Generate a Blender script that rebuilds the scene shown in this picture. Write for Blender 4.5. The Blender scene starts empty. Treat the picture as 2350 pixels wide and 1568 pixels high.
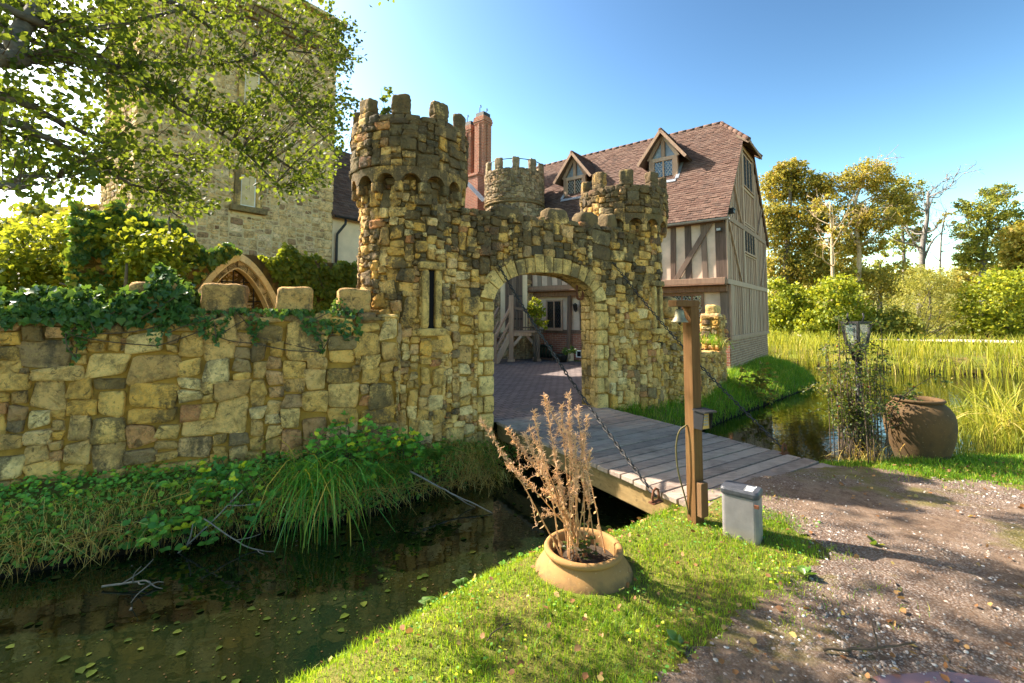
import bpy, math, random
import numpy as np
from math import sin, cos, pi, radians, sqrt, atan2, hypot
from mathutils import Vector, Matrix, noise as mnoise

scene = bpy.context.scene
COL = scene.collection
rng = np.random.default_rng(7)
random.seed(7)

# ------------------------------------------------------------------ helpers
def V3(*a): return np.array(a, float)
def nrm(v):
    v = np.asarray(v, float); return v / (np.linalg.norm(v) + 1e-12)

ORG = {}
def tag(o, label=None, cat=None, group=None, kind=None):
    if label: o['label'] = label
    if cat: o['category'] = cat
    if group: o['group'] = group
    if kind: o['kind'] = kind
    return o

def thing(name, label, cat, loc=(0, 0, 0), group=None):
    o = bpy.data.objects.new(name, None); COL.objects.link(o)
    o.location = loc; o.empty_display_size = .1
    ORG[o] = np.array(loc, float)
    return tag(o, label, cat, group)

class MB:
    """collects vertices and faces (world coordinates) for ONE mesh object"""
    def __init__(s): s.V = []; s.F = []; s.I = []; s.C = []; s.n = 0; s.mi = 0; s.S = []
    def add(s, V, F, C=None, mi=None, smooth=False):
        V = np.asarray(V, float).reshape(-1, 3)
        s.V.append(V)
        k = s.n
        if isinstance(F, np.ndarray):
            Fl = (F + k).tolist()
        else:
            Fl = [tuple(i + k for i in f) for f in F]
        s.F += Fl
        m = s.mi if mi is None else mi
        s.I += [m] * len(Fl); s.S += [smooth] * len(Fl)
        if C is None: C = np.full((len(V), 3), .5)
        C = np.asarray(C, float)
        if C.ndim == 1: C = np.tile(C, (len(V), 1))
        s.C.append(C); s.n += len(V)
    def box(s, c, ax, sz, C=None, mi=None):
        """centre, three axes, full sizes"""
        c = np.asarray(c, float); a, b, d = [nrm(x) for x in ax]
        a, b, d = a * sz[0] / 2, b * sz[1] / 2, d * sz[2] / 2
        P = [c + i * a + j * b + k * d for k in (-1, 1) for j in (-1, 1) for i in (-1, 1)]
        F = [(0, 2, 3, 1), (4, 5, 7, 6), (0, 1, 5, 4), (2, 6, 7, 3), (0, 4, 6, 2), (1, 3, 7, 5)]
        if np.dot(np.cross(a, b), d) < 0: F = [f[::-1] for f in F]
        s.add(P, F, C, mi)
    def bar(s, p, q, up, w, t, C=None, mi=None, over=0):
        """box running from p to q; w across, t along up"""
        p, q = np.asarray(p, float), np.asarray(q, float)
        d = nrm(q - p); up = np.asarray(up, float); side = nrm(np.cross(d, up)); up = np.cross(side, d)
        s.box((p + q) / 2, (d, side, up), (np.linalg.norm(q - p) + over, w, t), C, mi)
    def prism(s, P, vec, C=None, mi=None):
        P = np.asarray(P, float); n = len(P); Q = P + np.asarray(vec, float)
        nr = np.zeros(3)
        for i in range(n): nr += np.cross(P[i], P[(i + 1) % n])
        F = [tuple(range(n)), tuple(range(2 * n - 1, n - 1, -1))] + [(i, n + i, n + (i + 1) % n, (i + 1) % n) for i in range(n)]
        if np.dot(nr, np.asarray(vec)) > 0: F = [f[::-1] for f in F]
        s.add(np.vstack([P, Q]), F, C, mi)
    def tube(s, pts, r, n=6, C=None, mi=None, cap=True, smooth=True):
        pts = np.asarray(pts, float); m = len(pts)
        r = np.broadcast_to(np.asarray(r, float), (m,))
        T = np.gradient(pts, axis=0); T /= np.linalg.norm(T, axis=1)[:, None] + 1e-12
        ref = V3(0, 0, 1) if abs(T[0][2]) < .9 else V3(1, 0, 0)
        N = nrm(np.cross(T[0], ref)); out = []
        for i in range(m):
            N = nrm(N - T[i] * np.dot(N, T[i])); B = np.cross(T[i], N)
            a = np.arange(n) * 2 * pi / n
            out.append(pts[i] + r[i] * (np.outer(np.cos(a), N) + np.outer(np.sin(a), B)))
        F = [(i * n + j, i * n + (j + 1) % n, (i + 1) * n + (j + 1) % n, (i + 1) * n + j) for i in range(m - 1) for j in range(n)]
        if cap: F += [tuple(range(n - 1, -1, -1)), tuple(range((m - 1) * n, m * n))]
        s.add(np.vstack(out), F, C, mi, smooth)
    def lathe(s, c, prof, n=32, C=None, mi=None, axis=V3(0, 0, 1), wob=0, seed=0):
        c = np.asarray(c, float); ax = nrm(axis)
        e1 = nrm(np.cross(ax, V3(.3, 1, .1))); e2 = np.cross(ax, e1)
        a = np.arange(n) * 2 * pi / n; V = []
        for k, (r, z) in enumerate(prof):
            rr = r * (1 + wob * (np.sin(2 * a + seed) + .5 * np.sin(3 * a + 1.7 * seed + k * .15)))
            V.append(c + ax * z + np.outer(np.cos(a) * rr, e1) + np.outer(np.sin(a) * rr, e2))
        m = len(prof)
        F = [(i * n + j, i * n + (j + 1) % n, (i + 1) * n + (j + 1) % n, (i + 1) * n + j) for i in range(m - 1) for j in range(n)]
        s.add(np.vstack(V), F, C, mi, True)
    def build(s, name, mats, parent=None, bevel=0, smooth=None, loc=None):
        V = np.vstack(s.V); C = np.vstack(s.C)
        if parent is not None: o0 = ORG[parent]
        elif loc is not None: o0 = np.array(loc, float)
        else:
            mn, mx = V.min(0), V.max(0); o0 = np.array([(mn[0] + mx[0]) / 2, (mn[1] + mx[1]) / 2, mn[2]])
        me = bpy.data.meshes.new(name)
        me.from_pydata((V - o0).tolist(), [], s.F)
        if not isinstance(mats, (list, tuple)): mats = [mats]
        for m in mats: me.materials.append(m)
        if len(mats) > 1: me.polygons.foreach_set('material_index', np.array(s.I, dtype=np.int32))
        sm = np.array(s.S, dtype=bool) if smooth is None else np.full(len(s.F), smooth, dtype=bool)
        me.polygons.foreach_set('use_smooth', sm)
        at = me.attributes.new('tint', 'FLOAT_COLOR', 'POINT')
        at.data.foreach_set('color', np.hstack([C, np.ones((len(C), 1))]).astype(np.float32).ravel())
        me.update()
        o = bpy.data.objects.new(name, me); COL.objects.link(o)
        if parent is not None:
            o.parent = parent; ORG[o] = o0
        else:
            o.location = o0; ORG[o] = o0
        if bevel:
            b = o.modifiers.new('bevel', 'BEVEL'); b.width = bevel; b.segments = 2; b.limit_method = 'ANGLE'; b.angle_limit = radians(40)
        return o

# numpy value noise (for terrain and wobble)
def _h(ix, iy, seed):
    n = (ix * 374761393 + iy * 668265263 + seed * 1274126177) & 0xffffffff
    n = ((n ^ (n >> 13)) * 1274126177) & 0xffffffff
    return ((n ^ (n >> 16)) & 0xffff) / 65535.0
def vnoise(x, y, seed=0):
    x = np.asarray(x, float); y = np.asarray(y, float)
    ix = np.floor(x).astype(np.int64); iy = np.floor(y).astype(np.int64)
    fx = x - ix; fy = y - iy; fx = fx * fx * (3 - 2 * fx); fy = fy * fy * (3 - 2 * fy)
    a = _h(ix, iy, seed); b = _h(ix + 1, iy, seed); c = _h(ix, iy + 1, seed); d = _h(ix + 1, iy + 1, seed)
    return (a * (1 - fx) + b * fx) * (1 - fy) + (c * (1 - fx) + d * fx) * fy
def fbm(x, y, seed=0, o=4):
    t = 0; a = .5
    for k in range(o):
        t = t + a * vnoise(x * 2 ** k + 13.1 * k, y * 2 ** k - 7.7 * k, seed + k); a *= .5
    return t / (1 - .5 ** o)

# ------------------------------------------------------------------ camera model used to read sizes off the photograph
FPX, YP, PIT, EZ = 1044.0, 659.0, radians(3.5), 1.65
def ray(px, py):
    rx = (px - 1175) / FPX; uz = (YP - py) / FPX
    return V3(rx, cos(PIT) - uz * sin(PIT), sin(PIT) + uz * cos(PIT))
def atY(px, py, Y): r = ray(px, py); return V3(0, 0, EZ) + r * (Y / r[1])
def atz(px, py, z=0): r = ray(px, py); return V3(0, 0, EZ) + r * ((z - EZ) / r[2])

cam = bpy.data.cameras.new('camera'); cam.sensor_width = 36; cam.lens = 36 * FPX / 2350
cam.shift_y = (YP - 784) / 2350; cam.clip_start = .05; cam.clip_end = 3000
co = bpy.data.objects.new('camera', cam); COL.objects.link(co)
co.location = (0, 0, EZ); co.rotation_euler = (radians(90) + PIT, 0, 0); scene.camera = co

# ------------------------------------------------------------------ sun and sky
SUN_AZ = V3(-.905, .425, 0); SUN_EL = radians(41)
w = bpy.data.worlds.new('World'); scene.world = w; w.use_nodes = True
nt = w.node_tree; nt.nodes.clear()
sk = nt.nodes.new('ShaderNodeTexSky'); sk.sky_type = 'NISHITA'; sk.sun_disc = False
sk.sun_elevation = SUN_EL; sk.sun_rotation = atan2(SUN_AZ[0], SUN_AZ[1]); sk.altitude = 0
sk.air_density = 1.0; sk.dust_density = .9; sk.ozone_density = 3.2
bg = nt.nodes.new('ShaderNodeBackground'); bg.inputs['Strength'].default_value = .15
wo = nt.nodes.new('ShaderNodeOutputWorld')
gmn = nt.nodes.new('ShaderNodeGamma'); gmn.inputs['Gamma'].default_value = 2.1
def _mul(col):
    m = nt.nodes.new('ShaderNodeMix'); m.data_type = 'RGBA'; m.blend_type = 'MULTIPLY'; m.clamp_result = False; m.inputs['Factor'].default_value = 1; m.inputs[7].default_value = (*col, 1); return m
ma, mz = _mul((1 / 6, 1 / 6, 1 / 6)), _mul((9.6, 7.2, 3.9))
nt.links.new(sk.outputs[0], ma.inputs[6]); nt.links.new(ma.outputs[2], gmn.inputs[0]); nt.links.new(gmn.outputs[0], mz.inputs[6]); nt.links.new(mz.outputs[2], bg.inputs[0])
nt.links.new(bg.outputs[0], wo.inputs[0])
sl = bpy.data.lights.new('sun', 'SUN'); sl.energy = 3.7; sl.angle = radians(.53); sl.color = (1, .88, .74)
so = bpy.data.objects.new('sun', sl); COL.objects.link(so)
sd = V3(SUN_AZ[0] * cos(SUN_EL), SUN_AZ[1] * cos(SUN_EL), sin(SUN_EL))
so.rotation_euler = Vector(sd).to_track_quat('Z', 'Y').to_euler(); so.location = (-20, 10, 30)
scene.view_settings.view_transform = 'Standard'; scene.view_settings.look = 'None'
scene.view_settings.exposure = 2.3; scene.view_settings.gamma = 1
scene.cycles.max_bounces = 8; scene.cycles.diffuse_bounces = 4; scene.cycles.transparent_max_bounces = 12
scene.cycles.transmission_bounces = 6; scene.cycles.caustics_reflective = False; scene.cycles.caustics_refractive = False
scene.cycles.sample_clamp_indirect = 6

# ------------------------------------------------------------------ materials
class NT:
    def __init__(s, name):
        s.m = bpy.data.materials.new(name); s.m.use_nodes = True; s.t = s.m.node_tree; s.t.nodes.clear()
        s.out = s.N('ShaderNodeOutputMaterial')
    def N(s, typ, **kw):
        n = s.t.nodes.new(typ)
        for k, v in kw.items(): setattr(n, k, v)
        return n
    def L(s, a, b): s.t.links.new(a, b)
    def obj(s): return s.N('ShaderNodeTexCoord').outputs['Object']
    def pos(s): return s.N('ShaderNodeNewGeometry').outputs['Position']
    def val(s, x, sock):
        if hasattr(x, 'links') or hasattr(x, 'is_linked'): s.L(x, sock)
        else: sock.default_value = x
    def noise(s, vec, scale, det=4, rough=.6, dist=0):
        n = s.N('ShaderNodeTexNoise'); s.L(vec, n.inputs['Vector']); n.inputs['Scale'].default_value = scale
        n.inputs['Detail'].default_value = det; n.inputs['Roughness'].default_value = rough; n.inputs['Distortion'].default_value = dist
        return n.outputs['Fac']
    def vor(s, vec, scale, feat='F1', out='Distance'):
        n = s.N('ShaderNodeTexVoronoi', feature=feat); s.L(vec, n.inputs['Vector']); n.inputs['Scale'].default_value = scale
        return n.outputs[out]
    def ramp(s, fac, stops, interp='LINEAR'):
        n = s.N('ShaderNodeValToRGB'); s.L(fac, n.inputs[0]); cr = n.color_ramp; cr.interpolation = interp
        while len(cr.elements) > 1: cr.elements.remove(cr.elements[-1])
        for i, (p, c) in enumerate(stops):
            e = cr.elements[0] if i == 0 else cr.elements.new(p)
            e.position = p; c = (c, c, c) if not isinstance(c, (tuple, list)) else c; e.color = (*c, 1)
        return n.outputs['Color']
    def step(s, fac, a, b):
        n = s.N('ShaderNodeMapRange'); n.clamp = True; s.L(fac, n.inputs[0]); n.inputs[1].default_value = a; n.inputs[2].default_value = b
        return n.outputs[0]
    def mix(s, fac, a, b, mode='MIX'):
        n = s.N('ShaderNodeMix', data_type='RGBA', blend_type=mode)
        s.val(fac, n.inputs['Factor'])
        for x, k in ((a, 6), (b, 7)):
            if isinstance(x, (tuple, list)): n.inputs[k].default_value = (*x, 1)
            else: s.L(x, n.inputs[k])
        return n.outputs[2]
    def math(s, op, a, b=None):
        n = s.N('ShaderNodeMath', operation=op); s.val(a, n.inputs[0])
        if b is not None: s.val(b, n.inputs[1])
        return n.outputs[0]
    def mapping(s, vec, scale=(1, 1, 1), rot=(0, 0, 0)):
        n = s.N('ShaderNodeMapping'); s.L(vec, n.inputs[0]); n.inputs['Scale'].default_value = scale; n.inputs['Rotation'].default_value = rot
        return n.outputs[0]
    def tint(s):
        n = s.N('ShaderNodeAttribute', attribute_name='tint'); sp = s.N('ShaderNodeSeparateColor'); s.L(n.outputs['Color'], sp.inputs[0])
        return sp.outputs[0], sp.outputs[1], sp.outputs[2]
    def sep(s, vec):
        n = s.N('ShaderNodeSeparateXYZ'); s.L(vec, n.inputs[0]); return n.outputs
    def bump(s, h, strength=.5, dist=.02, nrm=None):
        n = s.N('ShaderNodeBump'); s.L(h, n.inputs['Height']); n.inputs['Strength'].default_value = strength; n.inputs['Distance'].default_value = dist
        if nrm: s.L(nrm, n.inputs['Normal'])
        return n.outputs[0]
    def bsdf(s, col, rough=.8, normal=None, metal=0, spec=.3, **kw):
        b = s.N('ShaderNodeBsdfPrincipled')
        if isinstance(col, (tuple, list)): b.inputs['Base Color'].default_value = (*col, 1)
        else: s.L(col, b.inputs['Base Color'])
        s.val(rough, b.inputs['Roughness']); b.inputs['Metallic'].default_value = metal
        b.inputs['Specular IOR Level'].default_value = spec
        if normal: s.L(normal, b.inputs['Normal'])
        for k, v in kw.items(): b.inputs[k].default_value = v
        return b.outputs[0]
    def done(s, sh): s.L(sh, s.out.inputs['Surface']); return s.m

def stone_mat(name, pal, crust=(1.2, 3.4), crust_amt=.75, lichen=.5, seed=0.0, crustcol=(.060, .054, .043), bumps=.7, wetk=.3, gk=.42, mott=1.0):
    """rubble stone: each stone's own colour by its tint, with soot crust towards the top of the wall and pale lichen"""
    n = NT(name); p = n.pos(); r, g, b = n.tint()
    base = n.ramp(r, pal, 'LINEAR')
    base = n.mix(n.step(n.noise(p, 5, 8, .78), .46, .60), base, n.mix(.62 * mott, base, (.13, .09, .045)), 'MIX')
    base = n.mix(n.math('MULTIPLY', n.step(n.noise(p, 12, 7, .8, .8), 0.55, .61), .72 * mott), base, (.07, .055, .038))
    base = n.mix(n.math('MULTIPLY', n.step(n.noise(p, 26, 4), .52, .7), .45), base, (.52, .38, .14))
    z = n.sep(p)[2]
    wet = n.step(z, *crust)
    c1 = n.noise(n.mapping(p, (1, 1, .45)), 2.6, 6, .65, .4)
    cr = n.math('ADD', n.math('MULTIPLY', wet, wetk), c1)
    cr = n.math('ADD', cr, n.math('MULTIPLY', n.math('SUBTRACT', g, .5), gk))
    fine = n.noise(p, 38, 5, .7)
    cr = n.math('ADD', cr, n.math('MULTIPLY', n.math('SUBTRACT', fine, .5), .35))
    crm = n.math('MULTIPLY', n.step(cr, .62, .73), crust_amt)
    base = n.mix(crm, base, crustcol)
    sp = n.step(n.noise(p, 55, 3, .6), .62, .72); sp = n.math('MULTIPLY', sp, n.step(n.noise(p, 3.1, 3), .45, .65))
    base = n.mix(n.math('MULTIPLY', sp, lichen), base, (.60, .50, .30))
    gm = n.math('MULTIPLY', n.step(n.noise(p, 1.7, 4), .55, .75), .25)
    base = n.mix(gm, base, (.18, .15, .04))
    h = n.math('ADD', n.math('MULTIPLY', n.noise(p, 13, 6, .75), 1.6), n.math('MULTIPLY', n.noise(p, 70, 4, .7), .6))
    return n.done(n.bsdf(base, .93, n.bump(h, bumps * 1.25, .03), spec=.12))

OCHRE = [(0, (0.840, 0.465, 0.102)), (.15, (0.660, 0.391, 0.119)), (.3, (0.880, 0.539, 0.162)), (.42, (0.580, 0.344, 0.128)), (.55, (0.760, 0.484, 0.196)), (.68, (0.900, 0.577, 0.196)), (.8, (0.920, 0.688, 0.340)), (.88, (0.600, 0.251, 0.102)), (.94, (0.440, 0.288, 0.145)), (1, (0.260, 0.186, 0.111))]
PALE = [(0, (0.728, 0.502, 0.230)), (.3, (0.811, 0.586, 0.303)), (.55, (0.624, 0.428, 0.205)), (.75, (0.894, 0.688, 0.426)), (.9, (0.437, 0.288, 0.164)), (1, (0.291, 0.167, 0.098))]
GREY = [(0, (.46, .37, .25)), (.3, (.36, .28, .19)), (.6, (.56, .43, .27)), (.85, (.44, .28, .16)), (1, (.22, .18, .15))]
M = {}
M['gate_stone'] = stone_mat('gate_stone', OCHRE, (1.2, 4.0), .84, .9, wetk=.285, gk=.34)
M['wall_stone'] = stone_mat('wall_stone', OCHRE, (.6, 2.4), .72, .6, wetk=.12, gk=.42)
M['dressed'] = stone_mat('dressed', [(0, (.80, .54, .19)), (.5, (.66, .43, .15)), (1, (.86, .63, .26))], (1.5, 4.0), .75, .7, bumps=.6, wetk=.25, gk=.32)
M['keep_stone'] = stone_mat('keep_stone', PALE, (8, 16), .35, .2)
M['stair_stone'] = stone_mat('stair_stone', GREY, (3, 8.5), .5, .4)
def mortar(name, col, dark, crust):
    n = NT(name); p = n.pos()
    c = n.mix(n.step(n.noise(p, 7, 5), .3, .7), col, dark)
    z = n.sep(p)[2]
    m = n.step(n.math('ADD', n.math('MULTIPLY', n.step(z, *crust), .3), n.noise(n.mapping(p, (1, 1, .5)), 2.6, 6, .65, .4)), .56, .78)
    c = n.mix(n.math('MULTIPLY', m, .8), c, (.06, .052, .038))
    return n.done(n.bsdf(c, .97, n.bump(n.noise(p, 60, 6, .75), .8, .015), spec=.1))
M['sunlit_arch_stone'] = stone_mat('sunlit_arch_stone', [(0, (.92, .72, .40)), (.5, (.86, .64, .32)), (1, (.93, .78, .48))], (4, 9), .15, .3, bumps=.35, mott=.3)  # brighter copy of dressed stone: sunlight on the arch put into its colour
M['mortar'] = mortar('mortar', (.42, .25, .055), (.24, .145, .035), (.9, 3.0))
M['pale_mortar'] = mortar('pale_mortar', (.66, .53, .31), (.50, .39, .22), (7, 16))

def wood_mat(name, c1, c2, axis_scale=(14, 14, 1.2), rough=.85, crack=.5, stain=None, world=False):
    n = NT(name); p = n.pos(); r, g, b = n.tint()
    o = n.obj()
    gr = n.noise(n.mapping(o, axis_scale), 2.2, 6, .65, .3)
    c = n.mix(n.step(gr, .3, .72), c1, c2)
    c = n.mix(n.math('MULTIPLY', n.math('ABSOLUTE', n.math('SUBTRACT', r, .5)), .8), c, n.mix(n.step(r, .45, .55), (.05, .045, .04), (.45, .38, .30)))
    c = n.mix(n.math('MULTIPLY', n.step(n.noise(n.mapping(o, (axis_scale[0] * 3, axis_scale[1] * 3, axis_scale[2] * 1.5)), 1.5, 3), .6, .72), crack), c, (.03, .025, .02))
    if stain: c = n.mix(n.math('MULTIPLY', n.step(n.noise(p, 3.3, 5, .6), .5, .72), .7), c, stain)
    return n.done(n.bsdf(c, rough, n.bump(gr, .35, .01), spec=.2))
M['deck'] = wood_mat('deck', (.195, .15, .12), (.40, .315, .255), (3, 14, 14), stain=(.12, .085, .07))
M['oak'] = wood_mat('oak', (.31, .20, .14), (.52, .35, .25), (12, 12, .8))
M['dark_oak'] = wood_mat('dark_oak', (.085, .055, .04), (.19, .125, .095), (10, 10, .8))
M['warm_oak'] = wood_mat('warm_oak', (.16, .085, .05), (.27, .16, .10), (8, 8, 1))
M['post_wood'] = wood_mat('post_wood', (.095, .045, .015), (.15, .077, .026), (22, 22, 1.3), crack=.35, stain=(.16, .10, .035))
M['fascia'] = wood_mat('fascia', (.20, .135, .055), (.30, .21, .09), (3, 3, 9), stain=(.09, .075, .03))
M['red_deck'] = M['deck']

def flat(name, col, rough=.7, metal=0, nz=12, var=.25, bump=.25, spec=.3):
    n = NT(name); p = n.pos()
    c = n.mix(n.step(n.noise(p, nz, 5), .3, .7), tuple(x * (1 - var) for x in col), tuple(min(1, x * (1 + var)) for x in col))
    return n.done(n.bsdf(c, rough, n.bump(n.noise(p, nz * 4, 4), bump, .006), metal, spec))
M['plaster'] = flat('plaster', (.60, .46, .35), .95, nz=2.2, var=.22)
M['white_plaster'] = flat('white_plaster', (.70, .55, .37), .95, nz=3, var=.1)
M['iron'] = flat('iron', (.045, .043, .042), .55, .6, 30, .5)
M['rust'] = flat('rust', (.13, .05, .025), .8, .2, 30, .4)
M['black_metal'] = flat('black_metal', (.025, .025, .025), .5, .3, 30, .3)
M['lead'] = flat('lead', (.22, .25, .29), .55, .3, 10, .25)
M['galv'] = flat('galv', (.30, .30, .29), .5, .4, 14, .25)
M['black_plastic'] = flat('black_plastic', (.018, .019, .022), .45, 0, 20, .2)
M['bronze'] = flat('bronze', (.22, .20, .13), .5, .6, 20, .35)
M['verdigris'] = flat('verdigris', (.06, .17, .17), .7, .2, 20, .3)
M['brass'] = flat('brass', (.40, .27, .08), .5, .3, 20, .2)
M['white_paint'] = flat('white_paint', (.75, .75, .72), .6, nz=6, var=.06)
M['cable'] = flat('cable', (.10, .085, .03), .6)
M['soil'] = flat('soil', (.045, .032, .02), .98, nz=20, var=.5, bump=.8)
M['black_panel'] = flat('black_panel', (.004, .004, .007), .9)

def glass_mat():
    n = NT('window_glass'); p = n.pos()
    nb = n.bump(n.noise(p, 6, 2), .12, .05)
    return n.done(n.bsdf((.012, .014, .018), .06, nb, spec=.9))
M['glass'] = glass_mat()

def clear_glass():
    n = NT('clear_glass')
    gl = n.N('ShaderNodeBsdfGlossy'); gl.inputs['Roughness'].default_value = .05
    tr = n.N('ShaderNodeBsdfTransparent'); tr.inputs[0].default_value = (.9, .93, .92, 1)
    di = n.N('ShaderNodeBsdfDiffuse'); di.inputs[0].default_value = (.7, .75, .72, 1)
    m1 = n.N('ShaderNodeMixShader'); m1.inputs[0].default_value = .10; n.L(tr.outputs[0], m1.inputs[1]); n.L(di.outputs[0], m1.inputs[2])
    lw = n.N('ShaderNodeLayerWeight'); lw.inputs[0].default_value = .12
    m2 = n.N('ShaderNodeMixShader'); n.L(lw.outputs['Fresnel'], m2.inputs[0]); n.L(m1.outputs[0], m2.inputs[1]); n.L(gl.outputs[0], m2.inputs[2])
    return n.done(m2.outputs[0])
M['clear_glass'] = clear_glass()

def brick_mat(name, c1, c2, mort, scale=1.0, off=(0, 0, 0)):
    """brick courses in the wall's own plane: u runs along the tint-free UV 'uv' map"""
    n = NT(name); uv = n.N('ShaderNodeUVMap').outputs[0]; p = n.pos()
    b = n.N('ShaderNodeTexBrick'); n.L(uv, b.inputs['Vector'])
    b.inputs['Scale'].default_value = 1; b.inputs['Brick Width'].default_value = .225 * scale; b.inputs['Row Height'].default_value = .075 * scale
    b.inputs['Mortar Size'].default_value = .009 * scale; b.inputs['Mortar Smooth'].default_value = .3; b.inputs['Bias'].default_value = -.1
    b.inputs['Color1'].default_value = (*c1, 1); b.inputs['Color2'].default_value = (*c2, 1); b.inputs['Mortar'].default_value = (*mort, 1)
    c = n.mix(n.math('MULTIPLY', n.step(n.noise(p, 5, 5), .45, .75), .5), b.outputs['Color'], (.10, .07, .06))
    c = n.mix(n.math('MULTIPLY', n.step(n.noise(p, 40, 3), .55, .75), .3), c, (.5, .4, .33))
    h = n.math('SUBTRACT', n.math('MULTIPLY', n.noise(p, 60, 4), .3), b.outputs['Fac'])
    return n.done(n.bsdf(c, .92, n.bump(h, .6, .012), spec=.15))
M['brick'] = brick_mat('brick', (.33, .12, .075), (.24, .085, .06), (.34, .28, .21))
M['brown_brick'] = brick_mat('brown_brick', (.30, .17, .11), (.22, .12, .085), (.40, .34, .26))
M['paver'] = None

def set_uv(o, eu, ev):
    """planar UV in metres from two world axes"""
    me = o.data; uvl = me.uv_layers.new(name='UVMap')
    co_ = np.empty(len(me.vertices) * 3); me.vertices.foreach_get('co', co_); co_ = co_.reshape(-1, 3) + ORG[o]
    li = np.empty(len(me.loops), dtype=np.int32); me.loops.foreach_get('vertex_index', li)
    if callable(eu): u, v = eu(co_)
    else: u, v = co_ @ np.asarray(eu, float), co_ @ np.asarray(ev, float)
    uvl.data.foreach_set('uv', np.stack([u[li], v[li]], 1).astype(np.float32).ravel())

def leaf_mat(name, stops, trans=.45, rough=.55, tcol=(.42, .45, .04), spec=.3):
    n = NT(name); r, g, b = n.tint()
    c = n.ramp(r, stops)
    c = n.mix(n.math('MULTIPLY', n.math('SUBTRACT', 1.0, g), .35), c, n.mix(.6, c, (.01, .02, .005)))
    ps = n.bsdf(c, rough, spec=spec)
    tl = n.N('ShaderNodeBsdfTranslucent')
    n.L(n.mix(.5, n.mix(1.0, c, (2.2, 2.2, 1.0), 'MULTIPLY'), tcol), tl.inputs[0])
    ms = n.N('ShaderNodeMixShader'); ms.inputs[0].default_value = trans
    n.L(ps, ms.inputs[1]); n.L(tl.outputs[0], ms.inputs[2])
    return n.done(ms.outputs[0])
M['alder'] = leaf_mat('alder_leaf', [(0, (0.027, 0.059, 0.007)), (.45, (0.043, 0.083, 0.009)), (.8, (0.069, 0.104, 0.010)), (1, (0.140, 0.153, 0.015))], .45, .6, (.32, .35, .03))
M['ivy'] = leaf_mat('ivy_leaf', [(0, (0.032, 0.095, 0.031)), (.5, (0.076, 0.162, 0.029)), (.85, (0.181, 0.236, 0.029)), (1, (0.413, 0.343, 0.042))], .22, .4, (.25, .35, .03))
M['ivy_sun'] = leaf_mat('ivy_sun_leaf', [(0, (0.076, 0.137, 0.014)), (.5, (0.171, 0.218, 0.019)), (.85, (0.285, 0.291, 0.024)), (1, (0.475, 0.400, 0.038))], .4, .45, (.45, .42, .03))  # lighter copy of the ivy, its sunlit look put into the leaf colour
M['bramble'] = leaf_mat('bramble_leaf', [(0, (0.072, 0.239, 0.049)), (.6, (0.179, 0.407, 0.049)), (.88, (0.478, 0.574, 0.034)), (.95, (0.800, 0.750, 0.042)), (1, (0.800, 0.750, 0.042))], .25, .45, (.3, .4, .05))
M['tree_gold'] = leaf_mat('tree_gold', [(0, (.10, .115, .018)), (.4, (.21, .20, .028)), (.75, (.36, .27, .045)), (.92, (.46, .29, .05)), (1, (.40, .19, .04))], .35, .6, (.42, .34, .06))
M['tree_olive'] = leaf_mat('tree_olive', [(0, (0.139, 0.157, 0.026)), (.4, (0.275, 0.241, 0.042)), (.8, (0.456, 0.339, 0.056)), (1, (0.608, 0.396, 0.068))], .35, .6, (.35, .28, .05))
M['tree_dark'] = leaf_mat('tree_dark', [(0, (0.105, 0.140, 0.025)), (.5, (0.211, 0.231, 0.033)), (.85, (0.386, 0.339, 0.037)), (1, (0.596, 0.402, 0.055))], .3, .6, (.3, .3, .05))
M['bush_green'] = leaf_mat('bush_green', [(0, (0.109, 0.166, 0.017)), (.5, (0.259, 0.294, 0.020)), (.85, (0.435, 0.409, 0.027)), (1, (0.688, 0.512, 0.032))], .35, .55, (.42, .40, .03))
M['willow'] = leaf_mat('willow', [(0, (0.165, 0.176, 0.036)), (.5, (0.305, 0.290, 0.055)), (1, (0.517, 0.435, 0.086))], .35, .55, (.35, .36, .08))
M['grass'] = leaf_mat('grass_blade', [(0, (0.056, 0.154, 0.009)), (.4, (0.119, 0.254, 0.011)), (.75, (0.208, 0.326, 0.014)), (.92, (0.349, 0.399, 0.030)), (1, (0.556, 0.489, 0.101))], .45, .5, (.46, .52, .03))
M['shade_grass'] = leaf_mat('bank_grass_blade', [(0, (0.072, 0.187, 0.012)), (.5, (0.140, 0.296, 0.015)), (.9, (0.282, 0.372, 0.019)), (1, (0.703, 0.496, 0.105))], .35, .5, (.3, .45, .03))
M['sedge'] = leaf_mat('sedge_blade', [(0, (0.046, 0.204, 0.032)), (.5, (0.116, 0.341, 0.038)), (.85, (0.311, 0.466, 0.032)), (1, (0.800, 0.498, 0.078))], .3, .4, (.25, .45, .04))
M['reed'] = leaf_mat('reed_blade', [(0, (0.127, 0.168, 0.012)), (.5, (0.242, 0.259, 0.018)), (.8, (0.356, 0.324, 0.041)), (1, (0.534, 0.428, 0.129))], .4, .55, (.5, .45, .06))
M['drygrass'] = leaf_mat('dry_grass', [(0, (0.476, 0.287, 0.065)), (.5, (0.800, 0.496, 0.119)), (1, (0.800, 0.750, 0.237))], .3, .7, (.4, .3, .1))
M['dryplant'] = leaf_mat('dry_plant', [(0, (.30, .17, .085)), (.5, (.55, .36, .20)), (.85, (.74, .54, .38)), (.95, (.74, .54, .38)), (1, (.14, .18, .03))], .35, .8, (.8, .58, .38))
M['litter'] = leaf_mat('fallen_leaf', [(0, (.14, .06, .025)), (.4, (.26, .12, .045)), (.75, (.36, .21, .09)), (1, (.42, .32, .10))], .2, .7, (.5, .25, .08))
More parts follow.
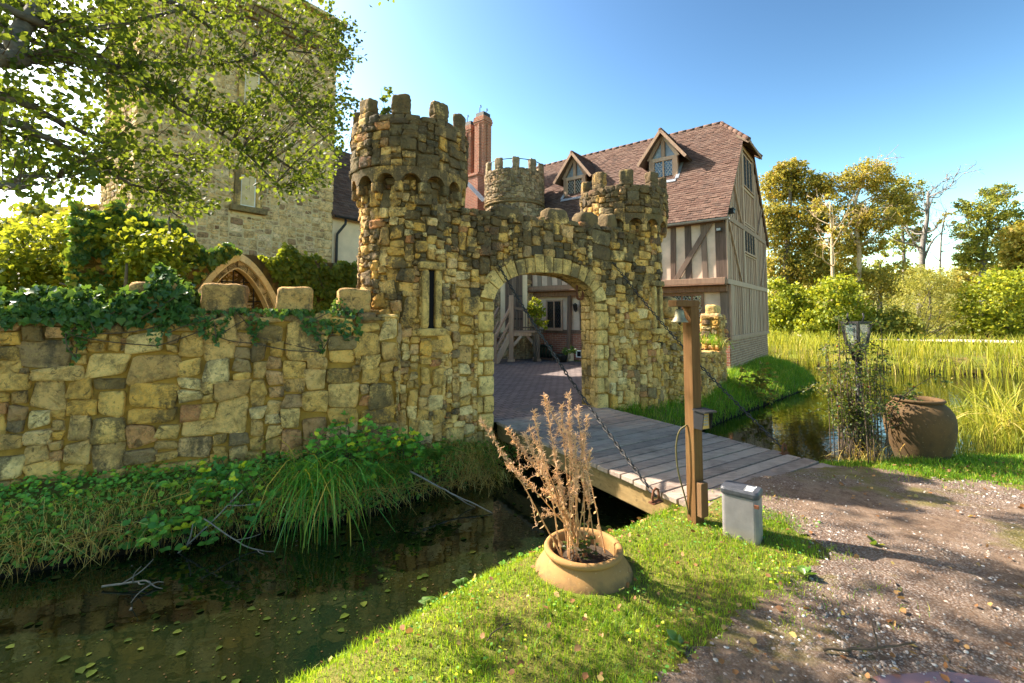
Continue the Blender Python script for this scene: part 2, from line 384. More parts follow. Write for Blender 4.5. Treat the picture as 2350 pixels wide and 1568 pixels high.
M['float'] = leaf_mat('floating_leaf', [(0, (0.017, 0.032, 0.004)), (.5, (0.033, 0.056, 0.007)), (.75, (0.053, 0.071, 0.011)), (.86, (0.050, 0.026, 0.011)), (1, (0.099, 0.060, 0.029))], .1, .9, (.2, .25, .05), .05)
M['fern'] = leaf_mat('fern_leaf', [(0, (.04, .12, .015)), (.6, (.08, .18, .02)), (1, (.16, .22, .03))], .4, .55, (.35, .5, .04))
M['bark'] = flat('bark', (.10, .085, .065), .95, nz=25, var=.45, bump=.8)
M['bark_pale'] = flat('bark_pale', (.36, .28, .18), .95, nz=14, var=.3, bump=.6)
M['bark_grey'] = flat('bark_grey', (.16, .15, .14), .95, nz=14, var=.4, bump=.6)
M['twig'] = flat('twig', (.085, .06, .04), .9, nz=25, var=.4)
M['dead_wood'] = flat('dead_wood', (.26, .22, .17), .9, nz=18, var=.35)
# ------------------------------------------------------------------ rubble masonry
def pack(S0, S1, Z0, Z1, cell, sizes, ok=None, seed=1):
    """random rubble: fill a grid with rectangles, low rows first. sizes: (w, h, weight) in metres"""
    r = np.random.default_rng(seed)
    nx, nz = int(round((S1 - S0) / cell)), int(round((Z1 - Z0) / cell))
    gx = S0 + (np.arange(nx) + .5) * cell; gz = Z0 + (np.arange(nz) + .5) * cell
    free = np.ones((nx, nz), bool)
    if ok is not None:
        A, B = np.meshgrid(gx, gz, indexing='ij'); free &= ok(A, B)
    W = np.array([s[2] for s in sizes], float); W /= W.sum(); out = []
    for k in range(nz):
        i = 0
        while i < nx:
            if not free[i, k]: i += 1; continue
            w_, h_, _ = sizes[r.choice(len(sizes), p=W)]
            w_ = max(1, int(round(w_ * r.uniform(.75, 1.3) / cell))); h_ = max(1, int(round(h_ * r.uniform(.75, 1.3) / cell)))
            a = 0
            while a < w_ and i + a < nx and free[i + a, k]: a += 1
            if a < .6 * w_: h_ = max(1, min(h_, int(a * 1.15)))
            nxt = i + a
            if nxt < nx and free[nxt, k] and nxt + 1 < nx and not free[nxt + 1, k]: a += 1   # no slivers
            b = 1
            while b < h_ and k + b < nz and free[i:i + a, k + b].all(): b += 1
            free[i:i + a, k:k + b] = False
            out.append((S0 + i * cell, Z0 + k * cell, a * cell, b * cell)); i += a
    return out

def stones(mb, rects, fmap, depth=(.02, .06), gap=.018, n=14, e=.45, mi=1, seed=1, jit=.16, tintf=None, rough=.0095, back=-.02):
    r = np.random.default_rng(seed); m = len(rects)
    if m == 0: return
    R = np.array(rects)
    th = np.arange(n) * 2 * pi / n + .05
    cx = np.sign(np.cos(th)) * np.abs(np.cos(th)) ** e; cz = np.sign(np.sin(th)) * np.abs(np.sin(th)) ** e
    w_, h_ = R[:, 2] - gap * r.uniform(.5, 1.6, m), R[:, 3] - gap * r.uniform(.5, 1.6, m)
    w_ = np.maximum(w_, .02); h_ = np.maximum(h_, .015)
    C = np.stack([R[:, 0] + R[:, 2] / 2, R[:, 1] + R[:, 3] / 2], 1)
    mn = np.minimum(w_, h_)
    # corner jitter (bilinear)
    jc = r.uniform(-.85, .75, (m, 2, 2, 2)) * jit * mn[:, None, None, None]
    D = r.uniform(*depth, m)
    rad = 1 + r.uniform(-.05, .045, (m, n))
    tilt = r.uniform(-.25, .25, (m, 2)) * D[:, None]
    rings = [(1.0, None), (.995, .66), (.93, .95), (.62, 1.0)]
    Vs = []
    fx, fz = (cx + 1) / 2, (cz + 1) / 2
    def pos(scale, rad_):
        X = cx[None] * scale * rad_; Z = cz[None] * scale * rad_
        a = (X + 1) / 2; b = (Z + 1) / 2
        jx = (jc[:, 0, 0, 0, None] * (1 - a) * (1 - b) * -1 + jc[:, 1, 0, 0, None] * a * (1 - b) + jc[:, 0, 1, 0, None] * (1 - a) * b * -1 + jc[:, 1, 1, 0, None] * a * b)
        jz = (jc[:, 0, 0, 1, None] * (1 - a) * (1 - b) * -1 + jc[:, 1, 0, 1, None] * a * (1 - b) * -1 + jc[:, 0, 1, 1, None] * (1 - a) * b + jc[:, 1, 1, 1, None] * a * b)
        return C[:, 0, None] + X * w_[:, None] / 2 + jx, C[:, 1, None] + Z * h_[:, None] / 2 + jz, X, Z
    for sc, df in rings:
        S, Z, X, Y = pos(sc, rad)
        d = np.full_like(S, back) if df is None else D[:, None] * df + (tilt[:, 0, None] * X + tilt[:, 1, None] * Y) * df + r.normal(0, rough, S.shape) * df
        Vs.append(fmap(S, Z, d))
    ctr = fmap(C[:, 0, None], C[:, 1, None], (D * 1.02 + r.normal(0, rough, m))[:, None])
    P = np.concatenate([np.stack(Vs, 1).reshape(m, 4 * n, 3), ctr.reshape(m, 1, 3)], 1)
    F = []
    for k in range(3):
        for j in range(n): F.append((k * n + j, k * n + (j + 1) % n, (k + 1) * n + (j + 1) % n, (k + 1) * n + j))
    F = np.array(F); T = np.array([(3 * n + j, 3 * n + (j + 1) % n, 4 * n) for j in range(n)])
    # orientation: make faces look along +D
    p0 = P[0]; a, b, c = p0[3 * n], p0[3 * n + 1], p0[4 * n]
    out = fmap(np.array([[C[0, 0]]]), np.array([[C[0, 1]]]), np.array([[1.0]])).reshape(3) - fmap(np.array([[C[0, 0]]]), np.array([[C[0, 1]]]), np.array([[0.0]])).reshape(3)
    if np.dot(np.cross(b - a, c - a), out) < 0: F = F[:, ::-1]; T = T[:, ::-1]
    nv = 4 * n + 1; off = (np.arange(m) * nv)[:, None, None]
    t = np.stack([r.random(m), r.random(m), r.random(m)], 1)
    if tintf is not None: t = tintf(C, t)
    Ct = np.repeat(t, nv, 0)
    mb.add(P.reshape(-1, 3), [tuple(x) for x in (F[None] + off).reshape(-1, 4).tolist()] + [tuple(x) for x in (T[None] + off).reshape(-1, 3).tolist()], Ct, mi, True)

def rock(mb, c, ax, sz, seed=0, rnd=.55, amp=.08, C=None, mi=0, n=7):
    """one rounded block of stone: cube pushed towards a ball, knocked about by noise"""
    r = np.random.default_rng(seed + 1000)
    ax = [nrm(a) for a in ax]; g = np.linspace(-1, 1, n); V = {}; L = []; F = []
    def vid(p):
        k = tuple(np.round(p, 4))
        if k not in V: V[k] = len(L); L.append(np.array(p, float))
        return V[k]
    for a in range(3):
        for sg in (-1, 1):
            for i in range(n - 1):
                for j in range(n - 1):
                    q = []
                    for u, v in ((i, j), (i + 1, j), (i + 1, j + 1), (i, j + 1)):
                        p = np.zeros(3); p[a] = sg; p[(a + 1) % 3] = g[u]; p[(a + 2) % 3] = g[v]; q.append(vid(p))
                    F.append(tuple(q) if sg > 0 else tuple(q[::-1]))
    P = np.array(L); ln = np.linalg.norm(P, axis=1)[:, None]
    # superquadric-like rounding
    pw = 2 + 8 * (1 - rnd) ** 1.5
    ln = (np.abs(P) ** pw).sum(1)[:, None] ** (1 / pw)
    P = P / ln
    o = r.uniform(0, 50, 3)
    d = np.array([mnoise.noise(Vector(p * 1.3 + o)) + .5 * mnoise.noise(Vector(p * 3.1 + o)) for p in P])
    P = P * (1 + amp * d[:, None])
    W = np.asarray(c, float) + (P[:, :1] * ax[0] * sz[0] + P[:, 1:2] * ax[1] * sz[1] + P[:, 2:] * ax[2] * sz[2]) / 2
    if np.dot(np.cross(ax[0], ax[1]), ax[2]) < 0: F = [f[::-1] for f in F]
    if C is None: C = r.random(3)
    mb.add(W, F, C, mi, True)

def planar(o, u, nrm_):
    o, u, nn = [np.asarray(x, float) for x in (o, u, nrm_)]
    def f(S, Z, D): return o + S[..., None] * u + Z[..., None] * V3(0, 0, 1) + D[..., None] * nn
    return f
def cyl(c, r0):
    c = np.asarray(c, float)
    def f(S, Z, D):
        a = S / r0; R = r0 + D
        return np.stack([c[0] + R * np.cos(a), c[1] + R * np.sin(a), c[2] + Z], -1)
    return f

# ------------------------------------------------------------------ frames
GU, GN = V3(.8582, .5134, 0), V3(.5134, -.8582, 0)           # along the gate front, and out of it
GO = V3(-.281, 7.097, 0)
def G(s, d, z): return GO + GU * s - GN * d + V3(0, 0, z)     # d runs into the wall
UP = V3(0, 0, 1)

# ------------------------------------------------------------------ gatehouse
gh = thing('gatehouse', 'weathered ochre stone gatehouse with two round towers and an arch over the drawbridge', 'gatehouse', GO)
AW, ZS, ZA = 2.10, 1.86, 2.36
def arch_pt(t, off=0.0):
    """intrados of the flat four-centred arch, t 0..1, pushed out by off"""
    def p(t):
        x = t * AW
        q = abs(2 * t - 1)
        z = ZS + (ZA - ZS) * (1 - q ** 2.6) ** (1 / 1.75)
        return np.array([x, z])
    a = p(t); b = p(min(1, t + .004)); c = p(max(0, t - .004)); d = nrm(b - c); nn = np.array([-d[1], d[0]])
    return a + nn * off
arcT = (1 - np.cos(np.linspace(0, pi, 25))) / 2
ARC = np.array([arch_pt(t) for t in arcT])
def z_in(s):   # opening height at s
    return np.interp(s, ARC[:, 0], ARC[:, 1])
ZT = 3.22
mb = MB()
outl = [(-1.1, -.75)] + [(0, -.75)] + [tuple(a) for a in ARC] + [(AW, -.75), (3.6, -.75)]
top = [(s, ZT + .03 * sin(7 * s) + .03 * sin(17.3 * s + 1)) for s in np.linspace(3.6, -1.1, 24)]
P = [G(s, .035, z) for s, z in outl + top]
mb.prism(P, -GN * .40, (.5, .5, .5), 0)
VH = .27
def ext_z(s): # extrados height
    return z_in(np.clip(s, 0, AW)) + VH
QW = .30
SL = [(-1.075, 1.46, 2.29), (3.42, 1.39, 2.20)]    # arrow slits: s, z0, z1
def gate_ok(S, Z):
    ok = ~((S > -.02) & (S < AW + .02) & (Z < ext_z(S)))
    ok &= ~((S > -.24) & (S < AW + .24) & (Z > ZS - .1) & (Z < np.interp(S, [-.24, 0.0, AW, AW + .24], [ZS + .12, ext_z(.05), ext_z(AW - .05), ZS + .12])))
    ok &= ~((np.abs(S + QW / 2 - .02) < QW / 2) & (Z < ZS - .1)) & ~((np.abs(S - AW - QW / 2 + .02) < QW / 2) & (Z < ZS - .1))
    return ok & (Z < ZT + .02 * np.sin(9 * S))
szs = [(.19, .13, 5), (.14, .10, 3), (.25, .17, 3), (.11, .08, 2), (.33, .24, 1.5), (.22, .25, .9), (.46, .34, .35)]
fm = planar(G(0, .035, 0), GU, GN)
def gate_tint(C, t):
    hi = np.clip((C[:, 1] - .8) / 2, 0, 1)
    t[:, 1] = np.clip(t[:, 1] * .95 + hi * .25 - .05, 0, 1)
    lo = (C[:, 1] < 1.2) & (C[:, 0] > -.9) & (t[:, 2] < .55); t[lo, 0] = .60 + .22 * t[lo, 0]
    return t
stones(mb, pack(-1.0, 3.45, -.7, ZT, .03, szs, gate_ok, 5), fm, (.02, .07), .003, 16, .34, 1, 11, .24, tintf=gate_tint)
# ragged top course
r_ = np.random.default_rng(3)
s = -.55
while s < 2.75:
    w_ = r_.uniform(.14, .32)
    rock(mb, G(s + w_ / 2, .22, ZT + .02), (GU, GN, UP), (w_ * .96, .40, r_.uniform(.10, .18)), int(s * 97) + 5, .42, .14, (r_.random(), r_.uniform(.3, .9), .5), 1)
    s += w_
# soffit and jamb reveals, courses five deep
dl = np.hypot(*np.diff(ARC, axis=0).T); cs = np.concatenate([[0], np.cumsum(dl)]); LA = cs[-1]
HJ = ZS + .75
tot = HJ * 2 + LA
def soff(S, Z, D):
    q = np.clip(S, 0, tot); x = np.where(q < HJ, 0, np.where(q > HJ + LA, AW, np.interp(q - HJ, cs, ARC[:, 0])))
    z = np.where(q < HJ, -.75 + q, np.where(q > HJ + LA, ZS - (q - HJ - LA), np.interp(q - HJ, cs, ARC[:, 1])))
    nx = np.where(q < HJ, 1., np.where(q > HJ + LA, -1., np.interp(q - HJ, cs, np.cos(pi * cs / LA))))
    nz = np.where(q < HJ, 0., np.where(q > HJ + LA, 0., -np.interp(q - HJ, cs, np.sin(pi * cs / LA))))
    return GO + (x + nx * D)[..., None] * GU - (.06 + Z)[..., None] * GN + (z + nz * D)[..., None] * UP
stones(mb, pack(0, tot, 0, .38, .02, [(.15, .12, 3), (.19, .13, 3), (.24, .13, 1.5)], None, 8), soff, (.006, .014), .012, 12, .35, 2, 12, jit=.06, rough=.002)
# back face of the wall
fmb = planar(G(AW, .435, 0), -GU, -GN)
stones(mb, pack(-1.0, 2.9, 0, ZT, .05, [(.25, .18, 3), (.18, .12, 2), (.32, .22, 1)], lambda S, Z: gate_ok(AW - S, Z), 15), fmb, (.015, .04), .02, 10, .5, 1, 13)
mb.build('curtain_wall', [M['mortar'], M['gate_stone'], M['dressed']], gh)
# dressed arch ring
mb = MB(); nvs = 15
for k in range(nvs):
    t0, t1 = k / nvs, (k + 1) / nvs
    tt = np.linspace(t0, t1, 4) + np.array([.002, 0, 0, -.002])
    tt = (1 - np.cos(np.clip(tt, 0, 1) * pi)) / 2 * .55 + np.clip(tt, 0, 1) * .45
    kh = VH * r_.uniform(.85, 1.12) if k != nvs // 2 else VH * 1.25
    I = [arch_pt(t, -.004) for t in tt]; E_ = [arch_pt(t, kh) for t in tt[::-1]]
    o = r_.uniform(-.012, .0)
    mb.prism([G(p[0], -.01 + o, p[1]) for p in I + E_], -GN * (.12), (r_.random(), r_.random() * .7 + .15, .5))
mb.build('arch_ring', M['dressed'], gh, bevel=.012)
for side in (0, 1):
    mb = MB(); z = -.75; k = 0
    while z < ZS - .03:
        h_ = min(r_.uniform(.2, .36), ZS - z)
        wq = (QW - .03) if (k % 2 == 0) else .17
        wq *= r_.uniform(.92, 1.05)
        c = (-wq / 2 + .004) if side == 0 else AW + wq / 2 - .004
        rock(mb, G(c, .09 + r_.uniform(-.006, .006), z + h_ / 2), (GU, GN, UP), (wq, .21, h_ - .014), 40 + k + side * 50, .03, .012, (r_.random(), r_.random() * .6, .5), n=7)
        if k % 2: 
            c2 = -.235 if side == 0 else AW + .235
            rock(mb, G(c2, .055, z + h_ / 2), (GU, GN, UP), (.11, .12, h_ - .03), 80 + k, .4, .06, (r_.random(), .3, .5))
        z += h_; k += 1
    mb.build('jamb', M['dressed'], gh)
# boulders along the top
for (px, py, wd, hh, sd) in ((1160, 470, .50, .26, 1), (1270, 482, .52, .34, 2), (1343, 495, .48, .36, 3), (1392, 492, .30, .40, 5), (1430, 500, .36, .34, 4)):
    P0 = ray(px, py); tt = (np.dot(GN, G(0, .2, 0) - V3(0, 0, EZ))) / np.dot(GN, P0); c = V3(0, 0, EZ) + P0 * tt
    mb = MB(); rock(mb, (c[0], c[1], ZT + hh * .38), (GU, GN, UP), (wd, .36, hh), 200 + sd, .75, .13, (.55 + .03 * sd, .75, .5), n=8)
    mb.build('coping_boulder', M['gate_stone'], gh)

def tower(ctr, R, RP, z0, zc, zp, zm, nm_merl, seed, phase, slit=None, mats=('mortar', 'gate_stone', 'dressed'), hosts=None, merl=(.24, .17), corbel=True):
    """round tower: rubble body, corbel table of little arches, overhanging parapet, merlons"""
    c = np.asarray(ctr, float); r = np.random.default_rng(seed)
    e = bpy.data.objects.new('round_tower', None); COL.objects.link(e); e.empty_display_size = .1
    e.parent = hosts; e.location = c - ORG[hosts]; ORG[e] = c.copy()
    ms = [M[k] for k in mats]
    def ringband(mb, r0, r1, za, zb, n=64, mi=0):
        a = np.arange(n) * 2 * pi / n
        o = np.stack([np.cos(a), np.sin(a)], 1)
        Vv = [np.column_stack([c[0] + o[:, 0] * rr, c[1] + o[:, 1] * rr, np.full(n, zz)]) for rr, zz in ((r1, za), (r1, zb), (r0, zb), (r0, za))]
        F = [(k * n + j, k * n + (j + 1) % n, ((k + 1) % 4) * n + (j + 1) % n, ((k + 1) % 4) * n + j) for k in range(4) for j in range(n)]
        mb.add(np.vstack(Vv), F, None, mi, False)
    mb = MB(); ringband(mb, R - .22, R - .02, z0, zc + .15)
    szs_ = [(.17, .12, 5), (.12, .09, 3), (.24, .17, 2.5), (.20, .22, 1), (.34, .26, .4)]
    def bok(S, Z):
        ok = np.ones_like(S, bool)
        if slit:
            ok &= ~((np.abs(S - slit[0]) < slit[3] / 2 + .095) & (Z > slit[1] - .13) & (Z < slit[2] + .13))
        return ok
    def tf(C, t):
        t[:, 1] = np.clip(t[:, 1] * .85 + .12 * (C[:, 1] > 2), 0, 1); return t
    stones(mb, pack(0, 2 * pi * R, z0, zc + .1, .03, szs_, bok, seed), cyl((c[0], c[1], 0), R - .015), (.012, .06), .003, 16, .34, 1, seed + 1, .24, tintf=tf)
    body = mb.build('tower_body', ms, e)
    if slit:
        s0, z0_, z1_, w_ = slit; mb = MB(); f = cyl((c[0], c[1], 0), R)
        a = s0 / R; o = V3(cos(a), sin(a), 0); tdir = V3(-sin(a), cos(a), 0); b0 = c * V3(1, 1, 0) + o * (R + .005)
        for sg in (-1, 1):
            rock(mb, b0 + tdir * sg * (w_ / 2 + .05) + UP * (z0_ + z1_) / 2, (tdir, o, UP), (.095, .13, z1_ - z0_), 300 + seed + sg, .02, .02, (.35, .72, .5), n=7)
        rock(mb, b0 + UP * (z1_ + .055), (tdir, o, UP), (w_ + .30, .18, .11), 310 + seed, .04, .03, (.4, .8, .5), n=6)
        rock(mb, b0 + UP * (z0_ - .055) + o * .01, (tdir, o, UP), (w_ + .32, .20, .11), 320 + seed, .04, .03, (.4, .5, .5), n=6)
        mb.box(b0 - o * .02 + UP * (z0_ + z1_) / 2, (tdir, o, UP), (w_ + .02, .03, z1_ - z0_), None, 1)  # solid black panel, the darkness inside the slit put into its colour
        mb.build('slit_window', [M['dressed'], M['black_panel']], e)
    nA = max(8, int(round(2 * pi * RP / .36)))
    if corbel:
        mb = MB(); zt = zc + .25; per = 12; nn = nA * per; V0 = []
        for k in range(nn + 1):
            a = phase + 2 * pi * k / nn; q = (k % per) / per
            zz = zc + .04 + (.115 * sqrt(max(0, 1 - ((q - .5) / .36) ** 2)) if abs(q - .5) < .36 else 0)
            V0.append((a, zz))
        Vv = []
        for rr in (RP, RP - .15):
            for a, zz in V0: Vv.append((c[0] + rr * cos(a), c[1] + rr * sin(a), zz))
        for rr in (RP + .012, RP - .15):
            for a, zz in V0: Vv.append((c[0] + rr * cos(a), c[1] + rr * sin(a), zt))
        n1 = nn + 1; F = []
        for k in range(nn):
            F += [(k, k + 1, 2 * n1 + k + 1, 2 * n1 + k), (k + 1, k, n1 + k, n1 + k + 1), (2 * n1 + k, 2 * n1 + k + 1, 3 * n1 + k + 1, 3 * n1 + k)]
        cc = np.array([[.3 + .4 * ((int(k % n1 / per) * 37 % 11) / 11), .25 + .6 * ((int(k % n1 / per) * 53 % 7) / 7), .5] for k in range(4 * n1)])
        mb.add(Vv, F, cc, 0, False)
        for k in range(nA):
            a = phase + 2 * pi * k / nA; o = V3(cos(a), sin(a), 0); td = V3(-sin(a), cos(a), 0)
            rock(mb, c * V3(1, 1, 0) + o * (RP - .085) + UP * (zc - .02), (td, o, UP), (.105, .16, .15), 400 + k + seed, .3, .06, (r.random(), .3, .5))
            rock(mb, c * V3(1, 1, 0) + o * (RP - .125) + UP * (zc - .13), (td, o, UP), (.09, .10, .12), 430 + k + seed, .5, .06, (r.random(), .2, .5))
        mb.build('corbel_table', M['gate_stone'], e)
    mb = MB(); zb = zc + (.25 if corbel else .0); ringband(mb, RP - .17, RP - .02, zb, zp - .03)
    stones(mb, pack(0, 2 * pi * RP, zb, zp, .03, [(.21, .13, 4), (.15, .10, 3), (.28, .17, 2), (.12, .12, 1)], None, seed + 7), cyl((c[0], c[1], 0), RP - .015), (.012, .05), .003, 16, .32, 1, seed + 8, .2,
           tintf=lambda C, t: np.column_stack([t[:, 0], np.clip(t[:, 1] * .95 + .06, 0, 1), t[:, 2]]))
    k = 0; a = 0
    while a < 2 * pi - .05:
        da = r.uniform(.16, .3); 
        if a + da > 2 * pi: da = 2 * pi - a
        o = V3(cos(a + da / 2), sin(a + da / 2), 0); td = V3(-o[1], o[0], 0)
        rock(mb, c * V3(1, 1, 0) + o * (RP - .08) + UP * (zp + .0), (td, o, UP), (da * RP * .97, .2, r.uniform(.09, .14)), 500 + k + seed, .4, .12, (r.random(), r.uniform(.3, .9), .5), 1)
        a += da; k += 1
    mb.build('parapet', ms, e)
    for k in range(nm_merl):
        a = phase + .16 + 2 * pi * k / nm_merl; o = V3(cos(a), sin(a), 0); td = V3(-o[1], o[0], 0)
        hh = (zm - zp) * r.uniform(.88, 1.08); ww = merl[0] * r.uniform(.9, 1.12)
        mb = MB(); cb = c * V3(1, 1, 0) + o * (RP - .085)
        rock(mb, cb + UP * (zp + .06 + hh * .10), (td, o, UP), (ww * .98, merl[1] * 1.05, hh * .28), 600 + k + seed, .3, .12, (r.random() * .6, .5, .5))
        rock(mb, cb + UP * (zp + .06 + hh * .2 + hh * .36), (td, o, UP), (ww, merl[1], hh * .76), 650 + k + seed, r.choice([.16, .24, .36]), .15, (r.random() * .7, r.uniform(.3, .75), .5), n=8)
        mb.build('merlon', M['gate_stone'] if mats[1] == 'gate_stone' else M[mats[1]], e)
    return e
TL = V3(-1.60, 7.042, 0); TR = V3(2.322, 9.388, 0)
def ang(c, p): return atan2(p[1] - c[1], p[0] - c[0]) % (2 * pi)
aL = ang(TL, G(-1.075, -.05, 0)); aR = ang(TR, G(3.42 + .12, -.05, 0))
tower(TL, .715, .865, -.75, 3.46, 4.40, 4.72, 9, 21, aL + .62, (aL * .715, 1.46, 2.29, .10), hosts=gh)
tower(TR, .715, .865, -.75, 3.33, 4.08, 4.40, 9, 31, aR + .35, (aR * .715, 1.39, 2.20, .10), hosts=gh)

# ------------------------------------------------------------------ low moat walls and the broken pier beside the house
def wall_run(name, label, cat, A, B, z0, z1, th, seed, sizes, mats=('mortar', 'wall_stone'), topf=None, depth=(.02, .07), gap=.022, caps=None, cell=.035, e=.40, back=True, jit=.18):
    A, B = np.asarray(A, float), np.asarray(B, float); u = nrm(B - A); L = np.linalg.norm(B - A)
    nn = V3(u[1], -u[0], 0)
    t = thing(name, label, cat, (A + B) / 2 * V3(1, 1, 0) + UP * z0)
    mb = MB(); mb.box((A + B) / 2 * V3(1, 1, 0) - nn * (th / 2) + UP * (z0 + z1 - .03) / 2, (u, nn, UP), (L, th, z1 - .03 - z0), None, 0)
    tfn = (lambda S, Z: Z < topf(S)) if topf else None
    stones(mb, pack(0, L, z0, z1, cell, sizes, tfn, seed), planar(A * V3(1, 1, 0), u, nn), depth, gap, 18, e, 1, seed + 1, jit)
    for q, uu, nn_ in ((A * V3(1, 1, 0) - nn * th, nn, -u), (B * V3(1, 1, 0), -nn, u)): stones(mb, pack(0, th, z0, z1, .03, sizes, None, seed + 8), planar(q, uu, nn_), (.012, .04), gap, 12, e, 1, seed + 9)
    if back: stones(mb, pack(0, L, z0, z1, .05, [(.3, .2, 2), (.2, .14, 2)], None, seed + 3), planar(B * V3(1, 1, 0) - nn * th, -u, -nn), (.02, .05), .02, 10, .5, 1, seed + 5)
    r = np.random.default_rng(seed); s = 0.0; k = 0
    while s < L - .08:
        w_ = min(r.uniform(.16, .38), L - s)
        rock(mb, A * V3(1, 1, 0) + u * (s + w_ / 2) - nn * (th / 2) + UP * (z1 - .01), (u, nn, UP), (w_ * .97, th + .06, r.uniform(.09, .16)), seed * 10 + k, .35, .1, (r.random(), .6, .5), 1)
        s += w_; k += 1
    mb.build('masonry', [M[m] for m in mats], t)
    return t, u, nn
LU = V3(.927, .375, 0)
LA_ = V3(-1.55, 6.22, 0)
lw, lu, ln_ = wall_run('stone_wall', 'long low ochre rubble wall with square merlons beside the moat', 'wall', LA_ - LU * 7.2, LA_, -.75, 1.62, .40, 61,
    [(.38, .25, 4), (.28, .18, 4), (.50, .32, 2.4), (.20, .12, 2), (.42, .15, 1.5), (.56, .42, .9), (.16, .14, .8)], depth=(.03, .085), gap=.004, e=.27, jit=.24)
for (px, wd, hh) in ((518, .46, .36), (678, .42, .34), (812, .42, .33), (360, .46, .36)):
    P0 = ray(px, 690); tt = np.dot(ln_, LA_ - ln_ * .2 - V3(0, 0, EZ) * V3(1, 1, 0)) / np.dot(ln_, P0); c = P0 * tt
    mb = MB(); rock(mb, (c[0], c[1], 1.67 + hh / 2), (lu, ln_, UP), (wd, .36, hh), int(px), .12, .10, (.45, .55, .5), n=9)
    mb.build('merlon', M['wall_stone'], lw)
# stretch right of the gatehouse
pa = atz(1524, 912, 0); pb = atz(1600, 900, 0)
mw, mu, mn_ = wall_run('moat_wall', 'short rubble wall topped by one boulder right of the gatehouse', 'wall', pa - nrm(pb - pa) * .15, pb + nrm(pb - pa) * .12, -.7, 1.52, .34, 71, szs)
mb = MB(); c = atY(1531, 706, pa[1] + .2); rock(mb, c, (mu, mn_, UP), (.42, .36, .46), 71, .8, .1, (.5, .7, .5), n=8); mb.build('boulder', M['gate_stone'], mw)
pc = pb + nrm(pb - pa) * .12; pd = atz(1665, 880, -.1)
sw, su, sn = wall_run('ruined_wall', 'low broken rubble wall with grass on top between bell post and house', 'wall', pc, pd + (pd - pc) * .0, -.7, .78, .34, 81, szs)
pe = atz(1672, 868, -.1)
pr, pu, pn = wall_run('stone_pier', 'broken stone pier with two sunlit blocks on top against the house corner', 'pier', pd - nrm(pd - pc) * .3 - V3(.1, .1, 0), pd + nrm(pd - pc) * .32 - V3(.1, .1, 0), -.6, 1.62, .42, 91, szs)
for k, (o, sz_) in enumerate(((-.12, (.30, .28, .28)), (.17, (.24, .26, .26)))):
    mb = MB(); rock(mb, (pd + nrm(pd - pc) * o - V3(.1, .1, 0)) * V3(1, 1, 0) - pn * .2 + UP * 1.77, (pu, pn, UP), sz_, 95 + k, .4, .1, (.62, .15, .5), n=7); mb.build('block', M['dressed'], pr)
# ------------------------------------------------------------------ timber-framed house
HA, HB = V3(-.7864, .6177, 0), V3(.6177, .7864, 0)        # a: along the front away from the gable; b: in from the front
HO = V3(6.325, 13.286, 0)
def H(a, b, z): return HO + HA * a + HB * b + UP * z
house = thing('timber_framed_house', 'tall timber framed house with red tiled roof, two dormers and boarded gable', 'house', H(0, 0, -.3))
HL = 9.6; BE, ZE, BR, ZR = -.5, 4.45, 3.03, 8.62; BACK = 6.07
SL_ = hypot(BR - BE, ZR - ZE); CB, SB = (BR - BE) / SL_, (ZR - ZE) / SL_
def roofb(z): return BE + (z - ZE) / SB * CB
def tile_mat(name, stops, dark):
    n = NT(name); r, g, b = n.tint(); p = n.pos()
    c = n.ramp(r, stops)
    c = n.mix(n.math('MULTIPLY', n.step(n.noise(p, 1.3, 5, .6), .5, .75), .55), c, dark)
    c = n.mix(n.math('MULTIPLY', n.step(n.noise(p, 22, 4), .6, .75), .4), c, (.36, .30, .24))
    return n.done(n.bsdf(c, .9, n.bump(n.noise(p, 50, 4), .3, .01), spec=.15))
M['tile'] = tile_mat('roof_tile', [(0, (.080, .046, .036)), (.4, (.102, .060, .046)), (.75, (.13, .083, .064)), (1, (.064, .040, .033))], (.10, .07, .06))
def tiles(mb, o, U, W, N, L, Hh, mask=None, tw=.165, th=.108, seed=1, t=.016):
    """plain clay tiles laid in courses over a plane: o lower corner, U along the eave, W up the slope, N out"""
    r = np.random.default_rng(seed); nr = int(Hh / th) + 1; V = []; Cc = []
    for k in range(nr):
        y = k * th; x = -tw * (.5 if k % 2 else 0) ; wob = .006 * sin(k * .9)
        while x < L:
            x0, x1 = max(0, x), min(L, x + tw - .004)
            if x1 - x0 > .03 and (mask is None or mask((x0 + x1) / 2, y + th / 2)):
                l = r.normal(0, .0035); lf = .022 + r.normal(0, .004); s = r.normal(0, .004); j = wob + r.normal(0, .004)
                P = []
                for (xx, yy, nn) in ((x0, y + l + j, lf), (x1, y - l + j, lf + s), (x1, min(y + th * 1.35, Hh + .05), .006), (x0, min(y + th * 1.35, Hh + .05), .006)):
                    q = o + U * xx + W * yy
                    P += [q + N * (nn - t), q + N * nn]
                V.append(P); Cc.append((r.random(), r.random(), r.random()))
            x += tw
    m = len(V); V = np.array(V).reshape(-1, 3)
    q = np.array([(1, 3, 5, 7), (0, 2, 3, 1), (2, 4, 5, 3), (6, 0, 1, 7), (4, 6, 7, 5)])
    if np.dot(np.cross(U, W), N) < 0: q = q[:, ::-1]
    F = (q[None] + (np.arange(m) * 8)[:, None, None]).reshape(-1, 4)
    mb.add(V, F, np.repeat(np.array(Cc), 8, 0), 0, False)
mb = MB()
Wv = HB * CB + UP * SB; Nv = -HB * SB + UP * CB
hip_b, hip_z, hip_a, rid_a = 1.95, 7.40, -.33, .76
DORM = [(2.25, 1.19, .50), (5.80, 1.19, .50)]      # a centre, face b, half width
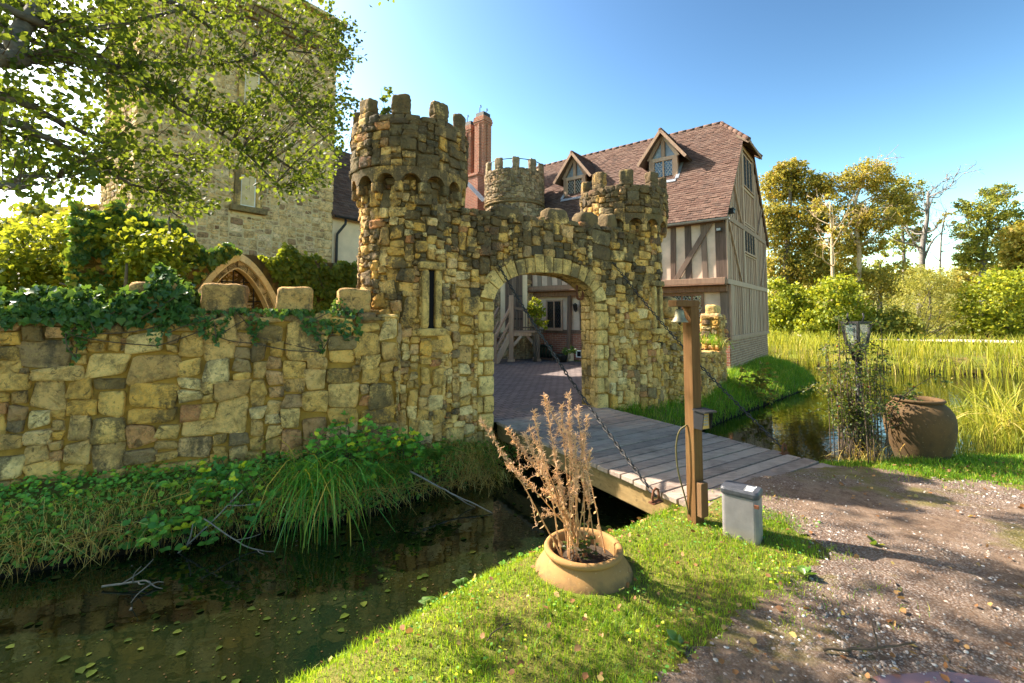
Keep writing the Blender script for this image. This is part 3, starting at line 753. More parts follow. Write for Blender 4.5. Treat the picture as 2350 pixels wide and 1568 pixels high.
def rmask(x, y):
    a = x - .14; b = BE + y * CB
    if b > hip_b and a < hip_a + (b - hip_b) / (BR - hip_b) * (rid_a - hip_a): return False
    for ac, bf, hw in DORM:
        if abs(a - ac) < hw - .03 and bf + .02 < b < bf + .75: return False
    return True
tiles(mb, H(-.14, BE, ZE), HA, Wv, Nv, HL + .14, SL_, rmask, seed=3)
tiles(mb, H(hip_a, hip_b - .02, hip_z), HB, nrm(H(rid_a, BR, ZR) - H(hip_a, BR, hip_z)), nrm(np.cross(HB, nrm(H(rid_a, BR, ZR) - H(hip_a, BR, hip_z)))) * (1 if np.dot(np.cross(HB, nrm(H(rid_a, BR, ZR) - H(hip_a, BR, hip_z))), UP) > 0 else -1),
      2.2, hypot(rid_a - hip_a, ZR - hip_z), lambda x, y: abs(x - 1.1) < 1.12 * (1 - y / hypot(rid_a - hip_a, ZR - hip_z)), seed=5)
# under-roof boarding, back slope, hip underside
def slab(mb, P, N, t, C=None, mi=0):
    mb.prism(P, -np.asarray(N) * t, C, mi)
rp = [H(-.12, BE + .02, ZE), H(HL, BE + .02, ZE), H(HL, BR, ZR), H(rid_a, BR, ZR), H(-.12, hip_b + .2, hip_z + .2)]
slab(mb, [p - Nv * .012 for p in rp], Nv, .05, (.1, .5, .5), 1)
Nb = HB * SB + UP * CB
rb = [H(-.12, BACK - BE - .02, ZE), H(HL, BACK - BE - .02, ZE), H(HL, BR, ZR), H(rid_a, BR, ZR), H(-.12, BACK - hip_b - .2, hip_z + .2)]
slab(mb, [p - Nb * .004 for p in rb], Nb, .05, (.1, .5, .5), 0)
hN = nrm(np.cross(HB, H(rid_a, BR, ZR) - H(hip_a, BR, hip_z))); hN = hN if hN[2] > 0 else -hN
slab(mb, [p - hN * .012 for p in (H(hip_a, hip_b, hip_z), H(hip_a, BACK - hip_b, hip_z), H(rid_a, BR, ZR))], hN, .05, (.3, .5, .5), 1)
# half-round ridge tiles
r_ = np.random.default_rng(9); a = rid_a
while a < HL:
    mb.tube([H(a, BR, ZR - .02 + r_.normal(0, .004)), H(a + .3, BR, ZR - .02 + r_.normal(0, .004))], .075, 10, (r_.random() * .8, .5, .5), 0); a += .305
for sgn in (0, 1):
    p0, p1 = H(rid_a, BR, ZR - .01), H(hip_a, hip_b if sgn == 0 else BACK - hip_b, hip_z + .01)
    for k in range(6):
        mb.tube([p0 + (p1 - p0) * k / 6, p0 + (p1 - p0) * (k + .98) / 6], .07, 8, (r_.random() * .7, .5, .5), 0)
mb.build('roof', [M['tile'], M['dark_oak']], house)

# walls: plaster panels and brick plinth
mb = MB(); bU = -.26
mb.box(H(HL / 2, bU + .12, 3.55), (HA, HB, UP), (HL - .04, .24, 1.9))
mb.box(H(HL / 2, .16, 1.75), (HA, HB, UP), (HL - .04, .28, 1.75))
mb.box(H(HL / 2, 3.2, 2.6), (HA, HB, UP), (HL - .3, 5.6, 3.2))
mb.prism([H(.03, .1, 4.2), H(.03, BACK - .1, 4.2), H(.03, BACK - .05, ZE), H(.03, BACK - 2.2, 7.3), H(.03, 2.2, 7.3), H(.03, .05, ZE)], HA * .1)
mb.build('wall', M['plaster'], house)
mb = MB(); mb.box(H(HL / 2, .14, .33), (HA, HB, UP), (HL, .30, 1.36)); 
o = mb.build('brick_plinth', M['brick'], house); set_uv(o, HA, UP)
mb = MB(); mb.box(H(.13, BACK / 2 + .01, .28), (HA, HB, UP), (.30, BACK - .004, 1.28)); 
o = mb.build('gable_plinth', M['brown_brick'], house); set_uv(o, HB + HA * .99, UP)

# timbers of the front
mb = MB(); r_ = np.random.default_rng(12)
def wob(): return (r_.random(), r_.random(), .5)
def stud(a, z0, z1, w_=.15, b=bU, mi=0, t=.05, lean=0):
    ww = w_ * r_.uniform(.85, 1.15)
    mb.bar(H(a, b - t / 2 + .012, z0), H(a + lean, b - t / 2 + .012, z1), -HB, ww, t, wob(), mi)
for a in [.10, .55, 1.03, 1.50, 1.95, 2.42, 2.9, 3.4, 3.85, 4.3, 4.75, 5.2, 5.62, 6.05, 6.5, 6.92, 7.35, 7.8, 8.3]:
    stud(a, 2.70, 4.46, .17 if a > .2 else .26, lean=r_.normal(0, .02))
mb.bar(H(.30, bU - .052, 4.46), H(1.40, bU - .052, 2.72), -HB, .15, .05, (.6, .4, .5), 0)
mb.bar(H(4.7, bU - .052, 4.46), H(3.6, bU - .052, 2.72), -HB, .15, .05, (.6, .4, .5), 0)
mb.build('timber_stud', M['dark_oak'], house, bevel=.008)
mb = MB()
mb.bar(H(-.02, bU - .06, 2.64), H(7.9, bU - .06, 2.64), -HB, .17, .20, (.72, .5, .5)); mb.bar(H(-.02, bU - .09, 2.53), H(7.9, bU - .09, 2.53), -HB, .035, .22, (.3, .5, .5))
mb.bar(H(0, -.06, 2.42), H(7.9, -.06, 2.42), -HB, .18, .26, (.45, .5, .5))
mb.bar(H(0, bU - .02, 4.42), H(9, bU - .02, 4.42), -HB, .14, .12, (.4, .5, .5))
mb.build('jetty_beam', M['warm_oak'], house, bevel=.01)
mb = MB()
for a, w_ in ((.11, .22), (2.3, .2), (4.86, .16), (3.3, .16)):
    mb.bar(H(a, -.005, 1.0), H(a, -.005, 2.34), -HB, w_, .06, wob())
mb.bar(H(0, -.01, 1.04), H(9, -.01, 1.04), -HB, .13, .07, (.5, .5, .5))
mb.bar(H(5.36, -.10, .42), H(5.30, -.10, 2.34), -HB, .13, .13, (.45, .5, .5))
mb.build('timber_post', M['dark_oak'], house, bevel=.01)
mb = MB(); rock(mb, H(5.36, -.14, .2), (HA, HB, UP), (.32, .3, .46), 5, .05, .03, (.7, .1, .5)); mb.build('post_base', M['white_plaster'], house)

# windows with leaded lights
def window(parent, c, U, N, wd, hh, lights, fr=.06, mat='warm_oak', name='window', pitch=(.105, .15), depth=.05, lead='iron'):
    """frame, panes set back, diamond leads a little proud of the panes"""
    c = np.asarray(c, float); mb = MB()
    for sg in (-1, 1):
        mb.box(c + U * sg * (wd / 2 - fr / 2), (U, N, UP), (fr, depth, hh), (.55, .5, .5), 0)
        mb.box(c + UP * sg * (hh / 2 - fr / 2), (U, N, UP), (wd - 2 * fr, depth, fr), (.45, .5, .5), 0)
    for k in range(1, lights):
        mb.box(c + U * (-wd / 2 + fr / 2 + (wd - fr) * k / lights), (U, N, UP), (fr * .8, depth * .92, hh - 2 * fr), (.5, .5, .5), 0)
    mb.box(c - UP * (hh / 2 + .02) + N * .02, (U, N, UP), (wd + .1, depth + .06, .04), (.4, .5, .5), 0)
    f = mb.build(name, M[mat], parent, bevel=.005)
    mb = MB(); mb.box(c - N * .006, (U, N, UP), (wd - fr, .012, hh - fr)); mb.build('glass', M['glass'], f)
    mb = MB(); W2, H2 = wd / 2 - fr, hh / 2 - fr; lw_ = (wd - fr) / lights
    for k in range(lights):
        u0 = -wd / 2 + fr / 2 + lw_ * k + fr * .45; u1 = u0 + lw_ - fr * .9
        for sg in (1, -1):
            m_ = pitch[1] / pitch[0]
            for q in np.arange(-6, 6 + (u1 - u0) / pitch[0] + H2 * 2 / pitch[1], 1.0):
                # line z = sg*m*(u-u0) + off, clipped to the light
                off = -H2 + q * pitch[1] * (1) if sg > 0 else -H2 + q * pitch[1]
                pts = []
                f_ = (lambda u: off - 3 * pitch[1] + m_ * (u - u0)) if sg > 0 else (lambda u: off - m_ * (u - u0))
                ua, ub = u0, u1
                za, zb = f_(ua), f_(ub)
                lo, hi = -H2, H2
                def cl(ua, ub, za, zb):
                    for lim, sgn in ((lo, 1), (hi, -1)):
                        if (za - lim) * sgn < 0 and (zb - lim) * sgn < 0: return None
                        if (za - lim) * sgn < 0: ua, za = ua + (ub - ua) * (lim - za) / (zb - za), lim
                        if (zb - lim) * sgn < 0: ub, zb = ua + (ub - ua) * (lim - za) / (zb - za), lim
                    return ua, ub, za, zb
                q_ = cl(ua, ub, za, zb)
                if q_ and abs(q_[1] - q_[0]) > .01:
                    mb.bar(c + U * q_[0] + UP * q_[2] + N * .006, c + U * q_[1] + UP * q_[3] + N * .006, N, .011, .008)
    mb.build('leaded_lattice', M[lead], f)
    return f
M['leadcame'] = flat('leadcame', (.36, .36, .35), .6, .2, 20, .2)
NF, NG = -HB, -HA
window(house, H(1.33, -.02, 1.74), HA, NF, 1.30, 1.12, 4, .07, lead='leadcame')
window(house, H(6.03, -.02, 1.66), HA, NF, .72, 1.10, 2, .06, mat='oak')
window(house, H(-.045, 3.03, 6.55), HB, NG, 1.5, 1.15, 3, .06, mat='oak')
window(house, H(-.045, 3.0, 4.2), HB, NG, 1.75, .98, 4, .06, mat='oak', lead='iron')

# boarded gable
def ztop(b):
    return min(ZE + (b - BE) / CB * SB - .12, ZE + (BACK - BE - b) / CB * SB - .12, 7.34)
mb = MB(); r_ = np.random.default_rng(22)
tiers = [(1.0, 2.56, 0.0), (2.68, 4.46, -.28), (4.58, 9, -.28)]
for z0, z1, b0 in tiers:
    b = b0
    while b < BACK - .02:
        w_ = min(r_.uniform(.22, .36), BACK - b); b1 = b + w_ - .022
        if abs(b + w_ / 2 - 3.03) < .85 and z0 > 4.5:
            segs = [(z0, 5.92)]
        elif abs(b + w_ / 2 - 3.0) < .95 and 2.6 < z0 < 4: segs = [(z0, 3.68)]
        else: segs = [(z0, z1)]
        for s0, s1 in segs:
            t0, t1 = min(s1, ztop(b)), min(s1, ztop(b1))
            if max(t0, t1) > s0 + .05:
                t0, t1 = max(t0, s0 + .01), max(t1, s0 + .01); dp = r_.uniform(.028, .04); cc = wob()
                mb.prism([H(0, b, s0), H(0, b1, s0), H(0, b1, t1), H(0, b, t0)], NG * dp, cc)
                # cover strip
                tm = min(s1, ztop(b1 + .011))
                if tm > s0 + .1: mb.prism([H(-.012, b1 - .018, s0), H(-.012, b1 + .04, s0), H(-.012, b1 + .04, tm - .02), H(-.012, b1 - .018, tm - .02)], NG * .045, (min(1, cc[0] + .1), .5, .5))
        b += w_
mb.build('weatherboarding', M['oak'], house, bevel=.004)
mb = MB()
for z, w_, b0, b1 in ((2.62, .15, -.30, 6.1), (4.52, .15, -.30, 6.1), (.98, .12, -.01, 6.1), (5.90, .09, 2.0, 4.05), (7.30, .14, 2.0, 4.05), (3.66, .09, 1.95, 4.05), (4.74, .05, 2.0, 4.0)):
    mb.bar(H(-.045, b0, z), H(-.045, b1, z), NG, w_, .06, wob())
for b, z0, z1 in ((-.22, 2.7, 4.44), (.07, 1.05, 2.54), (6.0, 1.05, 4.44), (2.12, 4.6, 7.2), (3.94, 4.6, 7.2), (2.05, 2.7, 4.44), (3.97, 2.7, 4.44)):
    mb.bar(H(-.05, b, z0), H(-.05, b, z1), NG, .15, .055, wob())
for p, q in (((.0, 4.40), (1.5, 2.72)), ((6.0, 4.40), (4.9, 2.72)), ((.72, 5.8), (1.7, 4.64)), ((5.4, 5.8), (4.4, 4.64))):
    mb.bar(H(-.075, p[0], p[1]), H(-.075, q[0], q[1]), NG, .085, .05, wob())
mb.build('gable_frame', M['oak'], house, bevel=.006)
# verge boards, rafters under the hip
mb = MB()
for sg in (0, 1):
    f = (lambda b: b) if sg == 0 else (lambda b: BACK - b)
    mb.bar(H(-.10, f(BE + .03), ZE - .05), H(-.10, f(hip_b + .05), hip_z - .12), NG, .10, .03, wob())
for b in np.linspace(hip_b + .06, BACK - hip_b - .06, 6):
    mb.bar(H(hip_a + .02, b, hip_z - .06), H(.06, b, hip_z + .24), UP, .05, .07, wob())
mb.bar(H(hip_a + .0, hip_b, hip_z - .04), H(hip_a, BACK - hip_b, hip_z - .04), UP, .03, .09, wob())
mb.build('bargeboard', M['warm_oak'], house)
# gutter and brackets
mb = MB(); a = np.linspace(0, pi, 7)
prof = [(-.065 * cos(t), -.065 * sin(t)) for t in a] + [(.055 * cos(t), -.055 * sin(t)) for t in a]
mb.prism([H(-.2, BE - .04 + x, ZE - .03 + z) for x, z in prof], HA * (HL - .3)); mb.build('gutter', M['galv'], house)
# little floodlight under the eave and a lamp on the gable
mb = MB(); mb.box(H(.12, bU - .12, 4.12), (HA, HB, UP), (.14, .09, .10), None, 0); mb.box(H(.12, bU - .168, 4.12), (HA, HB, UP), (.11, .008, .07), None, 1); mb.bar(H(.12, bU - .03, 4.2), H(.12, bU - .10, 4.14), UP, .03, .03, None, 0)
mb.build('floodlight', [M['black_metal'], M['galv']], house)
mb = MB(); mb.box(H(-.14, .02, 4.68), (HA, HB, UP), (.16, .2, .10)); mb.box(H(-.14, .02, 4.75), (HA, HB, UP), (.2, .26, .03)); mb.bar(H(-.05, .02, 4.6), H(-.13, .02, 4.66), UP, .04, .04); mb.build('gable_lamp', M['black_metal'], house)

# dormers
for ac, bf, hw in DORM:
    e = bpy.data.objects.new('dormer', None); COL.objects.link(e); e.parent = house; e.location = H(ac, bf, 6.2) - ORG[house]; ORG[e] = H(ac, bf, 6.2)
    za, ze_ = 8.06, 7.10; ov = .26
    # tiled saddle roof
    mb = MB(); zb_ = roofb
    for sg in (-1, 1):
        half = hw + ov - .02; rise = za - ze_; lenS = hypot(half + .1, rise + .12)
        U = HB; Wd = nrm(-HA * sg * (half + .1) + UP * (rise + .12)); Nd = nrm(HA * sg * (rise + .12) + UP * (half + .1))
        o = H(ac + sg * (half + .1), bf - .26, ze_ - .12)
        Lr = roofb(za) - bf + .3
        def dm(x, y, o=o, U=U, Wd=Wd):
            z = o[2] + Wd[2] * y; return bf - .26 + x < roofb(z) + .12
        tiles(mb, o, U, Wd, Nd, Lr, lenS, dm, seed=40 + sg)
        P = [o, o + U * (roofb(ze_ - .12) - bf + .3), H(ac, roofb(za) + .04, za), H(ac, bf - .26, za)]
        slab(mb, [p - Nd * .01 for p in P], Nd, .045, (.2, .5, .5), 1)
        mb.bar(H(ac + sg * (half + .1), bf - .25, ze_ - .15), H(ac, bf - .25, za - .03), -HB, .10, .03, (.3, .5, .5), 2)
    for k in range(int((roofb(za) - bf + .26) / .3)):
        mb.tube([H(ac, bf - .26 + k * .3, za + .005), H(ac, bf - .26 + k * .3 + .29, za + .005)], .07, 8, (r_.random() * .5, .5, .5), 0)
    mb.build('dormer_roof', [M['tile'], M['dark_oak'], M['oak']], e)
    mb = MB(); zs = 6.22
    for sg in (-1, 1):   # cheeks
        mb.prism([H(ac + sg * (hw - .03), bf + .03, zs), H(ac + sg * (hw - .03), roofb(ze_) + .1, ze_), H(ac + sg * (hw - .03), bf + .03, ze_)], -HA * sg * .04, (.3, .5, .5))
    mb.build('cheek', M['tile'], e)
    mb = MB()
    mb.prism([H(ac - hw, bf + .05, 6.95), H(ac + hw, bf + .05, 6.95), H(ac + hw, bf + .05, ze_), H(ac, bf + .05, za - .08), H(ac - hw, bf + .05, ze_)], HB * .03)
    mb.build('gable_panel', M['lead'], e)
    mb = MB()
    for sg in (-1, 1):
        mb.bar(H(ac + sg * (hw - .07), bf, zs), H(ac + sg * (hw - .07), bf, ze_ + .02), -HB, .14, .10, wob())
        mb.bar(H(ac + sg * (hw + .02), bf - .01, ze_), H(ac, bf - .01, za - .10), -HB, .13, .08, wob())
    mb.bar(H(ac - hw, bf - .003, ze_ - .02), H(ac + hw, bf - .003, ze_ - .02), -HB, .13, .09, wob())
    mb.bar(H(ac, bf + .003, ze_ + .04), H(ac, bf + .003, za - .2), -HB, .13, .07, wob())
    mb.bar(H(ac - hw - .04, bf - .01, zs + .02), H(ac + hw + .04, bf - .01, zs + .02), -HB, .10, .12, wob())
    mb.build('dormer_frame', M['oak'], e, bevel=.008)
    mb = MB(); c = H(ac, bf, 6.67); wd, hh = 2 * hw - .28, .80
    mb.box(c + HB * .02, (HA, HB, UP), (wd, .012, hh), None, 0)
    for k in (-1, 0, 1): mb.box(c + HA * k * (wd / 2 - .02), (HA, HB, UP), (.045, .06, hh), (.6, .5, .5), 1)
    for k in (-1, 1): mb.box(c + UP * k * (hh / 2 - .015), (HA, HB, UP), (wd, .058, .03), (.6, .5, .5), 1)
    m_ = .15 / .105
    for k0 in (0, 1):
        u0 = -wd / 2 + .04 if k0 == 0 else .025; u1 = u0 + wd / 2 - .065
        for q in np.arange(-12, 14):
            for sg in (1, -1):
                pts = []
                for u in np.linspace(u0, u1, 12):
                    z = q * .15 + sg * m_ * (u - u0)
                    if abs(z) < hh / 2 - .02: pts.append((u, z))
                if len(pts) > 1: mb.bar(c + HA * pts[0][0] + UP * pts[0][1] + HB * .01, c + HA * pts[-1][0] + UP * pts[-1][1] + HB * .01, -HB, .013, .008, None, 2)
    mb.build('window', [M['glass'], M['oak'], M['leadcame']], e)
    mb = MB()
    for sg in (-1, 1):
        p0, p1 = H(ac + sg * (hw + .005), roofb(6.25), 6.25), H(ac + sg * (hw + .005), roofb(ze_ - .15), ze_ - .15)
        mb.bar(p0 + Nv * .03, p1 + Nv * .03, Nv, .12, .012)
    mb.bar(H(ac - hw, roofb(6.18), 6.18) + Nv * .035, H(ac + hw, roofb(6.18), 6.18) + Nv * .035, Nv, .14, .012)
    mb.build('lead_flashing', M['lead'], e)

# door with pointed head, cat flap, wall lantern on the front in the courtyard
mb = MB()
pts = [H(4.32, -.03, .05), H(4.74, -.03, .05)] + [H(4.74 - .21 + .21 * cos(t), -.03, 1.75 + .34 * sin(t)) for t in np.linspace(0, pi, 9)]
mb.prism(pts, HB * .06, (.4, .5, .5)); mb.build('door', M['black_plastic'], house)
mb = MB(); c = H(4.98, -.02, .26)
for dx, dz, w_, h_ in ((-.1, 0, .04, .26), (.1, 0, .04, .26), (0, .11, .16, .04), (0, -.11, .16, .04)): mb.box(c + HA * dx + UP * dz, (HA, HB, UP), (w_, .04, h_), None, 0)
mb.box(c, (HA, HB, UP), (.16, .02, .18), None, 1); mb.build('cat_flap', [M['white_paint'], M['black_panel']], house)
mb = MB(); c = H(5.05, -.16, 1.92)
mb.lathe(c, [(0, .16), (.02, .15), (.10, .08), (.08, .07), (.055, -.10), (.03, -.13), (0, -.15)], 8, None, 0); mb.tube([c + UP * .0 + HB * .15, c + HB * .13 - UP * .12, c - UP * .16 + HB * .05, c - UP * .14], .015, 6, None, 0)
mb.build('wall_lantern', M['black_metal'], house)

# ------------------------------------------------------------------ stair tower
st = thing('stair_tower', 'round stone stair tower with battlements in the courtyard corner', 'tower', (.10, 18.3, -.3))
tower((.10, 18.3, 0), 1.16, 1.19, -.3, 6.0, 7.25, 7.68, 10, 131, .2, None, ('pale_mortar', 'stair_stone', 'dressed'), st, (.30, .2), False)
mb = MB(); cst = V3(.10, 18.3, 0)
an = np.linspace(0, 2 * pi, 49)
mb.tube([cst + V3(1.13 * cos(t), 1.13 * sin(t), 7.66) for t in an], .018, 6, None, 0, False); mb.build('hoop_rail', M['iron'], st)
mb = MB()
for k in range(2):
    mb.tube([cst + V3(1.2 * cos(t), 1.2 * sin(t), 6.0 + .10 * k) for t in an], .05 - .015 * k, 6, (.5, .6, .5), 0, False)
mb.build('string_course', M['dressed'], st)
mb = MB(); cd = V3(.07, 17.06, 0)
mb.box(cd + V3(0, .1, 2.25), ((1, 0, 0), (0, 1, 0), UP), (1.0, .3, 2.5)); mb.build('door_surround', M['white_plaster'], st)
mb = MB()
for k in range(5): mb.box(cd + V3(-.26 + k * .13, -.07, 2.1), ((1, 0, 0), (0, 1, 0), UP), (.124, .05, 2.1), (random.random(), .5, .5), 0)
for z in (1.5, 2.35): mb.box(cd + V3(.04, -.10, z), ((1, 0, 0), (0, 1, 0), UP), (.56, .012, .05), None, 1)
mb.build('door', [M['dark_oak'], M['iron']], st)

# ------------------------------------------------------------------ timber stair up to the tower door
ts = thing('timber_staircase', 'grey oak stair and landing on posts in front of the stair tower', 'staircase', (.4, 16.4, 0))
P1, P2 = V3(-.03, 16.3, 0), V3(.90, 16.42, 0); X, Y = V3(1, 0, 0), V3(0, 1, 0)
for nm, p, top in (('post', P1, 2.35), ('post', P2, 1.75), ('post', P1 + Y * .75, 2.2), ('post', P2 + Y * .6, 1.1)):
    mb = MB(); mb.box(p + UP * (top / 2 + .04), (X, Y, UP), (.17, .17, top - .08), wob()); mb.box(p + UP * .04, (X, Y, UP), (.27, .27, .08), wob()); mb.build(nm, M['oak'], ts, bevel=.01)
mb = MB(); mb.box(V3(.435, 16.72, 1.05), (X, Y, UP), (1.2, .95, .06), wob()); mb.bar(P1 + UP * .98, P2 + UP * .98, UP, .12, .16, wob())
for sg, p in ((1, P1), (-1, P2)):
    mb.bar(p + UP * .55 + X * .06 * sg, p + UP * .9 + X * .36 * sg, -Y, .10, .07, wob())
mb.build('landing', M['oak'], ts, bevel=.006)
mb = MB(); mb.bar(P1 + UP * 1.93, P2 + UP * 1.73, UP, .08, .10, wob()); mb.bar(P1 + UP * 1.2, P2 + UP * 1.2, UP, .05, .05, wob())
for k in range(1, 9): mb.bar(P1 + (P2 - P1) * k / 9 + UP * 1.1, P1 + (P2 - P1) * k / 9 + UP * 1.78, -Y, .02, .02, wob())
mb.build('railing', M['dark_oak'], ts)
sd_ = V3(-.50, -.86, 0)
for off in (V3(-.04, .02, 0), V3(-.45, .3, 0)):
    mb = MB(); p = P1 + off
    mb.bar(p + UP * .93, p + sd_ * 1.0 - UP * .05, UP, .06, .24, wob()); mb.bar(p + UP * 1.9, p + sd_ * 1.0 + UP * .92, UP, .06, .09, wob()); mb.bar(p + UP * 1.4, p + sd_ * 1.0 + UP * .42, UP, .05, .08, wob())
    mb.bar(p + sd_ * 1.0, p + sd_ * 1.0 + UP * 1.0, -Y, .10, .10, wob()); mb.build('stringer', M['oak'], ts)
mb = MB()
for k in range(5):
    q = P1 + sd_ * (1.0 * (k + .5) / 5) + UP * (.93 - .95 * (k + .5) / 5) + V3(-.25, .16, 0); mb.box(q, (nrm(np.cross(sd_, UP)), sd_, UP), (.5, .22, .04), wob())
mb.build('tread', M['oak'], ts)

# boot rack with upturned boots
br = thing('boot_rack', 'low wooden peg rack for boots by the brick plinth', 'boot rack', H(6.25, -.45, 0))
mb = MB()
for k in range(7): mb.tube([H(6.7 - k * .14, -.4, .02), H(6.7 - k * .14, -.4, .42)], .012, 6)
mb.bar(H(6.75, -.4, .05), H(5.8, -.4, .05), UP, .1, .06); mb.bar(H(6.75, -.3, .2), H(5.8, -.3, .2), UP, .03, .04); mb.build('frame', M['dark_oak'], br)
bc = [(.10, .09, .06), (.22, .2, .17), (.16, .12, .09), (.2, .14, .05), (.45, .3, .06), (.40, .33, .24)]
bl = ['dark green boot upside down at the stair end of the rack', 'grey soled boot upside down second from the stair', 'brown soled boot upside down left of the tan one', 'tan soled boot upside down beside the yellow one', 'yellow soled boot upside down on the rack', 'pale soled boot upside down at the door end of the rack']
M['boot'] = flat('boot', (.012, .03, .02), .5)
for k in range(6):
    p = H(6.62 - k * .14, -.4, 0); mb = MB()
    mb.tube([p + UP * .10, p + UP * .28, p + UP * .42, p + UP * .48], [.06, .055, .05, .045], 8, None, 0)
    mb.tube([p + UP * .50 + HB * .06, p + UP * .51 - HB * .02, p + UP * .53 - HB * .12, p + UP * .52 - HB * .18], [.045, .055, .055, .03], 8, None, 0)
    mb.lathe(p + UP * .535 - HB * .06 , [(.0, .012), (.05, .01), (.062, -.01), (.05, -.03)], 10, None, 1)
    ms = flat('boot_sole', bc[k], .7); tag(mb.build('boot', [M['boot'], ms]), bl[k], 'boot', 'boots on the rack')
# planter by the post
pl_ = thing('planter', 'small dark clay planter with a leafy plant by the pale post base', 'planter', H(5.32, -.62, 0))
mb = MB(); mb.lathe(H(5.32, -.62, 0), [(0, 0), (.15, 0), (.2, .2), (.23, .28), (.21, .28), (.19, .22), (0, .22)], 16); mb.build('pot', M['black_metal'], pl_)

# ------------------------------------------------------------------ rear wing, its chimney and the keep
wing = thing('rear_wing', 'cream plastered rear wing with red tiled roof behind the gatehouse', 'house', H(12, -2, -.2))
AE, AR_, WE, WR, B0, B1 = 10.55, 13.2, 4.95, 8.2, -6.22, 3.0
mb = MB(); mb.box(H(12.9, (B0 + B1) / 2, 2.4), (HA, HB, UP), (4.2, B1 - B0, 5.2)); mb.build('wall', M['white_plaster'], wing)
mb = MB(); Ws = nrm(HA * (AR_ - AE) + UP * (WR - WE)); Ns = nrm(-HA * (WR - WE) + UP * (AR_ - AE)); LS = hypot(AR_ - AE, WR - WE)
tiles(mb, H(AE, B0 - .1, WE), HB, Ws, Ns, B1 - B0 + .1, LS, None, seed=77, tw=.2, th=.14)
slab(mb, [p - Ns * .02 for p in (H(AE, B0 - .1, WE), H(AE, B1, WE), H(AR_, B1, WR), H(AR_, B0 - .1, WR))], Ns, .08, (.2, .5, .5), 1)
slab(mb, [H(2 * AR_ - AE, B0 - .1, WE), H(2 * AR_ - AE, B1, WE), H(AR_, B1, WR), H(AR_, B0 - .1, WR)], nrm(HA + UP), .08, (.2, .5, .5), 0)
mb.build('roof', [M['tile'], M['dark_oak']], wing)
mb = MB(); mb.prism([H(AE - .05 + x, B0 - .05, WE - .02 + z) for x, z in prof], HB * 8); 
mb.tube([H(AE - .05, B0 + .3, WE - .1), H(AE - .05, B0 + .3, WE - .25), H(AE + .14, B0 + .12, WE - .6), H(AE + .16, B0 + .12, WE - .8), H(AE + .16, B0 + .12, 1.0)], .045, 8)
mb.build('drainpipe', M['black_plastic'], wing)
def stack(c, w_, d_, z0, z1, parent):
    mb = MB(); mb.box(c + UP * (z0 + z1) / 2, (HA, HB, UP), (w_, d_, z1 - z0))
    for z, e_ in ((z1 - .32, .03), (z1 - .22, .05), (z1 - .12, .03)): mb.box(c + UP * z, (HA, HB, UP), (w_ + 2 * e_, d_ + 2 * e_, .08))
    for i, j in ((1, 0), (-1, 0), (0, 1), (0, -1)): mb.box(c + UP * (z0 + z1 - .4) / 2 + (HA * i * w_ + HB * j * d_) / 2, (HA, HB, UP), (.12, .12, z1 - z0 - .4))
    o = mb.build('chimney_stack', M['brick'], parent); set_uv(o, HB + HA * .97, UP)
    mb = MB(); mb.box(c + UP * (z1 + .09), (HA, HB, UP), (w_ - .08, d_ - .08, .2), None)
    for i in (-1, 1):
        q = c + HB * i * d_ * .4 + UP * (z1 + .18); mb.tube([q, q + UP * .3, q + UP * .38 + HB * .06, q + UP * .32 + HB * .11, q + UP * .27 + HB * .07], .018, 6)
    mb.build('chimney_cowl', M['black_metal'], o)
    return o
cA = atY(1108, 400, 21) * V3(1, 1, 0); cB = atY(1079, 400, 21.6) * V3(1, 1, 0)
stack(cA, .56, .56, 7.8, 10.95, wing); stack(cB, .56, .56, 7.8, 10.75, wing)
mb = MB(); cm = (cA + cB) / 2 + V3(-.3, .1, 0); mb.box(cm + UP * 7.2, (nrm(cA - cB), nrm(np.cross(UP, cA - cB)), UP), (2.0, .9, 1.7)); mb.box(cm + UP * 8.1, (nrm(cA - cB), nrm(np.cross(UP, cA - cB)), UP), (2.1, 1.0, .12))
o = mb.build('chimney_base', M['brick'], wing); set_uv(o, nrm(cA - cB), UP)
mb = MB(); vp = [atY(1062, 412, 20.4), atY(1080, 428, 20.0), atY(1112, 462, 19.3)]
for q0, q1 in zip(vp[:-1], vp[1:]): mb.bar(q0, q1, V3(.3, -.8, .5), .22, .03)
mb.build('lead_valley', M['lead'], wing)

keep = thing('stone_keep', 'tall square pale stone keep behind the ivy and branches', 'tower', H(12.5, -8.9, -.3))
KA0, KA1, KB0, KB1, KZ = 10.7, 14.4, -11.48, -6.27, 10.15
mb = MB(); mb.box(H((KA0 + KA1) / 2, (KB0 + KB1) / 2, KZ / 2 - .2), (HA, HB, UP), (KA1 - KA0 - .04, KB1 - KB0 - .04, KZ + .4), None, 0)
KW = [(-8.9, 4.75, 5.66, .42), (-8.9, 7.7, 8.75, .42)]
def kok(S, Z):
    ok = np.ones_like(S, bool)
    for b, z0, z1, w_ in KW: ok &= ~((np.abs(S - (b - KB0)) < w_ / 2 + .16) & (Z > z0 - .26) & (Z < z1 + .2))
    return ok
ks = [(.32, .15, 4), (.24, .13, 3), (.42, .19, 2), (.18, .11, 2), (.26, .24, .6)]
stones(mb, pack(0, KB1 - KB0 - .25, 1.5, KZ, .045, ks, kok, 141), planar(H(KA0 + .02, KB0, 0), HB, -HA), (.008, .03), .022, 10, .38, 1, 142)
stones(mb, pack(.25, KA1 - KA0, 1.0, KZ, .045, ks, None, 143), planar(H(KA0, KB0 + .02, 0), HA, -HB), (.008, .03), .022, 10, .38, 1, 144)
z = .5; k = 0
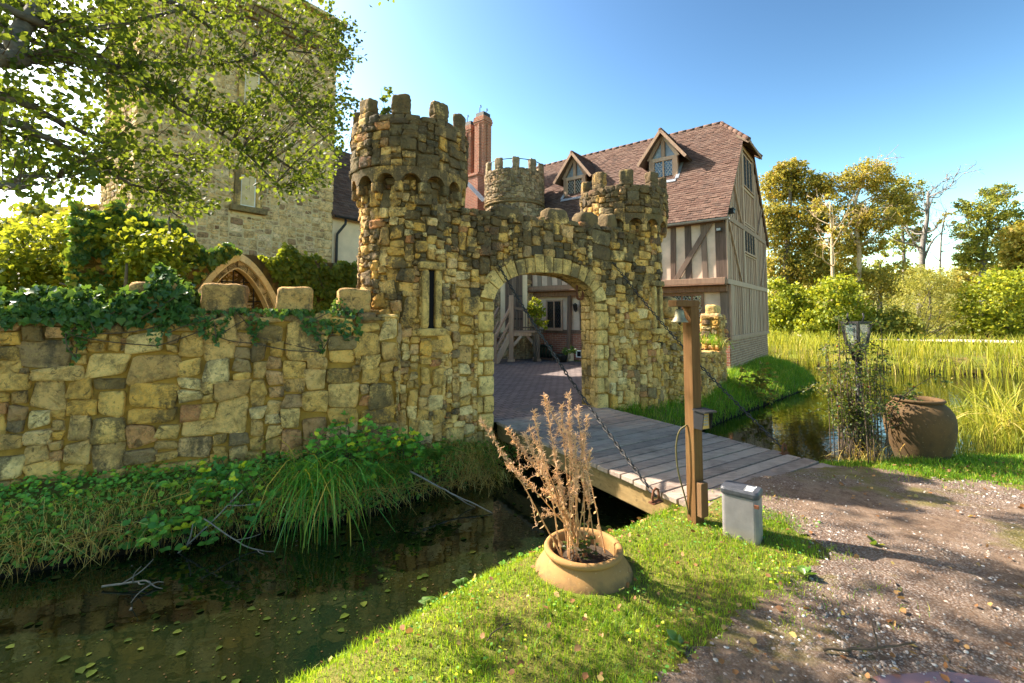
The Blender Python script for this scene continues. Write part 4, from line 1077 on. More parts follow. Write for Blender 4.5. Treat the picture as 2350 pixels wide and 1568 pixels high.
while z < KZ - .2:
    h_ = random.uniform(.26, .36); w_ = .5 if k % 2 else .3
    for (bb, aa) in ((KB1, KA0), (KB0, KA0)):
        sg = 1 if bb == KB1 else -1
        rock(mb, H(aa + (.8 - w_) / 2 - .015, bb - sg * (w_ / 2 - .015), z + h_ / 2), (HA, HB, UP), (.8 - w_, w_, h_ - .015), 700 + k, .03, .01, (random.random() * .5, .2, .5), 1)
    z += h_; k += 1
mb.build('masonry', [M['pale_mortar'], M['keep_stone']], keep)
mb = MB(); cc_ = H((KA0 + KA1) / 2, (KB0 + KB1) / 2, 0); la, lb = KA1 - KA0, KB1 - KB0
for z, h_, e_ in ((KZ + .06, .14, .06), (KZ + .19, .12, .16), (KZ + .36, .22, .24), (KZ + .51, .08, .30)): mb.box(cc_ + UP * z, (HA, HB, UP), (la + 2 * e_, lb + 2 * e_, h_), (.4, .5, .5))
mb.build('cornice', M['dressed'], keep, bevel=.02)
mb = MB(); mb.box(cc_ + UP * (KZ + .95), (HA, HB, UP), (la + .12, lb + .12, .8), (.3, .4, .5)); mb.box(cc_ + UP * (KZ + 1.4), (HA, HB, UP), (la + .5, lb + .5, .12), (.7, .5, .5)); mb.build('parapet', M['keep_stone'], keep, bevel=.02)
for b, z0, z1, w_ in KW:
    c = H(KA0, b, (z0 + z1) / 2); mb = MB()
    for sg in (-1, 1): mb.box(c + HB * sg * (w_ / 2 + .08) + HA * .02, (HB, HA, UP), (.16, .16, z1 - z0), (.3, .2, .5), 0)
    mb.box(c + UP * ((z1 - z0) / 2 + .09) + HA * .02, (HB, HA, UP), (w_ + .4, .16, .18), (.3, .3, .5), 0); mb.box(c - UP * ((z1 - z0) / 2 + .10) - HA * .04, (HB, HA, UP), (w_ + .55, .26, .16), (.8, .8, .5), 0)
    mb.box(c + HA * .06, (HB, HA, UP), (w_ + .02, .03, z1 - z0), None, 1)
    for sg in (-1, 1): mb.box(c + HB * sg * (w_ / 2 - .02) + HA * .03, (HB, HA, UP), (.035, .05, z1 - z0), None, 2); mb.box(c + UP * sg * ((z1 - z0) / 2 - .02) + HA * .03, (HB, HA, UP), (w_, .05, .035), None, 2)
    mb.build('window', [M['dressed'], M['glass'], M['white_paint']], keep, bevel=.008)

# ------------------------------------------------------------------ garden wall with pointed arch and iron grille
gw = thing('garden_wall', 'ivy covered wall with a pointed stone arch and iron grille', 'wall', V3(-4.9, 8.2, 0))
GWO = V3(-3.45, 10.0, 0); GWN = V3(.7864, -.6177, 0)
def W_(t, d, z): return GWO + HB * t - GWN * d + UP * z
tc, hwid, zsp, zap = -2.37, .60, 1.70, 2.50
def parch(h, top, n=12):
    """pointed arch outline from left foot to right foot"""
    pts = []
    for k in range(n + 1):
        q = k / n; x = -h * (1 - q); pts.append((x, zsp + (top - zsp) * sin(q * pi / 2) ** .9 * (1 - .06 * sin(q * pi))))
    return pts + [(-x, z) for x, z in pts[-2::-1]]
PA = parch(hwid, zap)
mb = MB()
ou = [(-4.5, -.3), (tc - hwid, -.3)] + [(tc + x, z) for x, z in PA] + [(tc + hwid, -.3), (.6, -.3), (.6, 2.75), (-4.5, 2.75)]
mb.prism([W_(t, .03, z) for t, z in ou], -GWN * .38, None, 0)
stones(mb, pack(-4.5, .5, .6, 2.7, .04, [(.24, .15, 3), (.17, .11, 3), (.32, .2, 1)], lambda S, Z: ~((np.abs(S - tc) < .85) & (Z < 2.9)), 151), planar(W_(0, .03, 0), HB, GWN), (.01, .04), .02, 10, .45, 1, 152)
mb.box(W_(tc, .75, 1.2), (HB, GWN, UP), (1.8, .1, 3.2), None, 0)
stones(mb, pack(tc - .85, tc + .85, .6, 2.7, .03, [(.24, .13, 3), (.17, .1, 3), (.3, .15, 1)], None, 153), planar(W_(0, .71, 0), HB, GWN), (.004, .012), .014, 10, .35, 2, 154)
mb.build('masonry', [M['mortar'], M['wall_stone'], M['sunlit_arch_stone']], gw)
mb = MB(); nA_ = len(PA)
for (h0, t0, h1, t1, d, th) in ((hwid - .02, zap - .02, hwid + .10, zap + .13, .03, .2), (hwid + .09, zap + .12, hwid + .20, zap + .25, -.05, .18)):
    I, O = parch(h0, t0), parch(h1, t1)
    for k in range(0, nA_ - 1, 3):
        kk = min(k + 3, nA_ - 1); P = [W_(tc + x, d, z) for x, z in I[k:kk + 1]] + [W_(tc + x, d, z) for x, z in O[k:kk + 1][::-1]]
        mb.prism(P, -GWN * th, (random.random(), .1, .5))
mb.build('arch_surround', M['sunlit_arch_stone'], gw, bevel=.008)
mb = MB()
for x in (-.36, -.18, 0, .18, .36): mb.tube([W_(tc + x, .22, .9), W_(tc + x, .22, np.interp(x, [p[0] for p in PA], [p[1] for p in PA]))], .011, 6)
for z in (1.2, 1.55, 1.9, 2.25):
    hx = hwid if z < zsp else np.interp(z, [p[1] for p in PA[:13]], [-p[0] for p in PA[:13]])
    mb.tube([W_(tc - hx, .22, z), W_(tc + hx, .22, z)], .011, 6)
mb.build('iron_grille', M['iron'], gw)
# ------------------------------------------------------------------ ground, water, road, courtyard
NEAR = np.array([(-14, -3.0), (-9, -1.5), (-3.2, .95), (-1.36, 2.28), (-.8, 2.82), (-.25, 3.40), (.1, 3.68), (.75, 3.96), (1.25, 4.33), (1.62, 4.72), (2.3, 5.2), (3.3, 5.6), (3.9, 5.62), (5.3, 5.85), (6.2, 5.85), (9, 5.6), (14, 5.0), (34, 4)])
FAR = np.array([(34, 12), (18.2, 17.1), (14.6, 18.7), (12.4, 21.5), (11.2, 20.3), (10.7, 18.2), (10.35, 15.7), (9.6, 14.6), (7.0, 12.15), (4.65, 9.95), (4.0, 9.3), (3.35, 8.7), (2.8, 8.1), (2.2, 7.8), (1.5, 7.7), (.0, 7.1), (-.3, 6.55), (-1.0, 5.85), (-1.77, 5.15), (-3.31, 4.6), (-4.36, 4.05), (-7, 2.75), (-14, .2)])
WATER = np.vstack([NEAR, FAR]); ZW = -.6
def pdist(P, L):
    d = np.full(len(P), 1e9)
    for a, b in zip(L[:-1], L[1:]):
        ab = b - a; t = np.clip(((P - a) @ ab) / (ab @ ab), 0, 1); d = np.minimum(d, np.linalg.norm(P - a - t[:, None] * ab, axis=1))
    return d
def inside(P, Q):
    r = np.zeros(len(P), bool); j = len(Q) - 1
    for i in range(len(Q)):
        a, b = Q[i], Q[j]; c = ((a[1] > P[:, 1]) != (b[1] > P[:, 1])) & (P[:, 0] < (b[0] - a[0]) * (P[:, 1] - a[1]) / (b[1] - a[1] + 1e-12) + a[0]); r ^= c; j = i
    return r
COURT = np.array([G(0, .02, 0)[:2], G(2.1, .02, 0)[:2], G(2.1, .45, 0)[:2], G(4.6, .9, 0)[:2], H(.4, -.0, 0)[:2], H(9.6, 0, 0)[:2], H(10.7, -6, 0)[:2], G(-4.2, 1.6, 0)[:2], G(0, .45, 0)[:2]])
def height(x, y):
    P = np.stack([np.asarray(x, float).ravel(), np.asarray(y, float).ravel()], 1)
    dn, df = pdist(P, NEAR), pdist(P, FAR); ins = inside(P, WATER); d = np.minimum(dn, df)
    nr = dn < df
    k = np.where(nr, .13, np.where(P[:, 0] < -.2, .55, .40))
    lev = np.where(nr, .60, np.where(P[:, 0] < -.2, .62, .62))
    out = ZW + lev * (1 - np.exp(-d / k)) + (fbm(P[:, 0] * 1.1, P[:, 1] * 1.1, 3) - .5) * .07 * np.clip(d * 1.2, 0, 1)
    hum = np.clip((fbm(P[:, 0] * .35, P[:, 1] * .35, 9) - .5) * .12 * np.clip((d - 1) / 3, 0, 1), -.04, .04)
    out = out + hum
    r = np.hypot(P[:, 0], P[:, 1]); out = out + np.clip((r - 40) / 120, 0, 1) ** 1.3 * 9 * (P[:, 1] > 0)
    ct = inside(P, COURT); out = np.where(ct, np.minimum(out, -.02), out)
    hz = ZW - .55 * (1 - np.exp(-d / .45))
    return np.where(ins, hz, out)
def axis(lo, hi, step, far, n):
    c = np.arange(lo, hi + step, step); g = np.geomspace(1, far, n)
    return np.concatenate([lo - g[::-1], c, hi + g])
gx, gy = axis(-7.5, 10, .085, 400, 34), axis(.5, 14, .085, 400, 34)
A, B = np.meshgrid(gx, gy, indexing='ij'); Zg = height(A, B).reshape(A.shape)
def gridmesh(A, B, Z, keep=None):
    nx, ny = A.shape; idx = np.arange(nx * ny).reshape(nx, ny)
    F = np.stack([idx[:-1, :-1], idx[1:, :-1], idx[1:, 1:], idx[:-1, 1:]], -1).reshape(-1, 4)
    if keep is not None: F = F[keep.reshape(-1)]
    V = np.stack([A, B, Z], -1).reshape(-1, 3)
    u, inv = np.unique(F, return_inverse=True)
    return V[u], inv.reshape(F.shape)
def ground_mat():
    n = NT('turf_soil'); p = n.pos()
    a = n.noise(p, 1.4, 5); b = n.noise(p, 18, 5, .7)
    c = n.mix(n.step(a, .4, .65), (.12, .15, .022), (.17, .13, .045))
    c = n.mix(n.math('MULTIPLY', n.step(b, .5, .7), .6), c, (.06, .042, .02))
    z = n.sep(p)[2]
    c = n.mix(n.step(z, -.30, -.56), c, (.018, .013, .008))
    return n.done(n.bsdf(c, .97, n.bump(b, .8, .04), spec=.1))
M['ground'] = ground_mat()
V_, F_ = gridmesh(A, B, Zg); mb = MB(); mb.add(V_, F_, None, 0, True)
tag(mb.build('ground', M['ground'], loc=(0, 0, 0)), kind='structure')

def water_mat():
    n = NT('moat_water'); p = n.pos()
    c = n.mix(n.step(n.noise(p, .9, 4), .35, .7), (.0025, .008, .0035), (.007, .0085, .0025))
    sc = n.step(n.noise(n.mapping(p, (1, 1, 1)), 70, 3, .6), .70, .76)
    c = n.mix(n.math('MULTIPLY', sc, n.math('MULTIPLY', n.step(n.noise(p, 1.1, 3), .45, .6), .7)), c, (.09, .10, .05))
    dif = n.N('ShaderNodeBsdfDiffuse'); n.L(c, dif.inputs[0])
    gl = n.N('ShaderNodeBsdfGlossy'); gl.inputs['Roughness'].default_value = .02
    h = n.math('ADD', n.noise(n.mapping(p, (1, 1.6, 1)), 2.2, 3), n.math('MULTIPLY', n.noise(p, 9, 2), .25))
    bm = n.bump(h, .10, .03); n.L(bm, gl.inputs['Normal'])
    fr = n.N('ShaderNodeFresnel'); fr.inputs['IOR'].default_value = 1.5; n.L(bm, fr.inputs['Normal'])
    m = n.N('ShaderNodeMixShader'); n.L(n.math('ADD', fr.outputs[0], .06), m.inputs[0]); n.L(dif.outputs[0], m.inputs[1]); n.L(gl.outputs[0], m.inputs[2])
    return n.done(m.outputs[0])
M['water'] = water_mat()
mb = MB(); mb.add([(-20, -8, ZW), (40, -8, ZW), (40, 26, ZW), (-20, 26, ZW)], [(0, 1, 2, 3)])
tag(mb.build('moat_water', M['water']), kind='structure')

# gravel drive: a sheet of its own with a ragged edge
GRAV = np.array([(2.0, 4.4), (2.12, 4.05), (2.24, 3.6), (2.03, 3.15), (1.65, 2.86), (1.28, 2.62), (.93, 2.36), (.6, 2.1), (.1, 1.55), (-1, .5), (-4, -3), (-4, -12), (40, -12), (40, 2.2), (20, 3.0), (10, 3.9), (6.5, 4.25), (4.89, 4.5), (4.19, 4.72), (3.8, 5.08), (3.3, 5.35)])
gx2, gy2 = axis(-1.5, 8, .06, 32, 16), axis(1.0, 5.4, .06, 14, 14)[14 - 14:]
A2, B2 = np.meshgrid(gx2, gy2, indexing='ij'); Pm = np.stack([A2.ravel(), B2.ravel()], 1)
ed = (fbm(Pm[:, 0] * 3, Pm[:, 1] * 3, 21) - .5) * .55
dd = pdist(Pm, np.vstack([GRAV, GRAV[:1]])); sg_ = np.where(inside(Pm, GRAV), 1, -1) * dd
kp = (sg_ + ed * np.clip(1.3 - np.abs(sg_), 0, 1) > .0).reshape(A2.shape)
kc = kp[:-1, :-1] & kp[1:, 1:] & kp[1:, :-1] & kp[:-1, 1:]
def zgrav(x, y):
    return height(x, y) + .008 + (fbm(np.asarray(x).ravel() * 9, np.asarray(y).ravel() * 9, 5) - .5) * .02
V_, F_ = gridmesh(A2, B2, zgrav(A2, B2).reshape(A2.shape), kc)
def gravel_mat():
    n = NT('gravel_drive'); p = n.pos()
    d = n.N('ShaderNodeTexVoronoi'); n.L(p, d.inputs['Vector']); d.inputs['Scale'].default_value = 78
    sepc = n.N('ShaderNodeSeparateColor'); n.L(d.outputs['Color'], sepc.inputs[0])
    st_ = n.ramp(sepc.outputs[0], [(0, (.17, .135, .11)), (.4, (.22, .18, .15)), (.75, (.28, .23, .195)), (1, (.36, .31, .27))])
    c = n.mix(n.step(d.outputs['Distance'], .35, .60), st_, (.13, .085, .06))
    earth = n.step(n.noise(p, 1.1, 7, .7), .44, .58)
    c = n.mix(n.math('MULTIPLY', earth, .8), c, n.mix(n.step(n.noise(p, 14, 5, .7), .4, .65), (.13, .085, .055), (.25, .175, .12)))
    moss = n.step(n.noise(n.mapping(p, (1, 1, 1)), .95, 6, .7), .54, .62)
    c = n.mix(n.math('MULTIPLY', moss, .65), c, (.15, .14, .025))
    c = n.mix(n.math('MULTIPLY', n.step(n.noise(p, 3.4, 6, .7), .50, .66), .5), c, (.30, .225, .165))
    h = n.math('ADD', n.math('MULTIPLY', n.math('MULTIPLY', n.math('SUBTRACT', 1.0, d.outputs['Distance']), n.math('SUBTRACT', 1.0, earth)), .5), n.math('MULTIPLY', n.noise(p, 40, 7, .8), 1.2))
    return n.done(n.bsdf(c, .95, n.bump(h, .8, .03), spec=.12))
M['gravel'] = gravel_mat()
mb = MB(); mb.add(V_, F_, None, 0, True); tag(mb.build('gravel_drive', M['gravel']), kind='structure')
# little stones lying on it
def pebbles(P, smin, smax, seed):
    r = np.random.default_rng(seed); m = len(P)
    base = np.array([(1, 0, 0), (.35, .9, 0), (-.8, .6, 0), (-.75, -.65, 0), (.4, -.9, 0), (.55, .25, .75), (-.4, .3, .9), (0, -.5, .8)])
    F = [(0, 1, 5), (1, 2, 6, 5), (2, 3, 6), (3, 4, 7), (4, 0, 5, 7), (3, 7, 6), (5, 6, 7)]
    s = r.uniform(smin, smax, m) ** 1.0; an = r.uniform(0, 2 * pi, m); q = base[None] * (1 + r.normal(0, .18, (m, 8, 3)))
    q = q * s[:, None, None] * np.stack([r.uniform(.8, 1.3, m), r.uniform(.6, 1, m), r.uniform(.45, .8, m)], 1)[:, None]
    c, s_ = np.cos(an)[:, None], np.sin(an)[:, None]
    X = q[..., 0] * c - q[..., 1] * s_; Y_ = q[..., 0] * s_ + q[..., 1] * c
    V = np.stack([X + P[:, 0, None], Y_ + P[:, 1, None], q[..., 2] + P[:, 2, None] - s[:, None] * .12], -1).reshape(-1, 3)
    Fs = [tuple(i + 8 * k for i in f) for k in range(m) for f in F]
    return V, Fs, np.repeat(r.random((m, 3)), 8, 0)
def scatter(n, poly, seed, box):
    r = np.random.default_rng(seed); P = np.stack([r.uniform(box[0], box[1], n), r.uniform(box[2], box[3], n)], 1); return P[inside(P, poly)]
def pebble_mat():
    n = NT('pebble'); r, g, b = n.tint(); p = n.pos()
    c = n.ramp(r, [(0, (.18, .15, .125)), (.35, (.27, .225, .19)), (.6, (.22, .155, .115)), (.8, (.37, .33, .29)), (.95, (.52, .49, .45)), (1, (.16, .155, .16))])
    return n.done(n.bsdf(c, .85, n.bump(n.noise(p, 150, 2), .2, .003), spec=.25))
M['pebble'] = pebble_mat()
P1_ = scatter(48000, GRAV, 4, (.3, 6.5, 1.7, 4.8))
r_ = np.random.default_rng(44)
w1 = fbm(P1_[:, 0] * 1.6, P1_[:, 1] * 1.6, 31); edge = pdist(P1_, GRAV[1:10])
P1_ = P1_[r_.random(len(P1_)) < np.clip((w1 - .38) * 2.2, .06, 1) * (.3 + 1.3 * np.exp(-edge / .4))]
V_, F_, C_ = pebbles(np.column_stack([P1_, zgrav(P1_[:, 0], P1_[:, 1])]), .004, .0145, 5)
mb = MB(); mb.add(V_, F_, C_, 0, False); tag(mb.build('gravel', M['pebble']), kind='stuff')
# shallow puddle in the wheel track
pz = float(height([2.15], [2.23])[0])
mb = MB(); an = np.linspace(0, 2 * pi, 40)[:-1]; pc_ = atz(2130, 1562, 0)
pts = [(pc_[0] + (.26 + .08 * sin(3 * t) + .03 * sin(7 * t)) * cos(t), pc_[1] + (.10 + .02 * sin(2 * t + 1)) * sin(t) - .03, 0) for t in an]
zz = max(zgrav(np.array([q[0] for q in pts]), np.array([q[1] for q in pts]))) - .004
def puddle_mat():
    n = NT('puddle_water'); p = n.pos()
    return n.done(n.bsdf((.16, .085, .075), .05, n.bump(n.noise(p, 14, 2), .05, .01), spec=.8))
M['puddle'] = puddle_mat()
mb.add([(x, y, zz) for x, y, _ in pts], [tuple(range(len(pts)))]); tag(mb.build('puddle_water', M['puddle']), kind='structure')

# courtyard pavers
def paver_mat():
    n = NT('courtyard_paver'); uv = n.N('ShaderNodeUVMap').outputs[0]; p = n.pos()
    b = n.N('ShaderNodeTexBrick'); n.L(uv, b.inputs['Vector']); b.inputs['Scale'].default_value = 1; b.inputs['Brick Width'].default_value = .2; b.inputs['Row Height'].default_value = .13
    b.inputs['Mortar Size'].default_value = .010; b.inputs['Mortar Smooth'].default_value = .4
    b.inputs['Color1'].default_value = (.15, .12, .115, 1); b.inputs['Color2'].default_value = (.23, .185, .17, 1); b.inputs['Mortar'].default_value = (.03, .026, .024, 1)
    c = n.mix(n.math('MULTIPLY', n.step(n.noise(p, 2, 5), .45, .75), .4), b.outputs['Color'], (.10, .085, .075))
    h = n.math('SUBTRACT', n.math('MULTIPLY', n.noise(p, 30, 4), .4), b.outputs['Fac'])
    return n.done(n.bsdf(c, .8, n.bump(h, .8, .015), spec=.3))
M['paver'] = paver_mat()
mb = MB(); mb.add([(q[0], q[1], .0) for q in COURT], [tuple(range(len(COURT)))])
o = mb.build('courtyard_paving', M['paver']); tag(o, kind='structure'); set_uv(o, GU, GN)
mb = MB(); cc = atz(1215, 938, .0); mb.lathe(cc, [(0, .012), (.24, .012), (.25, .004), (.27, .012), (.29, .010), (.30, 0)], 28)
tag(mb.build('drain_cover', flat('drain_iron', (.12, .105, .10), .7, .2)), 'round dark metal drain cover set in the courtyard paving inside the arch', 'drain cover')

# far lane
RD = np.array([(14.5, 48), (17.8, 38), (20.6, 29.2), (24, 26.0), (30, 23.2), (46, 18)])
def ribbon(L, w_, z):
    t = np.linspace(0, len(L) - 1, 60); P = np.stack([np.interp(t, range(len(L)), L[:, k]) for k in (0, 1)], 1)
    T = np.gradient(P, axis=0); T /= np.linalg.norm(T, axis=1)[:, None]; Nn = np.stack([-T[:, 1], T[:, 0]], 1)
    a, b = P + Nn * w_ / 2, P - Nn * w_ / 2
    V = np.vstack([np.column_stack([a, np.full(60, z)]), np.column_stack([b, np.full(60, z)])])
    return V, [(i, i + 1, 60 + i + 1, 60 + i) for i in range(59)]
M['lane'] = flat('lane', (.55, .46, .40), .95, nz=3, var=.15)
mb = MB(); V_, F_ = ribbon(RD, 3.2, .22); mb.add(V_, F_); tag(mb.build('road', M['lane']), kind='structure')

# ------------------------------------------------------------------ drawbridge
BP, BQ = V3(.8446, .535, 0), V3(-.5, .866, 0)
BO = V3(1.681, 3.883, 0); BW = 2.19
def Bd(i, j, z): return BO + BP * i + BQ * j + UP * z
db = thing('drawbridge', 'flat plank drawbridge of weathered grey boards across the moat', 'bridge', Bd(1.1, 1.9, -.3))
mb = MB(); j = 0; r_ = np.random.default_rng(6); k = 0
def jend(i): # far end meets the arch line
    q = Bd(i, 0, 0); return np.dot(GN, G(0, .06, 0) - q) / np.dot(GN, BQ)
while j < 4.6:
    w_ = .182
    i0, i1 = -.02 + r_.normal(0, .006), BW + .02 + r_.normal(0, .008)
    je0, je1 = jend(i0), jend(i1)
    if j > max(je0, je1) - .05: break
    z = r_.normal(0, .0022)
    if j + w_ < min(je0, je1):
        mb.box(Bd((i0 + i1) / 2, j + w_ / 2, -.024 + z), (BP, BQ, UP), (i1 - i0, w_ - .019, .048), (r_.random() * .8 + .1, r_.random(), r_.random()))
    else:
        ia = max(i0, 0.0)
        P = [Bd(i0, j + .006, z), Bd(i1, j + .006, z), Bd(i1, min(j + w_ - .006, max(j + .02, je1)), z), Bd(i0, min(j + w_ - .006, max(j + .02, je0)), z)]
        mb.prism(P, (0, 0, -.046), (r_.random(), r_.random(), .5))
    j += w_; k += 1
for k in range(19):
    for i in (.09, .12, BW / 2 - .015, BW / 2 + .015, BW - .12, BW - .09):
        for dj in (.045, .137): mb.lathe(Bd(i + r_.normal(0, .004), k * .182 + dj, .0015), [(.0055, 0), (.004, .0012), (0, .0015)], 6, None, 1)
mb.build('deck', [M['deck'], M['iron']], db, bevel=.006)
for i in (.10, BW - .10, BW / 2):
    mb = MB(); mb.bar(Bd(i, .12, -.17), Bd(i, 4.0 - (0 if i > 1 else .1), -.17), UP, .12, .235, (.5, .5, .5)); mb.build('side_beam', M['fascia'], db, bevel=.01)
mb = MB(); mb.bar(Bd(0, -.012, -.06), Bd(BW, -.012, -.06), UP, .024, .10, (.4, .5, .5)); mb.build('end_board', M['warm_oak'], db, bevel=.004)
mb = MB(); mb.box(Bd(BW / 2, .55, -.62), (BP, BQ, UP), (BW + .3, .35, .68)); mb.build('abutment', M['gate_stone'], db, bevel=.03)

# chains
def chain(name, label, A, B, sag, wire=.0082, ln=.074, wd=.046):
    A, B = np.asarray(A, float), np.asarray(B, float); L = np.linalg.norm(B - A); n = int(L * 1.01 / (ln - 2.2 * wire)); t = np.linspace(0, 1, n + 1)
    P = A + (B - A) * t[:, None]; P[:, 2] -= sag * 4 * t * (1 - t)
    th = thing(name, label, 'chain', B)
    mb = MB(); seg = 14; q = np.arange(seg) * 2 * pi / seg; side0 = nrm(np.cross(B - A, UP))
    for k in range(n):
        c = (P[k] + P[k + 1]) / 2; d = nrm(P[k + 1] - P[k]); rl = (k % 2) * pi / 2 + .5 + .15 * sin(k * 1.7)
        s0 = side0; u0 = np.cross(s0, d); s = s0 * cos(rl) + u0 * sin(rl); nn = np.cross(d, s)
        hl, hw = ln / 2 - wire, wd / 2 - wire
        ctr = np.stack([np.where(np.abs(np.cos(q)) > .01, np.sign(np.cos(q)) * (hl - hw), 0) + hw * np.cos(q), hw * np.sin(q)], 1)
        Vv = []; rn = 5; a = np.arange(rn) * 2 * pi / rn
        for j in range(seg):
            o = np.array([cos(q[j]), sin(q[j])]); cp = c + d * ctr[j, 0] + s * ctr[j, 1]; rad = d * o[0] + s * o[1]
            Vv.append(cp + wire * (np.outer(np.cos(a), rad) + np.outer(np.sin(a), nn)))
        F = [(j * rn + i, j * rn + (i + 1) % rn, ((j + 1) % seg) * rn + (i + 1) % rn, ((j + 1) % seg) * rn + i) for j in range(seg) for i in range(rn)]
        mb.add(np.vstack(Vv), F, None, 0, True)
    mb.build('links', M['iron'], th)
    mb = MB(); d = nrm(P[-1] - P[-2]); c = B - d * .0 
    mb.tube([c + UP * .055 + BP * .03, c + UP * .07, c + UP * .055 - BP * .03, c - UP * .01 - BP * .045, c - UP * .04 - BP * .035], .011, 7, None, 0); mb.tube([c + UP * .055 + BP * .03, c - UP * .01 + BP * .045, c - UP * .04 + BP * .035], .011, 7, None, 0)
    mb.tube([c - UP * .035 - BP * .065, c - UP * .035 + BP * .065], .012, 7); mb.box(c - UP * .045, (BP, BQ, UP), (.13, .06, .012)); mb.build('shackle', M['rust'], th)
    return th
ceL, ceR = atz(1505, 1140, .045), atz(1800, 1032, .045)
chain('chain', 'iron drawbridge chain in front of the arch opening', G(.05, -.06, 2.42), ceL, .10)
chain('chain', 'iron drawbridge chain passing behind the bell post', G(2.44, -.06, 2.62), ceR, .12)

# ------------------------------------------------------------------ bell post, bell, keypad, cable
pn1, pn2 = nrm(V3(-.90, -.43, 0)), nrm(V3(.43, -.90, 0))
PB = atz(1605, 1207, 0) * V3(1, 1, 0) + V3(0, .07, 0)
bp = thing('bell_post', 'square brown timber post with short arm holding the bell', 'post', PB - UP * .05)
mb = MB(); mb.box(PB + UP * .85, (pn1, pn2, UP), (.092, .092, 1.82), (.5, .5, .5)); mb.build('post', M['post_wood'], bp, bevel=.005)
mb = MB(); mb.box(PB + pn1 * .075 + pn2 * .001 + UP * 1.742, (pn1, pn2, UP), (.25, .094, .052), (.52, .5, .5)); mb.build('arm', M['post_wood'], bp, bevel=.004)
mb = MB(); mb.box(PB + pn2 * .072 + UP * .20, (pn1, pn2, UP), (.075, .05, .26), (.58, .5, .5)); mb.build('block', M['post_wood'], bp, bevel=.004)
bc_ = PB + pn1 * .125 + UP * 1.70
bell = thing('bell', 'small greenish bronze bell hanging from the post arm', 'bell', bc_ - UP * .12)
mb = MB(); mb.lathe(bc_, [(0, .0), (.022, -.002), (.032, -.012), (.036, -.035), (.042, -.065), (.055, -.092), (.066, -.105), (.066, -.110), (.058, -.106), (.04, -.08), (0, -.02)], 26); mb.build('bell_body', M['bronze'], bell)
mb = MB(); mb.tube([bc_ - UP * .03, bc_ - UP * .115], .005, 6); mb.lathe(bc_ - UP * .117, [(0, .014), (.012, .006), (.012, -.006), (0, -.014)], 10); mb.build('clapper', M['iron'], bell)
mb = MB(); mb.tube([bc_ + UP * .018, bc_ - UP * .004], .012, 8); mb.build('hanger', M['iron'], bell)
kc_ = PB + pn2 * .046 + UP * .82
kp_ = thing('keypad', 'black hooded entry keypad with brass number pad on the bell post', 'keypad', kc_ - UP * .07)
kc_ = kc_ + pn2 * .035
mb = MB(); mb.box(kc_ , (pn1, pn2, UP), (.10, .07, .14)); 
for sg in (-1, 1): mb.prism([kc_ + pn1 * sg * .05 + pn2 * .03 + UP * .07, kc_ + pn1 * sg * .05 + pn2 * .075 + UP * .07, kc_ + pn1 * sg * .05 + pn2 * .05 - UP * .07, kc_ + pn1 * sg * .05 + pn2 * .03 - UP * .07], -pn1 * sg * .006)
mb.build('housing', M['black_plastic'], kp_, bevel=.003)
mb = MB(); mb.prism([kc_ - pn1 * .065 - pn2 * .03 + UP * .074, kc_ + pn1 * .065 - pn2 * .03 + UP * .074, kc_ + pn1 * .065 + pn2 * .095 + UP * .068, kc_ - pn1 * .065 + pn2 * .095 + UP * .068], UP * .012); mb.build('hood', M['black_plastic'], kp_)
mb = MB(); mb.box(kc_ + pn2 * .038 - UP * .003, (pn1, pn2, UP), (.082, .004, .12), None, 0)
for i in (-1, 0, 1):
    for j in range(4): mb.box(kc_ + pn2 * .043 + pn1 * i * .018 + UP * (.035 - j * .022), (pn1, pn2, UP), (.011, .006, .013), None, 1)
mb.build('number_pad', [M['brass'], M['galv']], kp_)
cpts = [PB + pn1 * .05 - pn2 * .02 + UP * .76, PB + pn1 * .10 - pn2 * .06 + UP * .72, PB + pn1 * .12 - pn2 * .08 + UP * .58, PB + pn1 * .11 - pn2 * .07 + UP * .38, PB + pn1 * .07 - pn2 * .04 + UP * .2, PB + pn1 * .052 - pn2 * .02 + UP * .06]
t = np.linspace(0, len(cpts) - 1, 30); cp = np.stack([np.interp(t, range(len(cpts)), [c[k] for c in cpts]) for k in range(3)], 1)
for _ in range(6): cp[1:-1] = (cp[:-2] + 2 * cp[1:-1] + cp[2:]) / 4
mb = MB(); mb.tube(cp, .0065, 7); tag(mb.build('cable', M['cable']), 'loose olive cable looping down beside the bell post', 'cable')

# ------------------------------------------------------------------ mail box
me1, me2 = nrm(V3(.77, -.64, 0)), nrm(V3(.64, .77, 0))
mc = atz(1700, 1240, 0) * V3(1, 1, 0) + me2 * .06; mbx = thing('mail_box', 'grey metal post box with dark lid lettered MAIL on the grass', 'mailbox', mc - UP * .03)
def rrect(hw, hd, rad, n=5):
    out = []
    for (sx, sy, a0) in ((1, 1, 0), (-1, 1, pi / 2), (-1, -1, pi), (1, -1, 3 * pi / 2)):
        for k in range(n):
            a = a0 + pi / 2 * k / (n - 1); out.append((sx * (hw - rad) + rad * cos(a), sy * (hd - rad) + rad * sin(a)))
    return out
def loft(mb, c, e1, e2, secs, mi=0, cap=True, smooth=False):
    n = len(secs[0][0]); V = []
    for pts, z in secs: V += [c + e1 * x + e2 * y + UP * z for x, y in pts]
    F = [(k * n + i, k * n + (i + 1) % n, (k + 1) * n + (i + 1) % n, (k + 1) * n + i) for k in range(len(secs) - 1) for i in range(n)]
    if cap: F += [tuple(range(n - 1, -1, -1)), tuple(range((len(secs) - 1) * n, len(secs) * n))]
    mb.add(V, F, None, mi, smooth)
